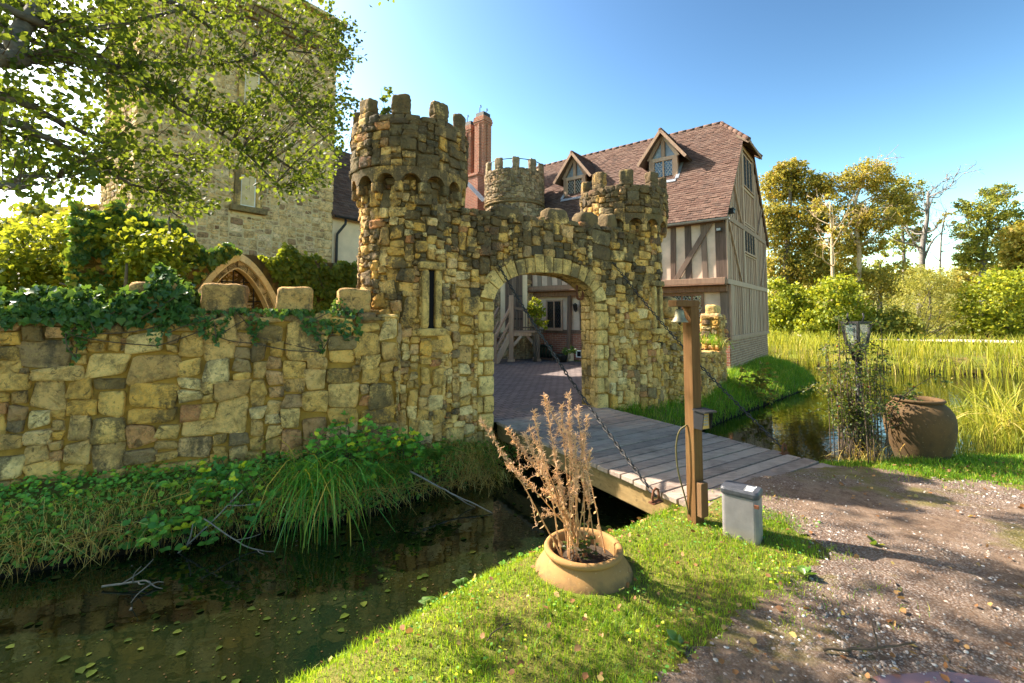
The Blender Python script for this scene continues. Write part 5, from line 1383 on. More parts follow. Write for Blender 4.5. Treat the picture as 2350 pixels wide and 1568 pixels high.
def mail_mat():
    n = NT('mail_grey'); p = n.pos()
    c = n.mix(n.step(n.noise(p, 8, 5), .35, .7), (.15, .142, .147), (.21, .20, .20))
    c = n.mix(n.math('MULTIPLY', n.step(n.sep(p)[2], .10, -.02), .7), c, (.24, .19, .12))
    c = n.mix(n.math('MULTIPLY', n.step(n.noise(p, 30, 5, .7), .58, .7), .5), c, (.15, .14, .13))
    return n.done(n.bsdf(c, .55, n.bump(n.noise(p, 45, 4), .25, .004), spec=.35))
M['mail'] = mail_mat()
mb = MB(); loft(mb, mc, me1, me2, [(rrect(.125, .082, .03), -.04), (rrect(.125, .082, .03), .315)]); mb.build('box', M['mail'], mbx, bevel=.003)
mb = MB(); loft(mb, mc, me1, me2, [(rrect(.131, .088, .034), .318), (rrect(.133, .090, .034), .330), (rrect(.133, .090, .034), .352), (rrect(.124, .081, .028), .368)]); mb.build('lid', M['mail_lid'] if 'mail_lid' in M else flat('mail_lid', (.055, .06, .072), .45, .2, 20, .3), mbx, bevel=.003)
mb = MB(); q = mc + me1 * .118 - me2 * .086 + UP * .275; mb.box(q, (me1, me2, UP), (.03, .016, .022)); mb.build('latch', M['rust'], mbx)
mb = MB(); lh_, st_ = .058, .0052; mo = mc + me1 * .06 + UP * .3688; bl_, bu_ = me2, -me1     # read from the drive side
def stroke(x0, y0, x1, y1): mb.bar(mo + bl_ * x0 + bu_ * y0, mo + bl_ * x1 + bu_ * y1, UP, st_, .0022, None, 0, .004)
for k, ch in enumerate('MAIL'):
    x = -.064 + (0, .040, .074, .102)[k]; y0, y1 = -lh_ / 2, lh_ / 2
    if ch == 'M': stroke(x, y0, x, y1); stroke(x + .028, y0, x + .028, y1); stroke(x, y1, x + .014, y0 + .012); stroke(x + .028, y1, x + .014, y0 + .012)
    if ch == 'A': stroke(x + .002, y0, x + .016, y1); stroke(x + .030, y0, x + .016, y1); stroke(x + .008, -.01, x + .024, -.01)
    if ch == 'I': stroke(x + .014, y0, x + .014, y1)
    if ch == 'L': stroke(x, y0, x, y1); stroke(x, y0, x + .022, y0)
mb.build('lettering', M['white_paint'], mbx)

# ------------------------------------------------------------------ pots and lantern
def terracotta(name, c1, c2, stain, zc, zr):
    n = NT(name); p = n.pos()
    c = n.mix(n.step(n.noise(p, 4, 5), .35, .7), c1, c2)
    band = n.math('ADD', n.math('MULTIPLY', n.math('ABSOLUTE', n.math('SUBTRACT', n.sep(p)[2], zc)), -1 / zr), n.noise(p, 7, 6, .7))
    c = n.mix(n.math('MULTIPLY', n.step(n.noise(p, 9, 6, .72), .52, .70), .55), c, stain)
    c = n.mix(n.math('MULTIPLY', n.step(n.noise(p, 2.6, 4), .60, .72), .7), c, stain)
    c = n.mix(n.math('MULTIPLY', n.step(n.noise(p, 60, 3), .66, .72), .35), c, (.6, .5, .35))
    c = n.mix(n.math('MULTIPLY', n.step(n.math('ADD', n.sep(p)[2], n.math('MULTIPLY', n.noise(p, 12, 5), .22)), .16, .02), .75), c, (.06, .05, .03))
    return n.done(n.bsdf(c, .85, n.bump(n.noise(p, 50, 5), .25, .006), spec=.2))
M['terra'] = terracotta('terracotta', (.34, .185, .065), (.26, .145, .055), (.11, .08, .042), .1, .5)
M['urn'] = terracotta('urn_terracotta', (.11, .066, .028), (.078, .05, .024), (.05, .035, .025), .1, .5)
pc1 = V3(.47, 3.10, 0)
pt = thing('squat_pot', 'squat terracotta pot sunk in the grass holding dried willowherb stems', 'pot', pc1 - UP * .16)
mb = MB(); mb.lathe(pc1, [(.20, -.22), (.30, -.16), (.335, -.10), (.335, -.05), (.31, .0), (.27, .055), (.238, .085), (.228, .098)], 48, wob=.006); mb.build('body', M['terra'], pt)
mb = MB(); mb.lathe(pc1, [(.226, .094), (.245, .096), (.256, .108), (.258, .122), (.250, .135), (.234, .139), (.220, .132), (.213, .115), (.212, .08), (.21, .02)], 48, wob=.006); mb.build('rim', M['terra'], pt)
mb = MB(); mb.lathe(pc1, [(.214, .045), (.12, .06), (0, .065)], 24); mb.build('soil', M['soil'], pt)
pc2 = V3(4.885, 5.55, 0)
ur = thing('tall_urn', 'big round bellied terracotta urn standing by the pond edge', 'urn', pc2 - UP * .12)
mb = MB(); mb.lathe(pc2, [(.0, -.12), (.225, -.12), (.25, -.05), (.288, .08), (.322, .2), (.338, .32), (.336, .43), (.318, .50), (.28, .56), (.24, .598), (.222, .615)], 48, wob=.004); mb.build('body', M['urn'], ur)
mb = MB(); mb.lathe(pc2, [(.224, .606), (.238, .612), (.250, .624), (.254, .636), (.248, .648), (.232, .652), (.212, .644), (.204, .60), (.25, .5)], 48, wob=.004); mb.build('rim', M['urn'], ur)
mb = MB(); mb.lathe(pc2, [(.28, .48), (.2, .50), (0, .51)], 20); mb.build('soil', M['soil'], ur)
lc = V3(4.085, 5.42, 0)
lp = thing('lantern_post', 'black lantern on a post wrapped in rambling rose', 'lamp post', lc - UP * .05)
mb = MB(); mb.tube([lc - UP * .1, lc + UP * .4, lc + UP * 1.20], [.034, .03, .028], 10); mb.lathe(lc + UP * 1.1, [(.03, 0), (.055, .02), (.055, .06), (.03, .09)], 14); mb.build('post', M['black_metal'], lp)
ln = bpy.data.objects.new('lantern', None); COL.objects.link(ln); ln.parent = lp; ln.location = lc + UP * 1.2 - ORG[lp]; ORG[ln] = lc + UP * 1.2
la1, la2 = nrm(V3(.96, .28, 0)), nrm(V3(-.28, .96, 0)); wb, wt, z0, z1 = .068, .098, 1.29, 1.56
cb = [(lc + la1 * i * wb + la2 * j * wb + UP * z0, lc + la1 * i * wt + la2 * j * wt + UP * z1) for i, j in ((-1, -1), (1, -1), (1, 1), (-1, 1))]
mb = MB()
for k in range(4):
    mb.bar(cb[k][0], cb[k][1], la1, .024, .024); mb.bar(cb[k][1], cb[(k + 1) % 4][1], UP, .026, .026, over=.02); mb.bar(cb[k][0], cb[(k + 1) % 4][0], UP, .03, .03, over=.02)
for s_ in (-.03, -.06, -.09):
    for k in range(4): mb.bar(cb[k][0] * V3(1, 1, 0) + UP * (z0 + s_), cb[(k + 1) % 4][0] * V3(1, 1, 0) + UP * (z0 + s_), UP, .012, .014, over=.035)
mb.box(lc + UP * (z0 - .06), (la1, la2, UP), (.11, .11, .09))
for sg in (-1, 1): mb.tube([lc + UP * (z0 - .16), lc + la1 * sg * .07 + UP * (z0 - .14), lc + la1 * sg * .1 + UP * (z0 - .05)], .012, 6); mb.tube([lc + la1 * sg * wt + UP * z1, lc + la1 * sg * (wt + .035) + UP * (z1 + .06), lc + la1 * sg * (wt + .02) + UP * (z1 + .11)], .010, 6)
mb.build('frame', M['black_metal'], ln)
mb = MB()
for k in range(4): mb.add([cb[k][0], cb[(k + 1) % 4][0], cb[(k + 1) % 4][1], cb[k][1]], [(0, 1, 2, 3)])
mb.build('glass', M['clear_glass'], ln)
# small things hung about the gate
vb = G(-.20, .62, 0) * V3(1, 1, 0); vb = TL * V3(1, 1, 0) + nrm(GU * .86 - GN * .25) * .95
hb = thing('hanging_bell', 'small blue green copper bell hanging from the side of the first tower', 'bell', vb + UP * 3.5)
mb = MB(); mb.lathe(vb + UP * 3.70, [(0, 0), (.035, -.005), (.048, -.03), (.052, -.11), (.065, -.15), (.08, -.175), (.078, -.18), (.055, -.15), (0, -.05)], 20); mb.build('bell_body', M['verdigris'], hb)
mb = MB(); mb.tube([vb + UP * 3.69, vb + UP * 3.73, TL * V3(1, 1, 0) + nrm(vb - TL * V3(1, 1, 0)) * .72 + UP * 3.73], .01, 6); mb.build('bracket', M['iron'], hb)
sc_ = atY(1331, 668, 8.3)
sh = thing('iron_ring', 'large rusty iron ring link hanging under the arch', 'ring', sc_ - UP * .16)
mb = MB(); q = np.linspace(0, 2 * pi, 25)
mb.tube([sc_ + GU * .075 * cos(t) + UP * (.10 * np.sign(sin(t)) * min(1, abs(sin(t)) * 1.5) + .05 * sin(t)) for t in q], .024, 8, None, 0, False); mb.tube([sc_ + UP * .17, sc_ + UP * .32], .014, 6); mb.build('link', M['rust'], sh)
# ------------------------------------------------------------------ plants: vectorised leaves and blades
def unit(A): return A / (np.linalg.norm(A, axis=-1, keepdims=True) + 1e-9)
LEAF = {  # x across, y along, z fold
    'oval': (np.array([(0, 0, 0), (-.32, .28, .10), (-.36, .66, .12), (0, 1, -.04), (.36, .66, .12), (.32, .28, .10)]), [(0, 3, 2, 1), (0, 5, 4, 3)]),
    'ivy': (np.array([(0, 0, 0), (-.42, -.08, .04), (-.56, .30, .02), (-.28, .52, .10), (0, 1, -.12), (.28, .52, .10), (.56, .30, .02), (.42, -.08, .04)]), [(0, 4, 3, 2, 1), (0, 7, 6, 5, 4)]),
    'slim': (np.array([(0, 0, 0), (-.14, .35, .03), (-.10, .75, .0), (0, 1, -.06), (.10, .75, 0), (.14, .35, .03)]), [(0, 3, 2, 1), (0, 5, 4, 3)]),
    'card': (np.array([(-.45, 0, 0), (.1, -.1, .1), (.5, .5, 0), (.05, 1, -.1), (-.4, .7, .08)]), [(0, 1, 2, 3, 4)]),
    'curl': (np.array([(0, 0, 0), (-.30, .25, .22), (-.34, .62, .30), (.05, 1, .18), (.34, .66, .06), (.28, .30, .16)]), [(0, 3, 2, 1), (0, 5, 4, 3)]),
}
def leaves(mb, P, D, Nn, size, shape='oval', tint=None, seed=0, mi=0):
    r = np.random.default_rng(seed); T, F = LEAF[shape]; P = np.asarray(P, float); m = len(P)
    if m == 0: return
    D = unit(np.asarray(D, float)); X = unit(np.cross(D, Nn)); Z = np.cross(X, D); s = np.broadcast_to(size, (m,))
    V = P[:, None] + s[:, None, None] * (T[None, :, :1] * X[:, None] + T[None, :, 1:2] * D[:, None] + T[None, :, 2:] * Z[:, None])
    k = len(T); Fs = []
    for f in F: Fs.append(np.array(f)[None] + (np.arange(m) * k)[:, None])
    if tint is None: tint = r.random((m, 3))
    C = np.repeat(tint, k, 0); n0 = mb.n
    mb.V.append(V.reshape(-1, 3)); mb.C.append(C)
    for A_ in Fs: mb.F += (A_ + n0).tolist(); mb.I += [mi] * m; mb.S += [True] * m
    mb.n += m * k
def rdir(r, m): return unit(r.normal(0, 1, (m, 3)))
def blades(mb, P, h, w_, lean, seed=0, tint=None, curve=.5, mi=0, segs=2, az=None):
    """grass blades: base pair(s) and a tip, bent over by lean"""
    r = np.random.default_rng(seed); P = np.asarray(P, float); m = len(P)
    if m == 0: return
    h = np.broadcast_to(h, (m,)); w_ = np.broadcast_to(w_, (m,)); lean = np.broadcast_to(lean, (m,))
    a = r.uniform(0, 2 * pi, m) if az is None else az; d = np.stack([np.cos(a), np.sin(a), 0 * a], 1); f = r.uniform(0, 2 * pi, m); s = np.stack([np.cos(f), np.sin(f), 0 * f], 1)
    ts = np.linspace(0, 1, segs + 1); Vs = []
    for t in ts:
        ang_ = lean * t ** (1 + curve)
        c = P + d * (h * t * np.sin(ang_))[:, None] + UP * (h * t * np.cos(ang_))[:, None]
        if t < 1:
            ww = (w_ * (1 - .45 * t))[:, None] / 2; Vs += [c - s * ww, c + s * ww]
        else: Vs.append(c)
    V = np.stack(Vs, 1); k = V.shape[1]; o = (np.arange(m) * k)[:, None]
    if tint is None: tint = r.random((m, 3))
    n0 = mb.n; mb.V.append(V.reshape(-1, 3)); mb.C.append(np.repeat(tint, k, 0)); mb.n += m * k
    for q in range(segs - 1):
        A_ = np.array([2 * q, 2 * q + 1, 2 * q + 3, 2 * q + 2])[None] + o + n0; mb.F += A_.tolist(); mb.I += [mi] * m; mb.S += [True] * m
    A_ = np.array([2 * segs - 2, 2 * segs - 1, 2 * segs])[None] + o + n0; mb.F += A_.tolist(); mb.I += [mi] * m; mb.S += [True] * m
def spline(pts, n=12):
    pts = np.asarray(pts, float); t = np.linspace(0, len(pts) - 1, n); i = np.clip(t.astype(int), 0, len(pts) - 2); f = (t - i)[:, None]
    p0, p1, p2, p3 = pts[np.maximum(i - 1, 0)], pts[i], pts[i + 1], pts[np.minimum(i + 2, len(pts) - 1)]
    return .5 * (2 * p1 + (p2 - p0) * f + (2 * p0 - 5 * p1 + 4 * p2 - p3) * f ** 2 + (3 * p1 - p0 - 3 * p2 + p3) * f ** 3)

# ------------------------------------------------------------------ turf
r_ = np.random.default_rng(70)
def onland(P, a=.02, far=None): return P[~inside(P, WATER)]
P = np.stack([r_.uniform(-2.2, 2.6, 130000), r_.uniform(1.4, 5.0, 130000)], 1)
P = onland(P); dn, df = pdist(P, NEAR), pdist(P, FAR); P = P[dn < df]
gi = inside(P, GRAV); ge = pdist(P, GRAV[1:10]); cl = fbm(P[:, 0] * 4, P[:, 1] * 4, 51)
keepg = (~gi) | (r_.random(len(P)) < .55 * np.exp(-ge / .14) * (cl > .5))
keepg &= ~((np.hypot(P[:, 0] - pc1[0], P[:, 1] - pc1[1]) < .33))
q = P - BO[:2]; bi = q @ BP[:2]; bj = q @ BQ[:2]; keepg &= ~((bi > -.03) & (bi < BW + .03) & (bj > -.02))
q = P - mc[:2]; keepg &= ~((np.abs(q @ me1[:2]) < .13) & (np.abs(q @ me2[:2]) < .085))
q = P - PB[:2]; keepg &= ~((np.abs(q @ pn1[:2]) < .05) & (np.abs(q @ pn2[:2]) < .05))
P = P[keepg]; cl = fbm(P[:, 0] * 4, P[:, 1] * 4, 51); big = fbm(P[:, 0] * 1.3, P[:, 1] * 1.3, 57)
edge = np.exp(-pdist(P, NEAR) / .16)
P = P[:]; thin = r_.random(len(P)) < np.clip(.25 + 1.2 * cl, 0, 1); P, cl, big, edge = P[thin], cl[thin], big[thin], edge[thin]
h = (.022 + .055 * cl ** 1.5) * (1 + 1.2 * edge) * r_.uniform(.5, 1.4, len(P))
t_ = np.stack([np.clip(r_.normal(.42, .2, len(P)) + (big - .5) * .8, 0, .93), r_.random(len(P)), r_.random(len(P))], 1)
dead = r_.random(len(P)) < .05; t_[dead, 0] = .97
mb = MB(); blades(mb, np.column_stack([P, height(P[:, 0], P[:, 1]) - .004]), h, .0042, r_.uniform(.1, 1.2, len(P)), 71, t_, .6)
tag(mb.build('grass', M['grass'], loc=(0, 0, 0)), kind='stuff')
# short turf along the pond edge right of the bridge and rougher grass on the gatehouse bank
P = np.stack([r_.uniform(3.0, 11, 90000), r_.uniform(3.8, 6.2, 90000)], 1); P = onland(P); P = P[(~inside(P, GRAV)) | ((r_.random(len(P)) < .25 * np.exp(-pdist(P, GRAV) / .12)))]
q = P - BO[:2]; P = P[~((q @ BP[:2] < BW + .04) & (q @ BQ[:2] > -.02))]; P = P[np.hypot(P[:, 0] - pc2[0], P[:, 1] - pc2[1]) > .3]
P = P[r_.random(len(P)) < np.clip(1.25 - P[:, 0] * .08, .3, 1)]
mb = MB(); hh = .05 * r_.uniform(.5, 1.6, len(P)) * (1 + 1.0 * np.exp(-pdist(P, NEAR) / .2)); blades(mb, np.column_stack([P, height(P[:, 0], P[:, 1]) - .004]), hh, .007, r_.uniform(.1, 1.1, len(P)), 72)
tag(mb.build('pond_edge_grass', M['shade_grass'], loc=(0, 0, 0)), kind='stuff')
P = np.stack([r_.uniform(1.6, 11, 110000), r_.uniform(7.5, 19, 110000)], 1); P = onland(P); P = P[~inside(P, COURT)]
dfr = pdist(P, FAR); gz_ = (P - GO[:2]) @ GN[:2]; P = P[(dfr < 2.6) & (gz_ > -5) ]
q = P - HO[:2]; P = P[~(((q @ HA[:2]) > -.03) & ((q @ HB[:2]) > -.1))]
q = P - BO[:2]; P = P[~((q @ BP[:2] < BW + .05) & (q @ BP[:2] > -.1) & (q @ BQ[:2] < 4.6))]
cl = fbm(P[:, 0] * 2, P[:, 1] * 2, 59)
mb = MB(); blades(mb, np.column_stack([P, height(P[:, 0], P[:, 1]) - .01]), (.10 + .22 * cl) * r_.uniform(.5, 1.5, len(P)), .011, r_.uniform(.2, 1.5, len(P)), 73)
tag(mb.build('bank_grass', M['shade_grass'], loc=(0, 0, 0)), kind='stuff')

# fallen leaves and clover on the turf, weeds at the gravel edge
def litter(name, P, z, s0, s1, shape, mat, seed, flatness=.6, lift=.012):
    r = np.random.default_rng(seed); m = len(P); Nn = unit(np.stack([r.normal(0, flatness, m), r.normal(0, flatness, m), np.ones(m)], 1)); a = r.uniform(0, 2 * pi, m)
    D = np.stack([np.cos(a), np.sin(a), r.normal(0, .25, m)], 1)
    mb = MB(); leaves(mb, np.column_stack([P, z + lift]), D, Nn, r.uniform(s0, s1, m), shape, None, seed); return mb.build(name, M[mat], loc=(0, 0, 0))
P = np.stack([r_.uniform(-1.3, 6, 2600), r_.uniform(1.9, 5.2, 2600)], 1); P = onland(P); P = P[pdist(P, NEAR) < pdist(P, FAR)]
g_ = inside(P, GRAV); P = P[(r_.random(len(P)) < np.where(g_, np.clip(1.5 - .42 * P[:, 1], .15, 1), .45))]
q = P - BO[:2]; P = P[~((q @ BP[:2] > 0) & (q @ BP[:2] < BW) & (q @ BQ[:2] > 0))]
g_ = inside(P, GRAV); tag(litter('fallen_leaves', P, height(P[:, 0], P[:, 1]) + np.where(g_, .008, .022), .016, .045, 'curl', 'litter', 81, .7), kind='stuff')
P = np.stack([r_.uniform(-1.3, 2.4, 4200), r_.uniform(1.9, 4.4, 4200)], 1); P = onland(P); P = P[pdist(P, NEAR) < pdist(P, FAR)]; P = P[(~inside(P, GRAV)) | (r_.random(len(P)) < .2 * np.exp(-pdist(P, GRAV[1:10]) / .1))]
P = P[(fbm(P[:, 0] * 3, P[:, 1] * 3, 91) > .5) & (np.hypot(P[:, 0] - pc1[0], P[:, 1] - pc1[1]) > .34)]
tag(litter('clover_leaves', P, height(P[:, 0], P[:, 1]) + .02, .010, .024, 'oval', 'bramble', 82, .5), kind='stuff')

# floating leaves on the moat
P = np.stack([r_.uniform(-6.5, 1.9, 15000), r_.uniform(1.0, 7.5, 15000)], 1); P = P[inside(P, WATER)]
P = P[(pdist(P, NEAR) > .04) & (r_.random(len(P)) < np.clip(.25 + 1.4 * (fbm(P[:, 0] * 1.2, P[:, 1] * 1.2, 95) - .3), .08, 1))]
m = len(P); a = r_.normal(.55, .7, m); mb = MB()
sz = np.where(r_.random(m) < .07, r_.uniform(.035, .08, m), r_.uniform(.005, .018, m)); tt = r_.random((m, 3)) * np.array([.8, 1, 1]); sm_ = sz < .03; tt[sm_, 0] = np.where(r_.random(sm_.sum()) < .35, .9 + .1 * r_.random(sm_.sum()), tt[sm_, 0])
leaves(mb, np.column_stack([P, np.full(m, ZW + .004)]), np.stack([np.cos(a), np.sin(a), 0 * a], 1), unit(np.stack([r_.normal(0, .03, m), r_.normal(0, .03, m), np.ones(m)], 1)), sz, 'oval', tt, 83)
tag(mb.build('floating_leaves', M['float'], loc=(0, 0, 0)), kind='stuff')

# ------------------------------------------------------------------ left moat bank: ground cover, brambles, sedge, ferns, sticks
def bankpts(n, x0, x1, seed, lo=0, hi=1.2):
    r = np.random.default_rng(seed); P = np.stack([r.uniform(x0, x1, n), r.uniform(2.6, 7.4, n)], 1); P = onland(P); d = pdist(P, FAR)
    P = P[(d < pdist(P, NEAR)) & (d > lo) & (d < hi)]
    return P[((P - LA_[:2]) @ ln_[:2] > -.02) | (P[:, 0] > LA_[0])]
P = bankpts(48000, -7, .1, 101, 0, 2.6); P = P[((P - GO[:2]) @ GN[:2] > .02) | (P[:, 0] < -1.9)]
m = len(P); mb = MB(); r = np.random.default_rng(102)
z = height(P[:, 0], P[:, 1]); Nn = unit(np.stack([r.normal(.3, .5, m), r.normal(-.6, .5, m), np.ones(m)], 1)); a = r.uniform(0, 2 * pi, m)
leaves(mb, np.column_stack([P, z + r.uniform(.0, .11, m)]), np.stack([np.cos(a), np.sin(a), r.normal(-.2, .4, m)], 1), Nn, r.uniform(.022, .058, m), 'oval', np.column_stack([np.clip(r.beta(2, 2.6, m), 0, .95), r.random((m, 2))]), 103)
tag(mb.build('ground_ivy_leaves', M['bramble'], loc=(0, 0, 0)), kind='stuff')
P = bankpts(25000, -7, .1, 104, 0, .6); m = len(P); mb = MB(); out_az = np.full(m, -.95) + np.random.default_rng(5).normal(0, .8, m)
blades(mb, np.column_stack([P, height(P[:, 0], P[:, 1])]), r_.uniform(.10, .34, m), .006, r_.uniform(1.0, 2.3, m), 105, None, .2, 0, 3, out_az)
tag(mb.build('dry_bank_grass', M['drygrass'], loc=(0, 0, 0)), kind='stuff')
def bramble(name, label, px, py, Y, spread, nst, seed, hgt=.5, mat='bramble', cat='bramble', lf=(.05, .085)):
    r = np.random.default_rng(seed); c = atY(px, py, Y); c[2] = float(height([c[0]], [c[1]])[0]); th = thing(name, label, cat, c)
    ms = MB(); ml = MB(); LP, LD, LN, LS, LT = [], [], [], [], []
    for k in range(nst):
        a = r.uniform(0, 2 * pi); L = spread * r.uniform(.5, 1.2); tip = c + V3(cos(a) * L, sin(a) * L * .6 - .25 * spread, hgt * r.uniform(-.25, .7)); mid = (c + tip) / 2 + UP * hgt * r.uniform(.4, .9)
        tip[2] = max(tip[2], ZW + .03); s = spline([c + V3(r.normal(0, .08), r.normal(0, .05), 0), mid, tip], 14); ms.tube(s, np.linspace(.005, .002, 14), 5)
        for j in range(3, 14):
            if r.random() < .25: continue
            d = unit(rdir(r, 1)[0] * .8 + V3(.2, -.6, .3)); base = s[j]
            pet = base + d * .05; b1 = nrm(np.cross(d, UP) + .01)
            t0 = r.beta(2, 2.6) * .93
            if r.random() < .07: t0 = .96
            for dd in (d, d * .5 + b1, d * .5 - b1):
                LP.append(pet); LD.append(dd + V3(0, 0, -.15)); LN.append(UP + .5 * rdir(r, 1)[0] - V3(0, .5, 0)); LS.append(r.uniform(*lf)); LT.append((np.clip(t0 + r.normal(0, .06), 0, 1), r.random(), .5))
    leaves(ml, LP, LD, np.array(LN), np.array(LS), 'oval', np.array(LT), seed)
    ms.build('stem', M['twig'], th); ml.build('leaves', M[mat], th); return th
bramble('bramble', 'bramble with yellowing leaves left of the arching sedge clump', 520, 1090, 5.0, .55, 16, 201, .42)
bramble('bramble', 'bramble with blue green leaves rising against the wall above the sedge', 800, 1000, 5.75, .62, 22, 202, .5)
bramble('bramble', 'low bramble with two big yellow leaves trailing to the water', 400, 1170, 4.65, .42, 10, 203, .25)
bramble('bramble', 'dark bramble at the foot of the gatehouse tower', 930, 1030, 6.1, .5, 14, 204, .4)
bramble('bramble', 'small bramble sprig growing from the turf behind the squat pot', 1215, 1225, 3.62, .2, 5, 205, .2, lf=(.03, .05))
# sedge clump: long arching blades
def clump(name, label, cat, c, n, hmin, hmax, w_, lean, seed, mat, spread=.14, bias=None, segs=6, curve=.35, tcl=None):
    r = np.random.default_rng(seed); c = np.asarray(c, float); th = thing(name, label, cat, c); P = c + np.column_stack([r.normal(0, spread, n), r.normal(0, spread * .7, n), np.zeros(n)])
    P[:, 2] = np.maximum(height(P[:, 0], P[:, 1]), ZW - .05); mb = MB(); az = r.uniform(0, 2 * pi, n) if bias is None else r.normal(bias, 1.0, n)
    tt = r.random((n, 3)); 
    if tcl is not None: tt[:, 0] = np.clip(r.normal(tcl[0], tcl[1], n), 0, 1)
    blades(mb, P, r.uniform(hmin, hmax, n), w_ * r.uniform(.6, 1.2, n), r.uniform(*lean, n), seed, tt, curve, 0, segs, az); mb.build('blades', M[mat], th); return th
sc1 = atY(735, 1090, 5.25); sc1[2] = -.25
clump('sedge', 'big clump of long arching green sedge blades hanging over the moat', 'sedge', sc1, 170, .55, 1.0, .015, (.9, 2.4), 211, 'sedge', .16, -1.3)
sc2 = atY(860, 1080, 5.6); sc2[2] = -.3
clump('sedge', 'smaller sedge clump between the brambles and the fern', 'sedge', sc2, 70, .35, .6, .011, (.7, 2.2), 212, 'sedge', .12, -1.0)
sc3 = atY(1085, 1000, 6.45); sc3[2] = -.15
clump('grass_tussock', 'shaggy tussock of dry and green grass beside the bridge at the gate foot', 'grass tussock', sc3, 420, .22, .5, .006, (.8, 2.4), 213, 'drygrass', .22, -1.2)
clump('grass_tussock', 'fresh green tussock at the foot of the left arch jamb', 'grass tussock', sc3 + V3(.12, .18, .12), 200, .18, .36, .006, (.5, 1.9), 214, 'sedge', .16, -1.2)
def fern(name, label, c, n, L, seed, face=-1.2):
    r = np.random.default_rng(seed); c = np.asarray(c, float); th = thing(name, label, 'fern', c); ml = MB(); ms = MB()
    for k in range(n):
        a = face + r.normal(0, .9); l = L * r.uniform(.7, 1.15); d = V3(cos(a), sin(a), 0)
        s = spline([c, c + d * l * .4 + UP * l * .5, c + d * l * .95 + UP * l * .35], 22); ms.tube(s, np.linspace(.004, .001, 22), 4)
        T = unit(np.gradient(s, axis=0)); sd = unit(np.cross(T, UP))
        for j in range(3, 22):
            w_ = l * .22 * sin(pi * (j / 22) ** .75) + .008
            for sg in (-1, 1): leaves(ml, [s[j]], [sd[j] * sg + T[j] * .35 - UP * .15], np.array([UP + .2 * rdir(r, 1)[0]]), w_, 'slim', np.array([[r.random(), r.random(), .5]]), seed)
    ms.build('stalk', M['fern'], th); ml.build('fronds', M['fern'], th)
f1 = atY(1000, 1075, 6.0); fern('fern', 'bright green fern on the bank beneath the gatehouse', (f1[0], f1[1], -.25), 7, .42, 221)
f2 = atY(925, 1110, 5.75); fern('fern', 'yellow green fern drooping over the water beside the long pale stick', (f2[0], f2[1], -.35), 5, .38, 222)
f3 = atz(1000, 1325, 0); fern('fern', 'little fern at the turf edge left of the squat pot', (f3[0], f3[1] + .05, float(height([f3[0]], [f3[1] + .05])[0])), 5, .17, 223, 2.4)
f4 = atz(1060, 1320, 0); fern('fern', 'tiny fern tuft nearest the squat pot at the turf edge', (f4[0], f4[1] + .05, float(height([f4[0]], [f4[1] + .05])[0])), 4, .12, 224, 2.4)
# sticks
def stick(label, pts, r0, r1, mat='dead_wood', forks=0, seed=0, name='fallen_branch'):
    r = np.random.default_rng(seed); s = spline(pts, 16); s += np.cumsum(r.normal(0, .004, s.shape), 0); mb = MB(); mb.tube(s, np.linspace(r0, r1, 16), 6)
    for k in range(forks):
        j = int(r.integers(4, 14)); d = nrm(s[j] - s[j - 1]) + .9 * rdir(r, 1)[0]; e = s[j] + nrm(d) * r.uniform(.1, .3); e[2] = max(e[2], ZW + .005); mb.tube(spline([s[j], (s[j] + e) / 2 + .02 * rdir(r, 1)[0], e], 8), np.linspace(r1 * 1.6, r1 * .6, 8), 5)
    tag(mb.build(name, M[mat]), label, 'branch')
stick('long pale stick slanting from the bank into the moat', [atY(940, 1082, 5.6), atY(1030, 1130, 5.5), atz(1132, 1178, ZW)], .012, .006, 'dead_wood', 1, 1)
stick('grey forked branch rising out of the water near the left bank', [atz(300, 1400, ZW), atY(350, 1330, 4.3), atY(455, 1235, 4.5), atY(560, 1130, 4.7)], .011, .006, 'dead_wood', 6, 2)
stick('bleached twig lying in the moat with several prongs', [atz(235, 1345, ZW + .02), atz(320, 1330, ZW + .06), atz(355, 1345, ZW + .01)], .009, .004, 'dead_wood', 6, 3)
stick('thin brown stem lying along the bank below the wall', [atY(60, 1260, 4.35), atY(280, 1175, 4.7), atY(520, 1100, 4.9)], .007, .003, 'drygrass', 3, 4)
stick('bare twig dangling over the water under the sedge', [atY(470, 1190, 4.55), atY(560, 1250, 4.5), atz(640, 1260, ZW), atz(700, 1235, ZW)], .007, .003, 'dead_wood', 5, 5)
stick('short dead stick lying on the gravel near the puddle', [atz(1890, 1490, .02), atz(2000, 1497, .03), atz(2110, 1490, .02)], .008, .004, 'twig', 2, 6)
stick('thin twig lying on the turf left of the squat pot', [atz(1118, 1470, .04), atz(1150, 1430, .05), atz(1180, 1400, .04)], .004, .002, 'twig', 1, 7)
r = np.random.default_rng(9); mb = MB()
for k in range(280):
    x = r.uniform(10, 1150); y0 = np.interp(x, [60, 400, 800, 1150], [1270, 1215, 1165, 1075]) + r.uniform(-70, 15); Yd = np.interp(x, [60, 400, 800, 1150], [4.2, 4.7, 5.3, 6.4])
    a = atY(x, y0, Yd); a[2] = float(height([a[0]], [a[1]])[0]) + .04; d = V3(r.normal(.3, .5), -abs(r.normal(.4, .3)), r.normal(-.15, .3)); e = a + d * r.uniform(.2, .55); e[2] = max(e[2], ZW + .004)
    mb.tube(spline([a, (a + e) / 2 + UP * r.uniform(.0, .12), e], 7), np.linspace(.0035, .0015, 7), 4, (r.random(), .6, .5))
tag(mb.build('dead_stems_undergrowth', M['drygrass'], loc=(0, 0, 0)), kind='stuff')

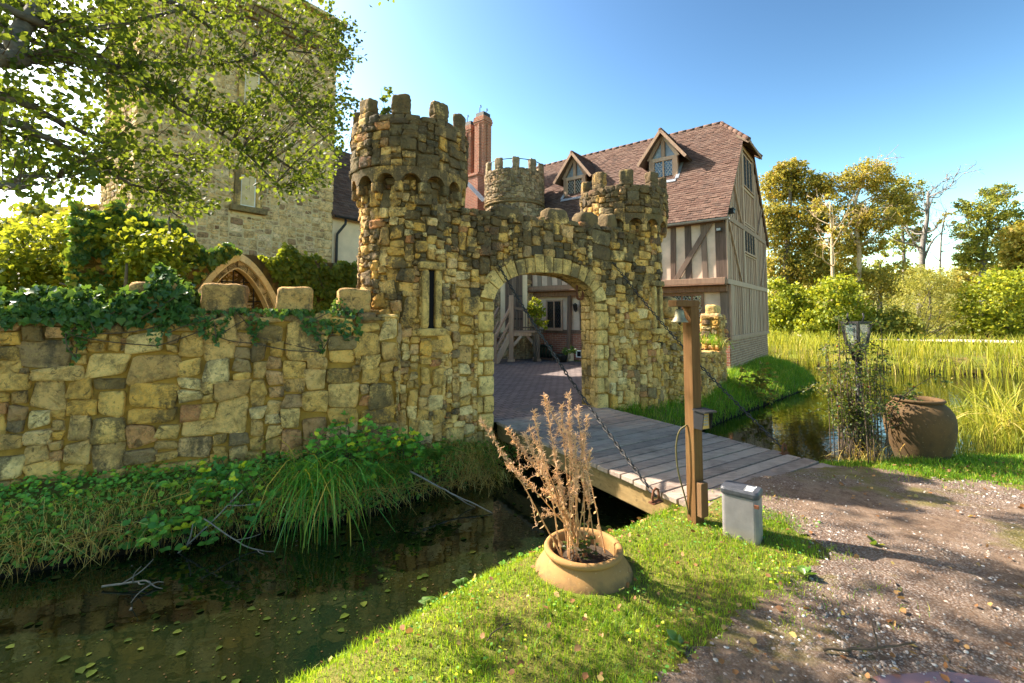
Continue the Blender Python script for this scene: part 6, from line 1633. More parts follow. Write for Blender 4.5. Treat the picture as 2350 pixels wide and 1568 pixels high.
# ------------------------------------------------------------------ dried willowherb in the squat pot
th = thing('dried_willowherb', 'tall dried pinkish willowherb stems standing in the squat pot', 'dried plant', pc1 + UP * .06)
r = np.random.default_rng(301); ms = MB(); ml = MB(); mf = MB()
tips = [(1112, 965), (1165, 985), (1175, 1010), (1205, 1000), (1228, 945), (1245, 905), (1262, 925), (1290, 930), (1310, 905), (1330, 940), (1340, 1000), (1355, 1040), (1235, 1060), (1270, 1030), (1300, 990), (1165, 1070), (1320, 1100), (1350, 1120), (1285, 1110), (1250, 1130), (1315, 1000), (1300, 960), (1345, 960), (1222, 985)]
for k, (px, py) in enumerate(tips):
    Yt = r.uniform(2.9, 3.35); tip = atY(px + r.normal(0, 4), py, Yt); b = pc1 + V3(r.normal(0, .07), r.normal(0, .06), .06)
    s = spline([b, b + (tip - b) * .45 + UP * .06 + V3(r.normal(0, .02), r.normal(0, .02), 0), tip], 40); s[1:] += np.cumsum(r.normal(0, .0012, (39, 3)), 0)
    ms.tube(s, np.linspace(.0055, .0022, 40), 5, (r.uniform(.2, .65), .7, .5))
    L = np.linalg.norm(tip - b)
    for j in range(6, 40):
        q = j / 40
        nl = 1 if q < .62 else 7
        for i in range(nl):
            if q < .62:
                if r.random() < .5: continue
                d = unit(rdir(r, 1)[0] + V3(0, 0, -.7)); gr = (r.random() < .14)
                leaves(ml, [s[j]], [d], np.array([rdir(r, 1)[0]]), r.uniform(.022, .05), 'slim' if r.random() < .6 else 'curl', np.array([[.98 if gr else r.uniform(.0, .7), r.random(), .5]]), k)
            else:   # curling seed pods and fluff
                d = unit(rdir(r, 1)[0] * .9 + UP * .55); e = s[j] + d * r.uniform(.012, .034); f = e + unit(d + 1.4 * rdir(r, 1)[0]) * .014
                mf.tube([s[j], e, f], [.0022, .002, .001], 3, (r.uniform(.6, .93), .9, .5), cap=False)
    if k % 3 == 0:
        for i in range(3):
            j = int(r.integers(16, 32)); e = s[j] + unit(rdir(r, 1)[0] + UP * .6) * r.uniform(.08, .2); ss = spline([s[j], (s[j] + e) / 2 + .01 * rdir(r, 1)[0], e], 8); ms.tube(ss, np.linspace(.002, .001, 8), 4, (.3, .7, .5))
            for w__ in ss[3:]:
                for _ in range(4): d = rdir(r, 1)[0]; mf.tube([w__, w__ + d * .018, w__ + d * .02 + rdir(r, 1)[0] * .01], [.0012, .001, .0006], 3, (r.uniform(.6, .93), .9, .5), cap=False)
ms.build('stem', M['dryplant'], th); ml.build('withered_leaves', M['dryplant'], th); mf.build('seed_heads', M['dryplant'], th)
M['rose'] = leaf_mat('rose_leaf', [(0, (.03, .055, .012)), (.5, (.06, .09, .016)), (.85, (.10, .12, .02)), (1, (.22, .17, .03))], .3, .5, (.3, .36, .04))
# green weeds in the pots and a dry dock by the mail box
bramble('weed', 'few green shoots at the foot of the dried stems in the squat pot', 1330, 1250, 3.1, .1, 4, 311, .08, 'rose', 'weed', (.02, .035))
for o in list(COL.objects):
    if o.name.startswith('weed') and o.parent is None: o.location.z = pc1[2] + .06
bramble('urn_plant', 'sprig of leafy green growth rising from the mouth of the tall urn', 2090, 905, 5.6, .2, 6, 312, .2, 'rose', 'plant', (.03, .05))
for o in list(COL.objects):
    if o.name == 'urn_plant': o.location.z = .55
for (px, py, nm, n_) in ((1845, 1325, 'dock weed with broad leaves at the gravel edge beyond the mail box', 9), (1560, 1490, 'flat rosette of dock leaves at the gravel edge near the camera', 8), (2010, 1255, 'small dock rosette alone on the gravel', 5)):
    c = atz(px, py, 0); th = thing('dock_weed', nm, 'weed', c); mb = MB(); r = np.random.default_rng(px)
    a = r.uniform(0, 2 * pi, n_); leaves(mb, np.tile(c, (n_, 1)) + UP * .01, np.stack([np.cos(a), np.sin(a), r.uniform(.3, .9, n_)], 1), np.tile(UP, (n_, 1)) + r.normal(0, .3, (n_, 3)), r.uniform(.04, .09, n_), 'oval', r.random((n_, 3)), px); mb.build('leaves', M['ivy'], th)

# ------------------------------------------------------------------ rambling rose on the lantern post
th = thing('rambling_rose', 'thin rambling rose scrambling up the lantern post', 'rose', lc)
r = np.random.default_rng(320); ms = MB(); LP, LD, LN, LS = [], [], [], []; hip = MB()
for k in range(66):
    b = lc + V3(r.normal(0, .13), r.normal(0, .1), 0); a = r.uniform(0, 2 * pi); out = r.uniform(.05, .55) if k % 3 else r.uniform(.0, .12); hgt = r.uniform(.4, 1.25) if k % 5 else r.uniform(1.2, 1.62)
    if hgt > 1.2: out *= .35
    tip = b + V3(cos(a) * out, sin(a) * out * .7, hgt); s = spline([b, b + V3(cos(a) * out * .25, sin(a) * out * .2, hgt * .62), tip, tip + V3(cos(a) * .12, sin(a) * .1, -.05)], 20); ms.tube(s, np.linspace(.006, .002, 20), 5)
    for j in range(4, 20):
        for i in range(4):
            if r.random() < .2: continue
            d = unit(rdir(r, 1)[0] + V3(0, 0, .15)); p = s[j] + d * r.uniform(.0, .07); LP.append(p); LD.append(d + V3(0, 0, -.2)); LN.append(UP + .7 * rdir(r, 1)[0]); LS.append(r.uniform(.02, .042))
        if r.random() < .03: hip.lathe(s[j] + rdir(r, 1)[0] * .03, [(0, .012), (.008, .005), (.008, -.004), (0, -.01)], 8)
ml = MB(); leaves(ml, LP, LD, np.array(LN), np.array(LS), 'oval', None, 321)
ms.build('stem', M['twig'], th); ml.build('leaves', M['rose'], th); M['hip'] = flat('rose_hip', (.25, .03, .01), .4); hip.build('rose_hip', M['hip'], th)
g1 = lc + V3(0, -.05, 0)
clump('grass_tuft', 'shaggy tuft of dry grass around the foot of the lantern post', 'grass tuft', g1, 160, .12, .35, .006, (.2, 1.4), 322, 'drygrass', .14)

# ------------------------------------------------------------------ reeds
def reedbed(name, n, poly, h0, h1, w_, seed, mat='reed', lean=(.05, .5), kind='stuff', dens=None, tcl=(.45, .22)):
    r = np.random.default_rng(seed); poly = np.array(poly, float); lo, hi = poly.min(0), poly.max(0); P = np.stack([r.uniform(lo[0], hi[0], n), r.uniform(lo[1], hi[1], n)], 1); P = P[inside(P, poly)]
    cl = fbm(P[:, 0] * .9, P[:, 1] * .9, seed); P = P[r.random(len(P)) < np.clip((cl - .25) * 2.2, .1, 1)]
    m = len(P); z = np.maximum(height(P[:, 0], P[:, 1]), ZW - .05); mb = MB(); t = np.column_stack([np.clip(r.normal(*tcl, m), 0, 1), r.random((m, 2))])
    blades(mb, np.column_stack([P, z]), r.uniform(h0, h1, m), w_ * r.uniform(.6, 1.3, m), r.uniform(*lean, m), seed, t, .8, 0, 3)
    return tag(mb.build(name, M[mat], loc=(0, 0, 0)), kind=kind)
reedbed('far_reeds', 34000, [(10.8, 19), (12.2, 20.3), (14.1, 17.2), (17.4, 15.6), (30, 11.0), (36, 12), (30, 17.5), (21, 21), (17, 25.5), (14, 32), (11, 31)], .5, .95, .035, 401, lean=(.05, .6))
reedbed('meadow_grass', 40000, [(11, 29), (14.5, 25), (20.5, 21.5), (30, 16), (46, 11), (44, 14), (28, 20.4), (18.6, 25.6), (14, 36), (8, 48)], .2, .45, .04, 402, 'reed', (.1, .8), tcl=(.6, .2))
reedbed('verge_grass', 16000, [(13, 49), (18.5, 38), (21.5, 30.5), (25, 27.5), (31, 25), (46, 20), (48, 24), (34, 29), (26, 34), (20, 44)], .3, .9, .05, 403, 'tree_gold', (.1, .7))
reedbed('pond_reeds', 9000, [(6.8, 7.0), (8.2, 7.3), (10.6, 8.6), (13.5, 11), (12, 11.6), (9.2, 10.4), (7.2, 8.4)], .25, .5, .012, 404, 'reed', (.1, .8), tcl=(.3, .2))
reedbed('near_reeds', 4500, [(5.6, 6.1), (6.6, 6.3), (7.6, 6.9), (7.3, 7.6), (6.2, 7.1)], .2, .45, .010, 405, 'reed', (.1, .8), tcl=(.35, .2))
cc = atz(2320, 1010, ZW); r = np.random.default_rng(55)
clump('cattail', 'tall broken cattail clump with pale folded blades at the right pond edge', 'cattail', cc + V3(.15, .0, .0), 110, .7, 1.35, .028, (.15, 1.9), 411, 'reed', .22, None, 6, .2, (.75, .25))
clump('cattail', 'greener cattail clump behind the pale folded one', 'cattail', cc + V3(.5, .75, 0), 80, .7, 1.3, .03, (.05, .9), 412, 'reed', .28, None, 5, .5, (.35, .2))
c6 = atz(1725, 925, -.3)
bramble('yellow_bush', 'yellow leaved sprig at the foot of the house gable', 1730, 838, 11.6, .45, 12, 413, .7, 'tree_gold', 'shrub', (.07, .12))
c7 = atY(1630, 815, 11.2)
clump('wall_grass', 'tuft of grass growing on top of the low broken wall', 'grass tuft', (c7[0], c7[1], .8), 160, .15, .35, .009, (.3, 1.6), 414, 'shade_grass', .22)
for o in list(COL.objects):
    if o.name == 'wall_grass':
        for ch in o.children:
            n_ = len(ch.data.vertices); a_ = np.empty(n_ * 3); ch.data.vertices.foreach_get('co', a_); a_ = a_.reshape(-1, 3); a_[:, 2] -= a_[:, 2].min(); ch.data.vertices.foreach_set('co', a_.ravel()); ch.data.update()

# ------------------------------------------------------------------ ivy: on the garden wall and over the low wall
def ivy_mass(name, label, n, sampler, size, mat, seed, cat='ivy', shape='ivy', stems=12, tclamp=None):
    r = np.random.default_rng(seed); P, Nn = sampler(r, n); m = len(P); th = thing(name, label, cat, P.mean(0) * V3(1, 1, 0) + UP * P[:, 2].min())
    D = unit(r.normal(0, .5, (m, 3)) + V3(0, 0, -.8)); mb = MB(); t = r.random((m, 3))
    if tclamp: t[:, 0] = np.clip(r.normal(*tclamp, m), 0, 1)
    leaves(mb, P, D, Nn + r.normal(0, .45, (m, 3)), r.uniform(*size, m), shape, t, seed); mb.build('leaves', M[mat], th)
    ms = MB()
    for k in range(stems):
        q = P[r.integers(m)]; e = P[np.argmin(np.linalg.norm(P - (q + V3(r.normal(0, .4), r.normal(0, .4), -.3)), axis=1))]
        ms.tube(spline([q, (q + e) / 2 + .04 * rdir(r, 1)[0], e], 8), .006, 5)
    ms.build('stem', M['twig'], th); return th
def on_garden(t0, t1, z0, z1f, bulge, hole=True):
    def f(r, n):
        T = r.uniform(t0, t1, n); zz = z1f(T); Z = z0 + (zz - z0) * r.random(n) ** .8
        ok = np.ones(n, bool)
        if hole:
            xs = np.array([p[0] for p in PA]); zs_ = np.array([p[1] for p in PA]); zo = np.interp(T - tc, xs * 1.42, zs_ + .27, left=-1, right=-1); ok = Z > zo
        ok &= fbm(T * 3, Z * 3, 63) > .34
        T, Z = T[ok], Z[ok]; b = bulge * fbm(T * 2.5, Z * 2.5, 61) * (1.2 - .4 * np.abs(Z - 2)) ; d = b * r.random(len(T)) ** .4
        P = np.array(GWO) + np.outer(T, HB) + np.outer(d + .03, GWN) + np.outer(Z, UP); return P, np.tile(GWN + UP * .5, (len(T), 1))
    return f
ivy_mass('wall_ivy', 'thick dark ivy with yellow tips left of the pointed arch', 7500, on_garden(-4.6, -2.3, 1.2, lambda T: 2.95 + .18 * np.sin(T * 3) + .12 * np.sin(T * 9) + .35 * np.clip((-3.3 - T), 0, 1.2), .45), (.07, .12), 'ivy', 501, tclamp=(.62, .27))
ivy_mass('wall_creeper', 'bright green creeper right of the pointed arch', 5600, on_garden(-2.3, -.02, 1.2, lambda T: 2.82 + .14 * np.sin(T * 4 + 1) + .08 * np.sin(T * 11), .40), (.06, .11), 'ivy_sun', 502, 'creeper', 'oval', tclamp=(.3, .2))
def on_low(px0, px1, zlo, zhi, depth, over=.12):
    def f(r, n):
        X = r.uniform(px0, px1, n); P = []
        for x in X:
            rr = ray(x, 690); tt = np.dot(ln_, LA_ * V3(1, 1, 0) - ln_ * .2) / np.dot(ln_, rr); P.append(rr[:2] * tt)
        P = np.array(P); q = (X - px0) / (px1 - px0); dome = np.clip(1 - (2 * q - 1) ** 2, 0, 1) ** .35 * np.clip(.15 + 1.5 * (fbm(X / 26, X * 0 + px0, 3, 5) - .12), .12, 1.25); Z = zlo + (zhi - zlo) * dome * r.random(n) ** .6
        off = r.uniform(-depth, depth, n) * np.sqrt(np.clip(1 - ((Z - zlo) / (zhi - zlo + 1e-6)) ** 2, .1, 1)); 
        Q = np.column_stack([P + np.outer(off, ln_[:2]), Z]); Nn = np.tile(UP * .6, (n, 1)) + np.outer(off / depth, ln_); return Q, Nn
    return f
ivy_mass('ivy_clump', 'dark glossy ivy dome over a merlon near the pointed arch', 2200, on_low(280, 450, 1.55, 2.2, .36), (.05, .10), 'ivy', 511, tclamp=(.22, .18))
ivy_mass('ivy_clump', 'dark ivy heap on the low wall at the far end from the gatehouse', 2600, on_low(60, 280, 1.55, 2.15, .36), (.05, .10), 'ivy', 512, tclamp=(.25, .2))
ivy_mass('ivy_clump', 'low ivy spilling over the wall top at the very edge of the view', 900, on_low(-90, 70, 1.55, 2.0, .34), (.05, .10), 'ivy', 515, tclamp=(.35, .25))
ivy_mass('ivy_clump', 'small ivy tuft clinging to the merlon next to the tower', 260, on_low(760, 800, 1.62, 2.0, .24), (.035, .06), 'ivy', 513, tclamp=(.25, .2))
def trail(r, n):
    X = r.uniform(150, 830, n); P = []
    for x in X:
        rr = ray(x, 705); tt = np.dot(ln_, LA_ * V3(1, 1, 0) + ln_ * .06) / np.dot(ln_, rr); P.append(rr[:2] * tt)
    P = np.array(P); hang = fbm(X / 45, X * 0, 13); Z = 1.72 - np.clip(hang - .38, 0, 1) * 1.3 * r.random(n) ** 1.2; Q = np.column_stack([P + np.outer(r.uniform(-.2, .04, n) * (Z > 1.6) + .03, ln_[:2]), Z]); return Q, np.tile(ln_ + UP * .5, (n, 1))
ivy_mass('trailing_ivy', 'thin ivy trailing along the top of the low wall', 900, trail, (.035, .075), 'ivy', 514, stems=40, tclamp=(.3, .22))

# ------------------------------------------------------------------ trees
def clusters(r, centres, radii, n, sub=.33, shell=.55):
    """leaf positions gathered in ragged clumps through a set of ellipsoids"""
    P = []; w_ = np.array([np.prod(q) ** .67 for q in radii]); w_ /= w_.sum()
    for c, q, ww in zip(centres, radii, w_):
        k = max(4, int(n * ww / 26)); d = rdir(r, k) * (shell + (1 - shell) * r.random(k) ** .6)[:, None]; sc = np.asarray(c) + d * np.asarray(q)
        for s in sc:
            mm = int(26 * r.uniform(.4, 1.6)); rs = np.mean(q) * sub * r.uniform(.6, 1.3); P.append(s + r.normal(0, 1, (mm, 3)) * rs * np.array([.5, .5, .33]))
    return np.vstack(P)
def tree(name, label, cat, base, trunk_pts, tr, blobs, n, ls, mat, seed, bark='bark', limbs=True, shape='card', group=None, bare=0, lb=None):
    r = np.random.default_rng(seed); base = np.asarray(base, float); th = thing(name, label, cat, base, group); ms = MB()
    T = spline(trunk_pts, 16); rad = np.linspace(tr, tr * .3, 16); ms.tube(T, rad, 9)
    C = [np.asarray(b[0], float) for b in blobs]; R = [np.asarray(b[1], float) for b in blobs]
    tw = []
    for c, q in zip(C, R):
        if limbs:
            j = int(np.clip(np.searchsorted(T[:, 2], c[2] - np.linalg.norm(c[:2] - T[8][:2]) * .7), 3, 15)); s = spline([T[j], (T[j] + c) / 2 + r.normal(0, .15, 3) + UP * .1, c], 9); ms.tube(s, np.linspace(rad[j] * .6, tr * .08, 9), 6)
            for _ in range(7):
                e = c + rdir(r, 1)[0] * q * r.uniform(.5, 1.0); k = int(r.integers(3, 9)); ss = spline([s[k], (s[k] + e) / 2 + r.normal(0, .1, 3), e], 6); ms.tube(ss, np.linspace(tr * .14, tr * .03, 6), 5); tw.append(ss)
    for k in range(bare):
        j = int(r.integers(5, 16)); d = unit(rdir(r, 1)[0] * V3(1, 1, .4) + UP * .55); L = r.uniform(.08, .26) * (T[-1][2] - T[0][2]); s = spline([T[j], T[j] + d * L * .5 + r.normal(0, .08 * L, 3), T[j] + d * L + UP * L * .25], 8); ms.tube(s, np.linspace(rad[j] * .5, tr * .05, 8), 5)
        for _ in range(4):
            q = s[int(r.integers(3, 8))]; e = q + unit(d + .9 * rdir(r, 1)[0] + UP * .3) * L * r.uniform(.25, .5); ss = spline([q, (q + e) / 2 + r.normal(0, .05 * L, 3), e], 6); ms.tube(ss, np.linspace(tr * .14, tr * .025, 6), 4)
            for _ in range(3):
                q2 = ss[int(r.integers(2, 6))]; e2 = q2 + unit(rdir(r, 1)[0] + UP * .4) * L * r.uniform(.1, .25); ms.tube([q2, (q2 + e2) / 2 + r.normal(0, .02 * L, 3), e2], [tr * .05, tr * .035, tr * .015], 4)
    ms.build('trunk', M[bark], th)
    if n:
        P = clusters(r, C, R, n); m = len(P); mb = MB(); t = np.column_stack([np.clip(r.normal(.45, .22, m) + .35 * (fbm(P[:, 0] * .9, P[:, 2] * .9, seed) - .5), 0, 1), r.random((m, 2))])
        leaves(mb, P, rdir(r, m) + V3(0, 0, -.3), rdir(r, m) + UP * .4, r.uniform(.6, 1.3, m) * ls, shape, t, seed); mb.build('crown', M[mat], th)
    return th
def px_tree(name, label, cat, Y, basepx, trunk_px, tr, blobs_px, n, ls, mat, seed, **kw):
    """blobs given in the photograph's own pixels at distance Y: x, y, half width, half height"""
    k = Y / FPX; b = atY(basepx, 780, Y); b[2] = 0
    T = [b - UP * .2] + [atY(x, y, Y + dy) for x, y, dy in trunk_px]
    bl = []
    rr = np.random.default_rng(seed + 9)
    for x, y, hw, hh in blobs_px:
        c = atY(x, y, Y + rr.normal(0, hw * k * .35)); bl.append((c, (hw * k, hw * k * .9, hh * k)))
    return tree(name, label, cat, b, T, tr, bl, n, ls, mat, seed, **kw)
px_tree('golden_tree', 'tall dense golden green tree next to the house gable', 'tree', 38, 1805, [(1805, 600, 0), (1812, 480, 0), (1815, 400, 0)], .3,
    [(1790, 430, 42, 42), (1850, 425, 45, 42), (1770, 520, 32, 55), (1830, 520, 55, 60), (1880, 500, 26, 45), (1790, 620, 40, 50), (1860, 610, 42, 45), (1815, 385, 30, 20), (1800, 690, 45, 30)], 32000, .155, 'tree_gold', 601)
px_tree('birch_tree', 'airy olive tree with two pale trunks behind the bushes', 'tree', 36, 1970, [(1968, 690, 0), (1972, 580, 0), (1962, 470, 0), (1985, 410, 0)], .24,
    [(1930, 430, 40, 32), (1990, 400, 48, 34), (2040, 440, 40, 40), (1950, 500, 46, 40), (2010, 500, 45, 35), (1985, 560, 40, 26), (2070, 480, 26, 36), (1930, 560, 24, 26)], 20000, .13, 'tree_olive', 602, bark='bark_pale', bare=6)
px_tree('pale_trunk_tree', 'slender pale barked tree with bare upper branches in front of the golden tree', 'tree', 34, 1912, [(1912, 690, 0), (1910, 600, 0), (1908, 530, 0), (1905, 470, 0)], .17, [(1900, 470, 30, 26), (1925, 520, 24, 26)], 700, .18, 'tree_olive', 603, bark='bark_pale', bare=12)
px_tree('dark_tree', 'thin dark leaved tree left of the bare dead tree', 'tree', 42, 2078, [(2076, 640, 0), (2072, 540, 0), (2068, 450, 0)], .22,
    [(2080, 440, 36, 36), (2065, 500, 34, 36), (2105, 470, 26, 34), (2090, 550, 34, 26), (2050, 570, 28, 24), (2110, 530, 20, 24)], 4600, .16, 'tree_dark', 604, bark='bark_grey', bare=4)
px_tree('dead_tree', 'bare grey dead tree standing against the bright sky', 'tree', 38, 2112, [(2115, 640, 0), (2118, 560, 0), (2128, 500, 0), (2130, 440, 0)], .30, [], 0, .2, 'tree_dark', 605, bark='bark_grey', bare=18)
px_tree('sapling', 'spindly bare sapling right of the dead tree', 'tree', 36, 2158, [(2158, 600, 0), (2162, 530, 0), (2172, 480, 0)], .09, [(2170, 500, 18, 24)], 120, .16, 'tree_olive', 606, bark='bark_grey', bare=8)
px_tree('spreading_tree', 'broad tree with layered dark crown near the right edge of the view', 'tree', 40, 2255, [(2255, 620, 0), (2262, 560, 0), (2270, 490, 0)], .30,
    [(2230, 530, 38, 22), (2275, 480, 46, 26), (2320, 510, 36, 28), (2220, 580, 32, 22), (2265, 560, 44, 28), (2240, 600, 40, 24), (2335, 560, 30, 32), (2290, 440, 34, 16), (2210, 470, 20, 14)], 15000, .14, 'tree_dark', 607, bark='bark_grey', bare=5)
px_tree('edge_tree', 'sunlit tree partly cut off by the right edge of the photo', 'tree', 33, 2390, [(2385, 620, 0), (2380, 540, 0), (2375, 480, 0)], .25,
    [(2345, 640, 45, 50), (2380, 560, 60, 60), (2335, 580, 30, 36), (2390, 650, 50, 60)], 9000, .19, 'tree_gold', 608)
def bush(name, label, Y, blobs, n, ls, mat, seed, cat='bush', shape='card', sp=.2, sr=.05):
    k = Y / FPX; rr = np.random.default_rng(seed); x0 = blobs[0][0]; b = atY(x0, 785, Y); b[2] = 0; th = thing(name, label, cat, b)
    C, R = [], []
    for x, y, hw, hh in blobs: C.append(atY(x, y, Y + rr.normal(0, .5))); R.append((hw * k, hw * k * .8, hh * k))
    P = clusters(rr, C, R, n, .36, .6); P[:, 2] = np.maximum(P[:, 2], .05); m = len(P); mb = MB()
    t = np.column_stack([np.clip(rr.normal(.42, .22, m), 0, 1), rr.random((m, 2))]); leaves(mb, P, rdir(rr, m), rdir(rr, m) + UP * .5, rr.uniform(.6, 1.3, m) * ls, shape, t, seed); mb.build('foliage', M[mat], th)
    ms = MB()
    for c in C: 
        for _ in range(3): ms.tube(spline([b + V3(rr.normal(0, sp), rr.normal(0, sp), 0), (b + c) / 2 + rr.normal(0, sp, 3), c + rr.normal(0, sp, 3)], 7), np.linspace(sr, sr * .3, 7), 5)
    ms.build('stem', M['bark'], th)
px_tree('wood_tree', 'muted olive tree in the belt behind the golden tree', 'tree', 52, 1905, [(1905, 640, 0), (1905, 560, 0)], .3, [(1890, 600, 40, 50), (1930, 620, 40, 40), (1950, 570, 26, 30), (1860, 640, 40, 40)], 5000, .26, 'tree_olive', 641)
px_tree('wood_tree', 'muted green tree in the belt behind the two pale trunks', 'tree', 54, 2020, [(2020, 660, 0), (2020, 600, 0)], .3, [(2000, 630, 36, 36), (2040, 640, 40, 30), (2075, 640, 30, 26), (1970, 640, 36, 30)], 4200, .26, 'tree_dark', 642)
px_tree('wood_tree', 'low distant tree under the broad layered tree', 'tree', 55, 2260, [(2260, 680, 0), (2260, 620, 0)], .3, [(2220, 640, 40, 26), (2270, 640, 44, 32), (2320, 630, 44, 40), (2180, 650, 26, 18)], 4200, .26, 'tree_olive', 643)
bush('hedge_bush', 'green bush at the end of the house gable', 30, [(1785, 700, 36, 60), (1800, 745, 40, 36), (1830, 700, 40, 50), (1765, 740, 20, 40)], 7500, .15, 'bush_green', 621)
bush('hedge_bush', 'yellow green hazel bush behind the lantern', 29, [(1900, 710, 48, 60), (1950, 725, 48, 55), (1870, 745, 36, 32), (1930, 655, 40, 26), (1985, 745, 36, 36)], 9500, .15, 'bush_green', 622)
bush('brown_bush', 'brownish olive scrub under the airy tree', 36, [(2010, 660, 60, 45), (2070, 640, 50, 40), (1960, 650, 40, 40), (2120, 650, 40, 36)], 6000, .15, 'tree_olive', 623)
bush('willow_bush', 'round pale grey green willow bush', 29, [(2110, 690, 55, 75), (2160, 690, 50, 70), (2080, 730, 45, 50), (2135, 645, 50, 36), (2195, 735, 40, 45)], 11000, .16, 'willow', 624, shape='slim')
bush('hedge_bush', 'large yellow leaved bush right of the round willow', 28, [(2270, 700, 60, 70), (2330, 690, 55, 80), (2235, 740, 40, 45), (2300, 755, 60, 36), (2390, 700, 60, 90)], 12000, .15, 'bush_green', 625)
bush('low_bush', 'low dark bush by the lane between hazel and willow', 28, [(2040, 740, 40, 36), (2010, 755, 36, 28), (2075, 755, 36, 26)], 3600, .15, 'tree_dark', 626)
# trees and shrubs beyond the low wall on the left
px_tree('background_tree', 'hazy green tree far behind the low wall at the left edge', 'tree', 30, 60, [(60, 640, 0), (62, 560, 0), (70, 500, 0)], .3, [(30, 540, 60, 55), (100, 510, 60, 40), (-40, 560, 70, 70), (70, 600, 80, 50), (160, 520, 50, 36)], 5000, .30, 'tree_dark', 631)
px_tree('background_tree', 'sunlit tree far left between the first tree and the keep', 'tree', 24, 180, [(180, 640, 0), (182, 560, 0), (180, 500, 0)], .25, [(165, 510, 46, 36), (205, 500, 40, 36), (140, 570, 55, 45), (200, 570, 50, 50)], 3800, .26, 'tree_olive', 632)
bush('garden_shrub', 'bright yellow green shrub glowing in the sun behind the low wall', 8.2, [(100, 590, 85, 75), (200, 555, 80, 60), (50, 650, 80, 70), (170, 640, 100, 70), (260, 580, 60, 55), (-20, 680, 80, 70)], 9500, .095, 'ivy_sun', 633, 'shrub', 'oval')
bush('garden_shrub', 'leafy shrub beside the ivy covered wall', 7.0, [(300, 555, 70, 50), (250, 610, 70, 70), (350, 600, 60, 60), (390, 560, 50, 36)], 5600, .08, 'ivy_sun', 634, 'shrub', 'oval')
bush('courtyard_creeper', 'bright leafy creeper hanging on the stair post in the courtyard', 16.2, [(1228, 700, 14, 22), (1240, 730, 12, 22), (1220, 715, 10, 14), (1248, 745, 8, 14)], 1300, .085, 'bush_green', 635, 'creeper', 'oval', .03, .012)
bush('planter_plant', 'leafy plant spilling from the dark planter by the door', 16.55, [(1306, 806, 12, 9)], 240, .07, 'ivy', 636, 'plant', 'oval', .03, .01)

# ------------------------------------------------------------------ the big alder whose branches hang over the scene
tb = V3(-4.5, .15, -.3)
al = thing('alder_tree', 'large alder whose leafy branches hang across the upper left of the view', 'tree', tb)
r = np.random.default_rng(700); ms = MB(); trunk = spline([tb, tb + V3(.1, .05, 1.8), tb + V3(-.1, .15, 4), tb + V3(.2, .5, 6.5), tb + V3(.5, .9, 9.5)], 20); ms.tube(trunk, np.linspace(.24, .07, 20), 12); ms.build('trunk', M['bark'], al)
def limb_px(px, Y0, Y1, r0, r1, root):
    pts = [atY(x, y, .84 * (Y0 + (Y1 - Y0) * k / (len(px) - 1))) for k, (x, y) in enumerate(px)]; j = int(np.argmin(np.abs(trunk[:, 2] - root))); s = spline([trunk[j], (trunk[j] * .45 + pts[0] * .55) + UP * .12] + pts, 44); s[2:] += np.cumsum(r.normal(0, .004, (42, 3)), 0); return s, np.linspace(r0, r1, 44)
LIMBS = [limb_px([(-30, 103), (120, 125), (210, 142), (330, 188), (480, 250), (600, 335), (700, 400)], 3.0, 5.2, .055, .010, 3.0),
         limb_px([(-30, 222), (90, 262), (150, 290), (230, 322), (300, 348), (430, 362)], 2.9, 4.3, .036, .007, 2.5),
         limb_px([(-30, 276), (60, 300), (130, 328), (200, 352), (290, 410), (360, 430)], 2.8, 3.8, .034, .006, 2.2),
         limb_px([(-40, 120), (20, 80), (60, 45), (110, -10), (180, -80)], 2.7, 3.4, .062, .03, 3.2),
         limb_px([(60, 45), (140, 90), (250, 150), (380, 235), (520, 320), (640, 430)], 3.0, 4.6, .03, .006, 3.4),
         limb_px([(-20, -30), (180, 60), (330, 42), (450, 22), (600, 48), (780, 75)], 3.2, 5.4, .03, .006, 4.0),
         limb_px([(150, 130), (330, 150), (520, 155), (650, 130), (800, 150)], 3.4, 5.6, .026, .006, 3.6),
         limb_px([(-30, 400), (20, 398), (45, 395), (120, 396)], 2.6, 3.0, .03, .006, 2.0),
         limb_px([(80, 320), (220, 385), (330, 440), (430, 500)], 3.4, 4.6, .018, .005, 2.3),
         limb_px([(250, -60), (420, 20), (560, 130), (690, 260), (760, 330)], 3.8, 5.6, .03, .006, 4.4)]
mb = MB()
for s, q in LIMBS: mb.tube(s, q, 8)
mb.build('limb', M['bark'], al)
nodes = np.vstack([s[8:] for s, _ in LIMBS])
CAN = [(np.array([(300, -30), (800, -30), (805, 120), (780, 300), (760, 420), (700, 470), (560, 440), (420, 520), (300, 480), (230, 400), (230, 150)]), 640),
       (np.array([(-20, -30), (320, -30), (320, 250), (200, 160), (60, 120), (-20, 150)]), 190), (np.array([(-20, 140), (230, 170), (240, 420), (180, 470), (-20, 480)]), 170), (np.array([(760, 60), (832, 30), (835, 120), (800, 190), (815, 240), (790, 330), (770, 420), (750, 330)]), 90)]
LP, LD, LN, LS, LT = [], [], [], [], []; mt = MB()
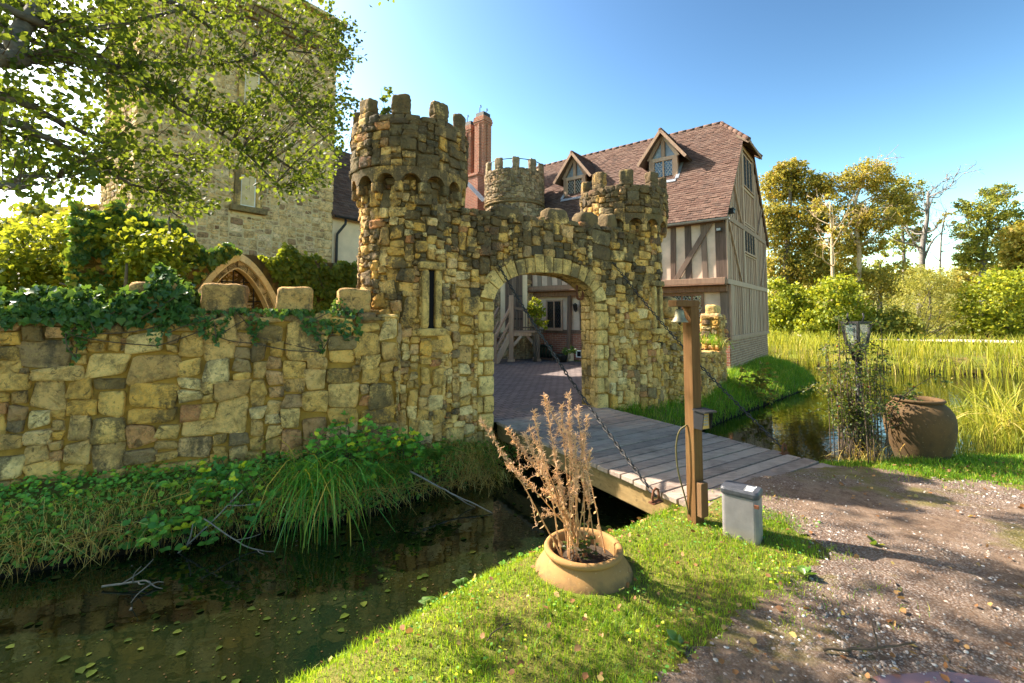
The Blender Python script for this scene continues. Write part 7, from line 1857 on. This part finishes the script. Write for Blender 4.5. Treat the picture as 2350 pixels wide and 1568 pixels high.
def twig(tgt, nl, ls):
    dist = np.linalg.norm(nodes - tgt, axis=1); dist = dist + 1.2 * np.maximum(0, nodes[:, 0] - tgt[0] + .1); j = int(np.argmin(dist)); a = nodes[j]
    v = tgt - a; L = np.linalg.norm(v); mid = (a + tgt) / 2 + UP * .07 * L + r.normal(0, .05 * L, 3); s = spline([a, mid, tgt], 12); mt.tube(s, np.linspace(.0018 + .0035 * min(1, L), .0011, 12), 4, cap=False)
    for i in range(nl):
        q = 1 - r.random() ** 1.4 * .75; p = s[int(q * 11)] + r.normal(0, .025, 3); d = unit(v / (L + .1) + .9 * rdir(r, 1)[0] + V3(0, 0, -.35)); LP.append(p + d * .015); LD.append(d); LN.append(rdir(r, 1)[0] + V3(-.3, .3, .8)); LS.append(ls * r.uniform(.5, 1.35)); LT.append((np.clip(r.normal(.42, .22), 0, 1), r.random(), .5))
for poly, n_ in CAN:
    k = 0
    while k < n_:
        x, y = r.uniform(poly[:, 0].min(), poly[:, 0].max()), r.uniform(poly[:, 1].min(), poly[:, 1].max())
        if not inside(np.array([[x, y]]), poly)[0]: continue
        Yb = np.interp(x, [0, 300, 800], [2.6, 3.15, 4.2]); tgt = atY(x, y, Yb + r.normal(0, .28)); twig(tgt, int(r.integers(9, 17)), .039); k += 1
mt.build('twig', M['twig'], al)
mb = MB(); leaves(mb, LP, LD, np.array(LN), np.array(LS), 'oval', np.array(LT), 701); mb.build('leaves', M['alder'], al)
# unseen crown above the frame, outer clusters added to dapple the gravel with shade
r = np.random.default_rng(710); C = [trunk[12] + V3(.9, .6, .4), trunk[15] + V3(-.8, .6, .4), trunk[16] + V3(1.2, .8, .6), trunk[18] + V3(.4, .6, .6), V3(-2.6, 4.9, 6.0), V3(-3.3, 5.0, 7.0), V3(-2.3, 5.2, 7.4), V3(-3.8, 6.4, 7.2), V3(-2.8, 7.0, 7.4), V3(-4.3, 5.8, 7.0), V3(-2.3, 6.2, 7.9)]
ms = MB()
for c in C: ms.tube(spline([trunk[8], (trunk[8] + c) / 2 + UP * .3, c], 8), np.linspace(.06, .015, 8), 6)
ms.build('shade_crown_limb', M['bark'], al)
P = clusters(r, C, [(1.2, 1.1, .8)] * len(C), 2500, .26, .3); m = len(P); mb = MB(); leaves(mb, P, rdir(r, m), rdir(r, m) + UP * .5, r.uniform(.08, .14, m), 'oval', None, 711); mb.build('shade_crown', M['alder'], al)
# slim sapling whose top shows between the tower merlons
sp0 = V3(-2.3, 8.7, 0); T = spline([sp0, sp0 + UP * 2.5, sp0 + V3(.1, .1, 4.6)], 10)
tree('courtyard_sapling', 'sapling showing a few leaves between the merlons of the first tower', 'tree', sp0, [sp0, sp0 + UP * 2.5, sp0 + V3(.1, .1, 5.0)], .04, [(atY(900, 250, 8.6), (.28, .3, .35)), (atY(865, 260, 8.6), (.2, .2, .3)), (atY(800, 300, 8.6), (.3, .3, .8))], 420, .075, 'alder', 720, 'twig', shape='oval')
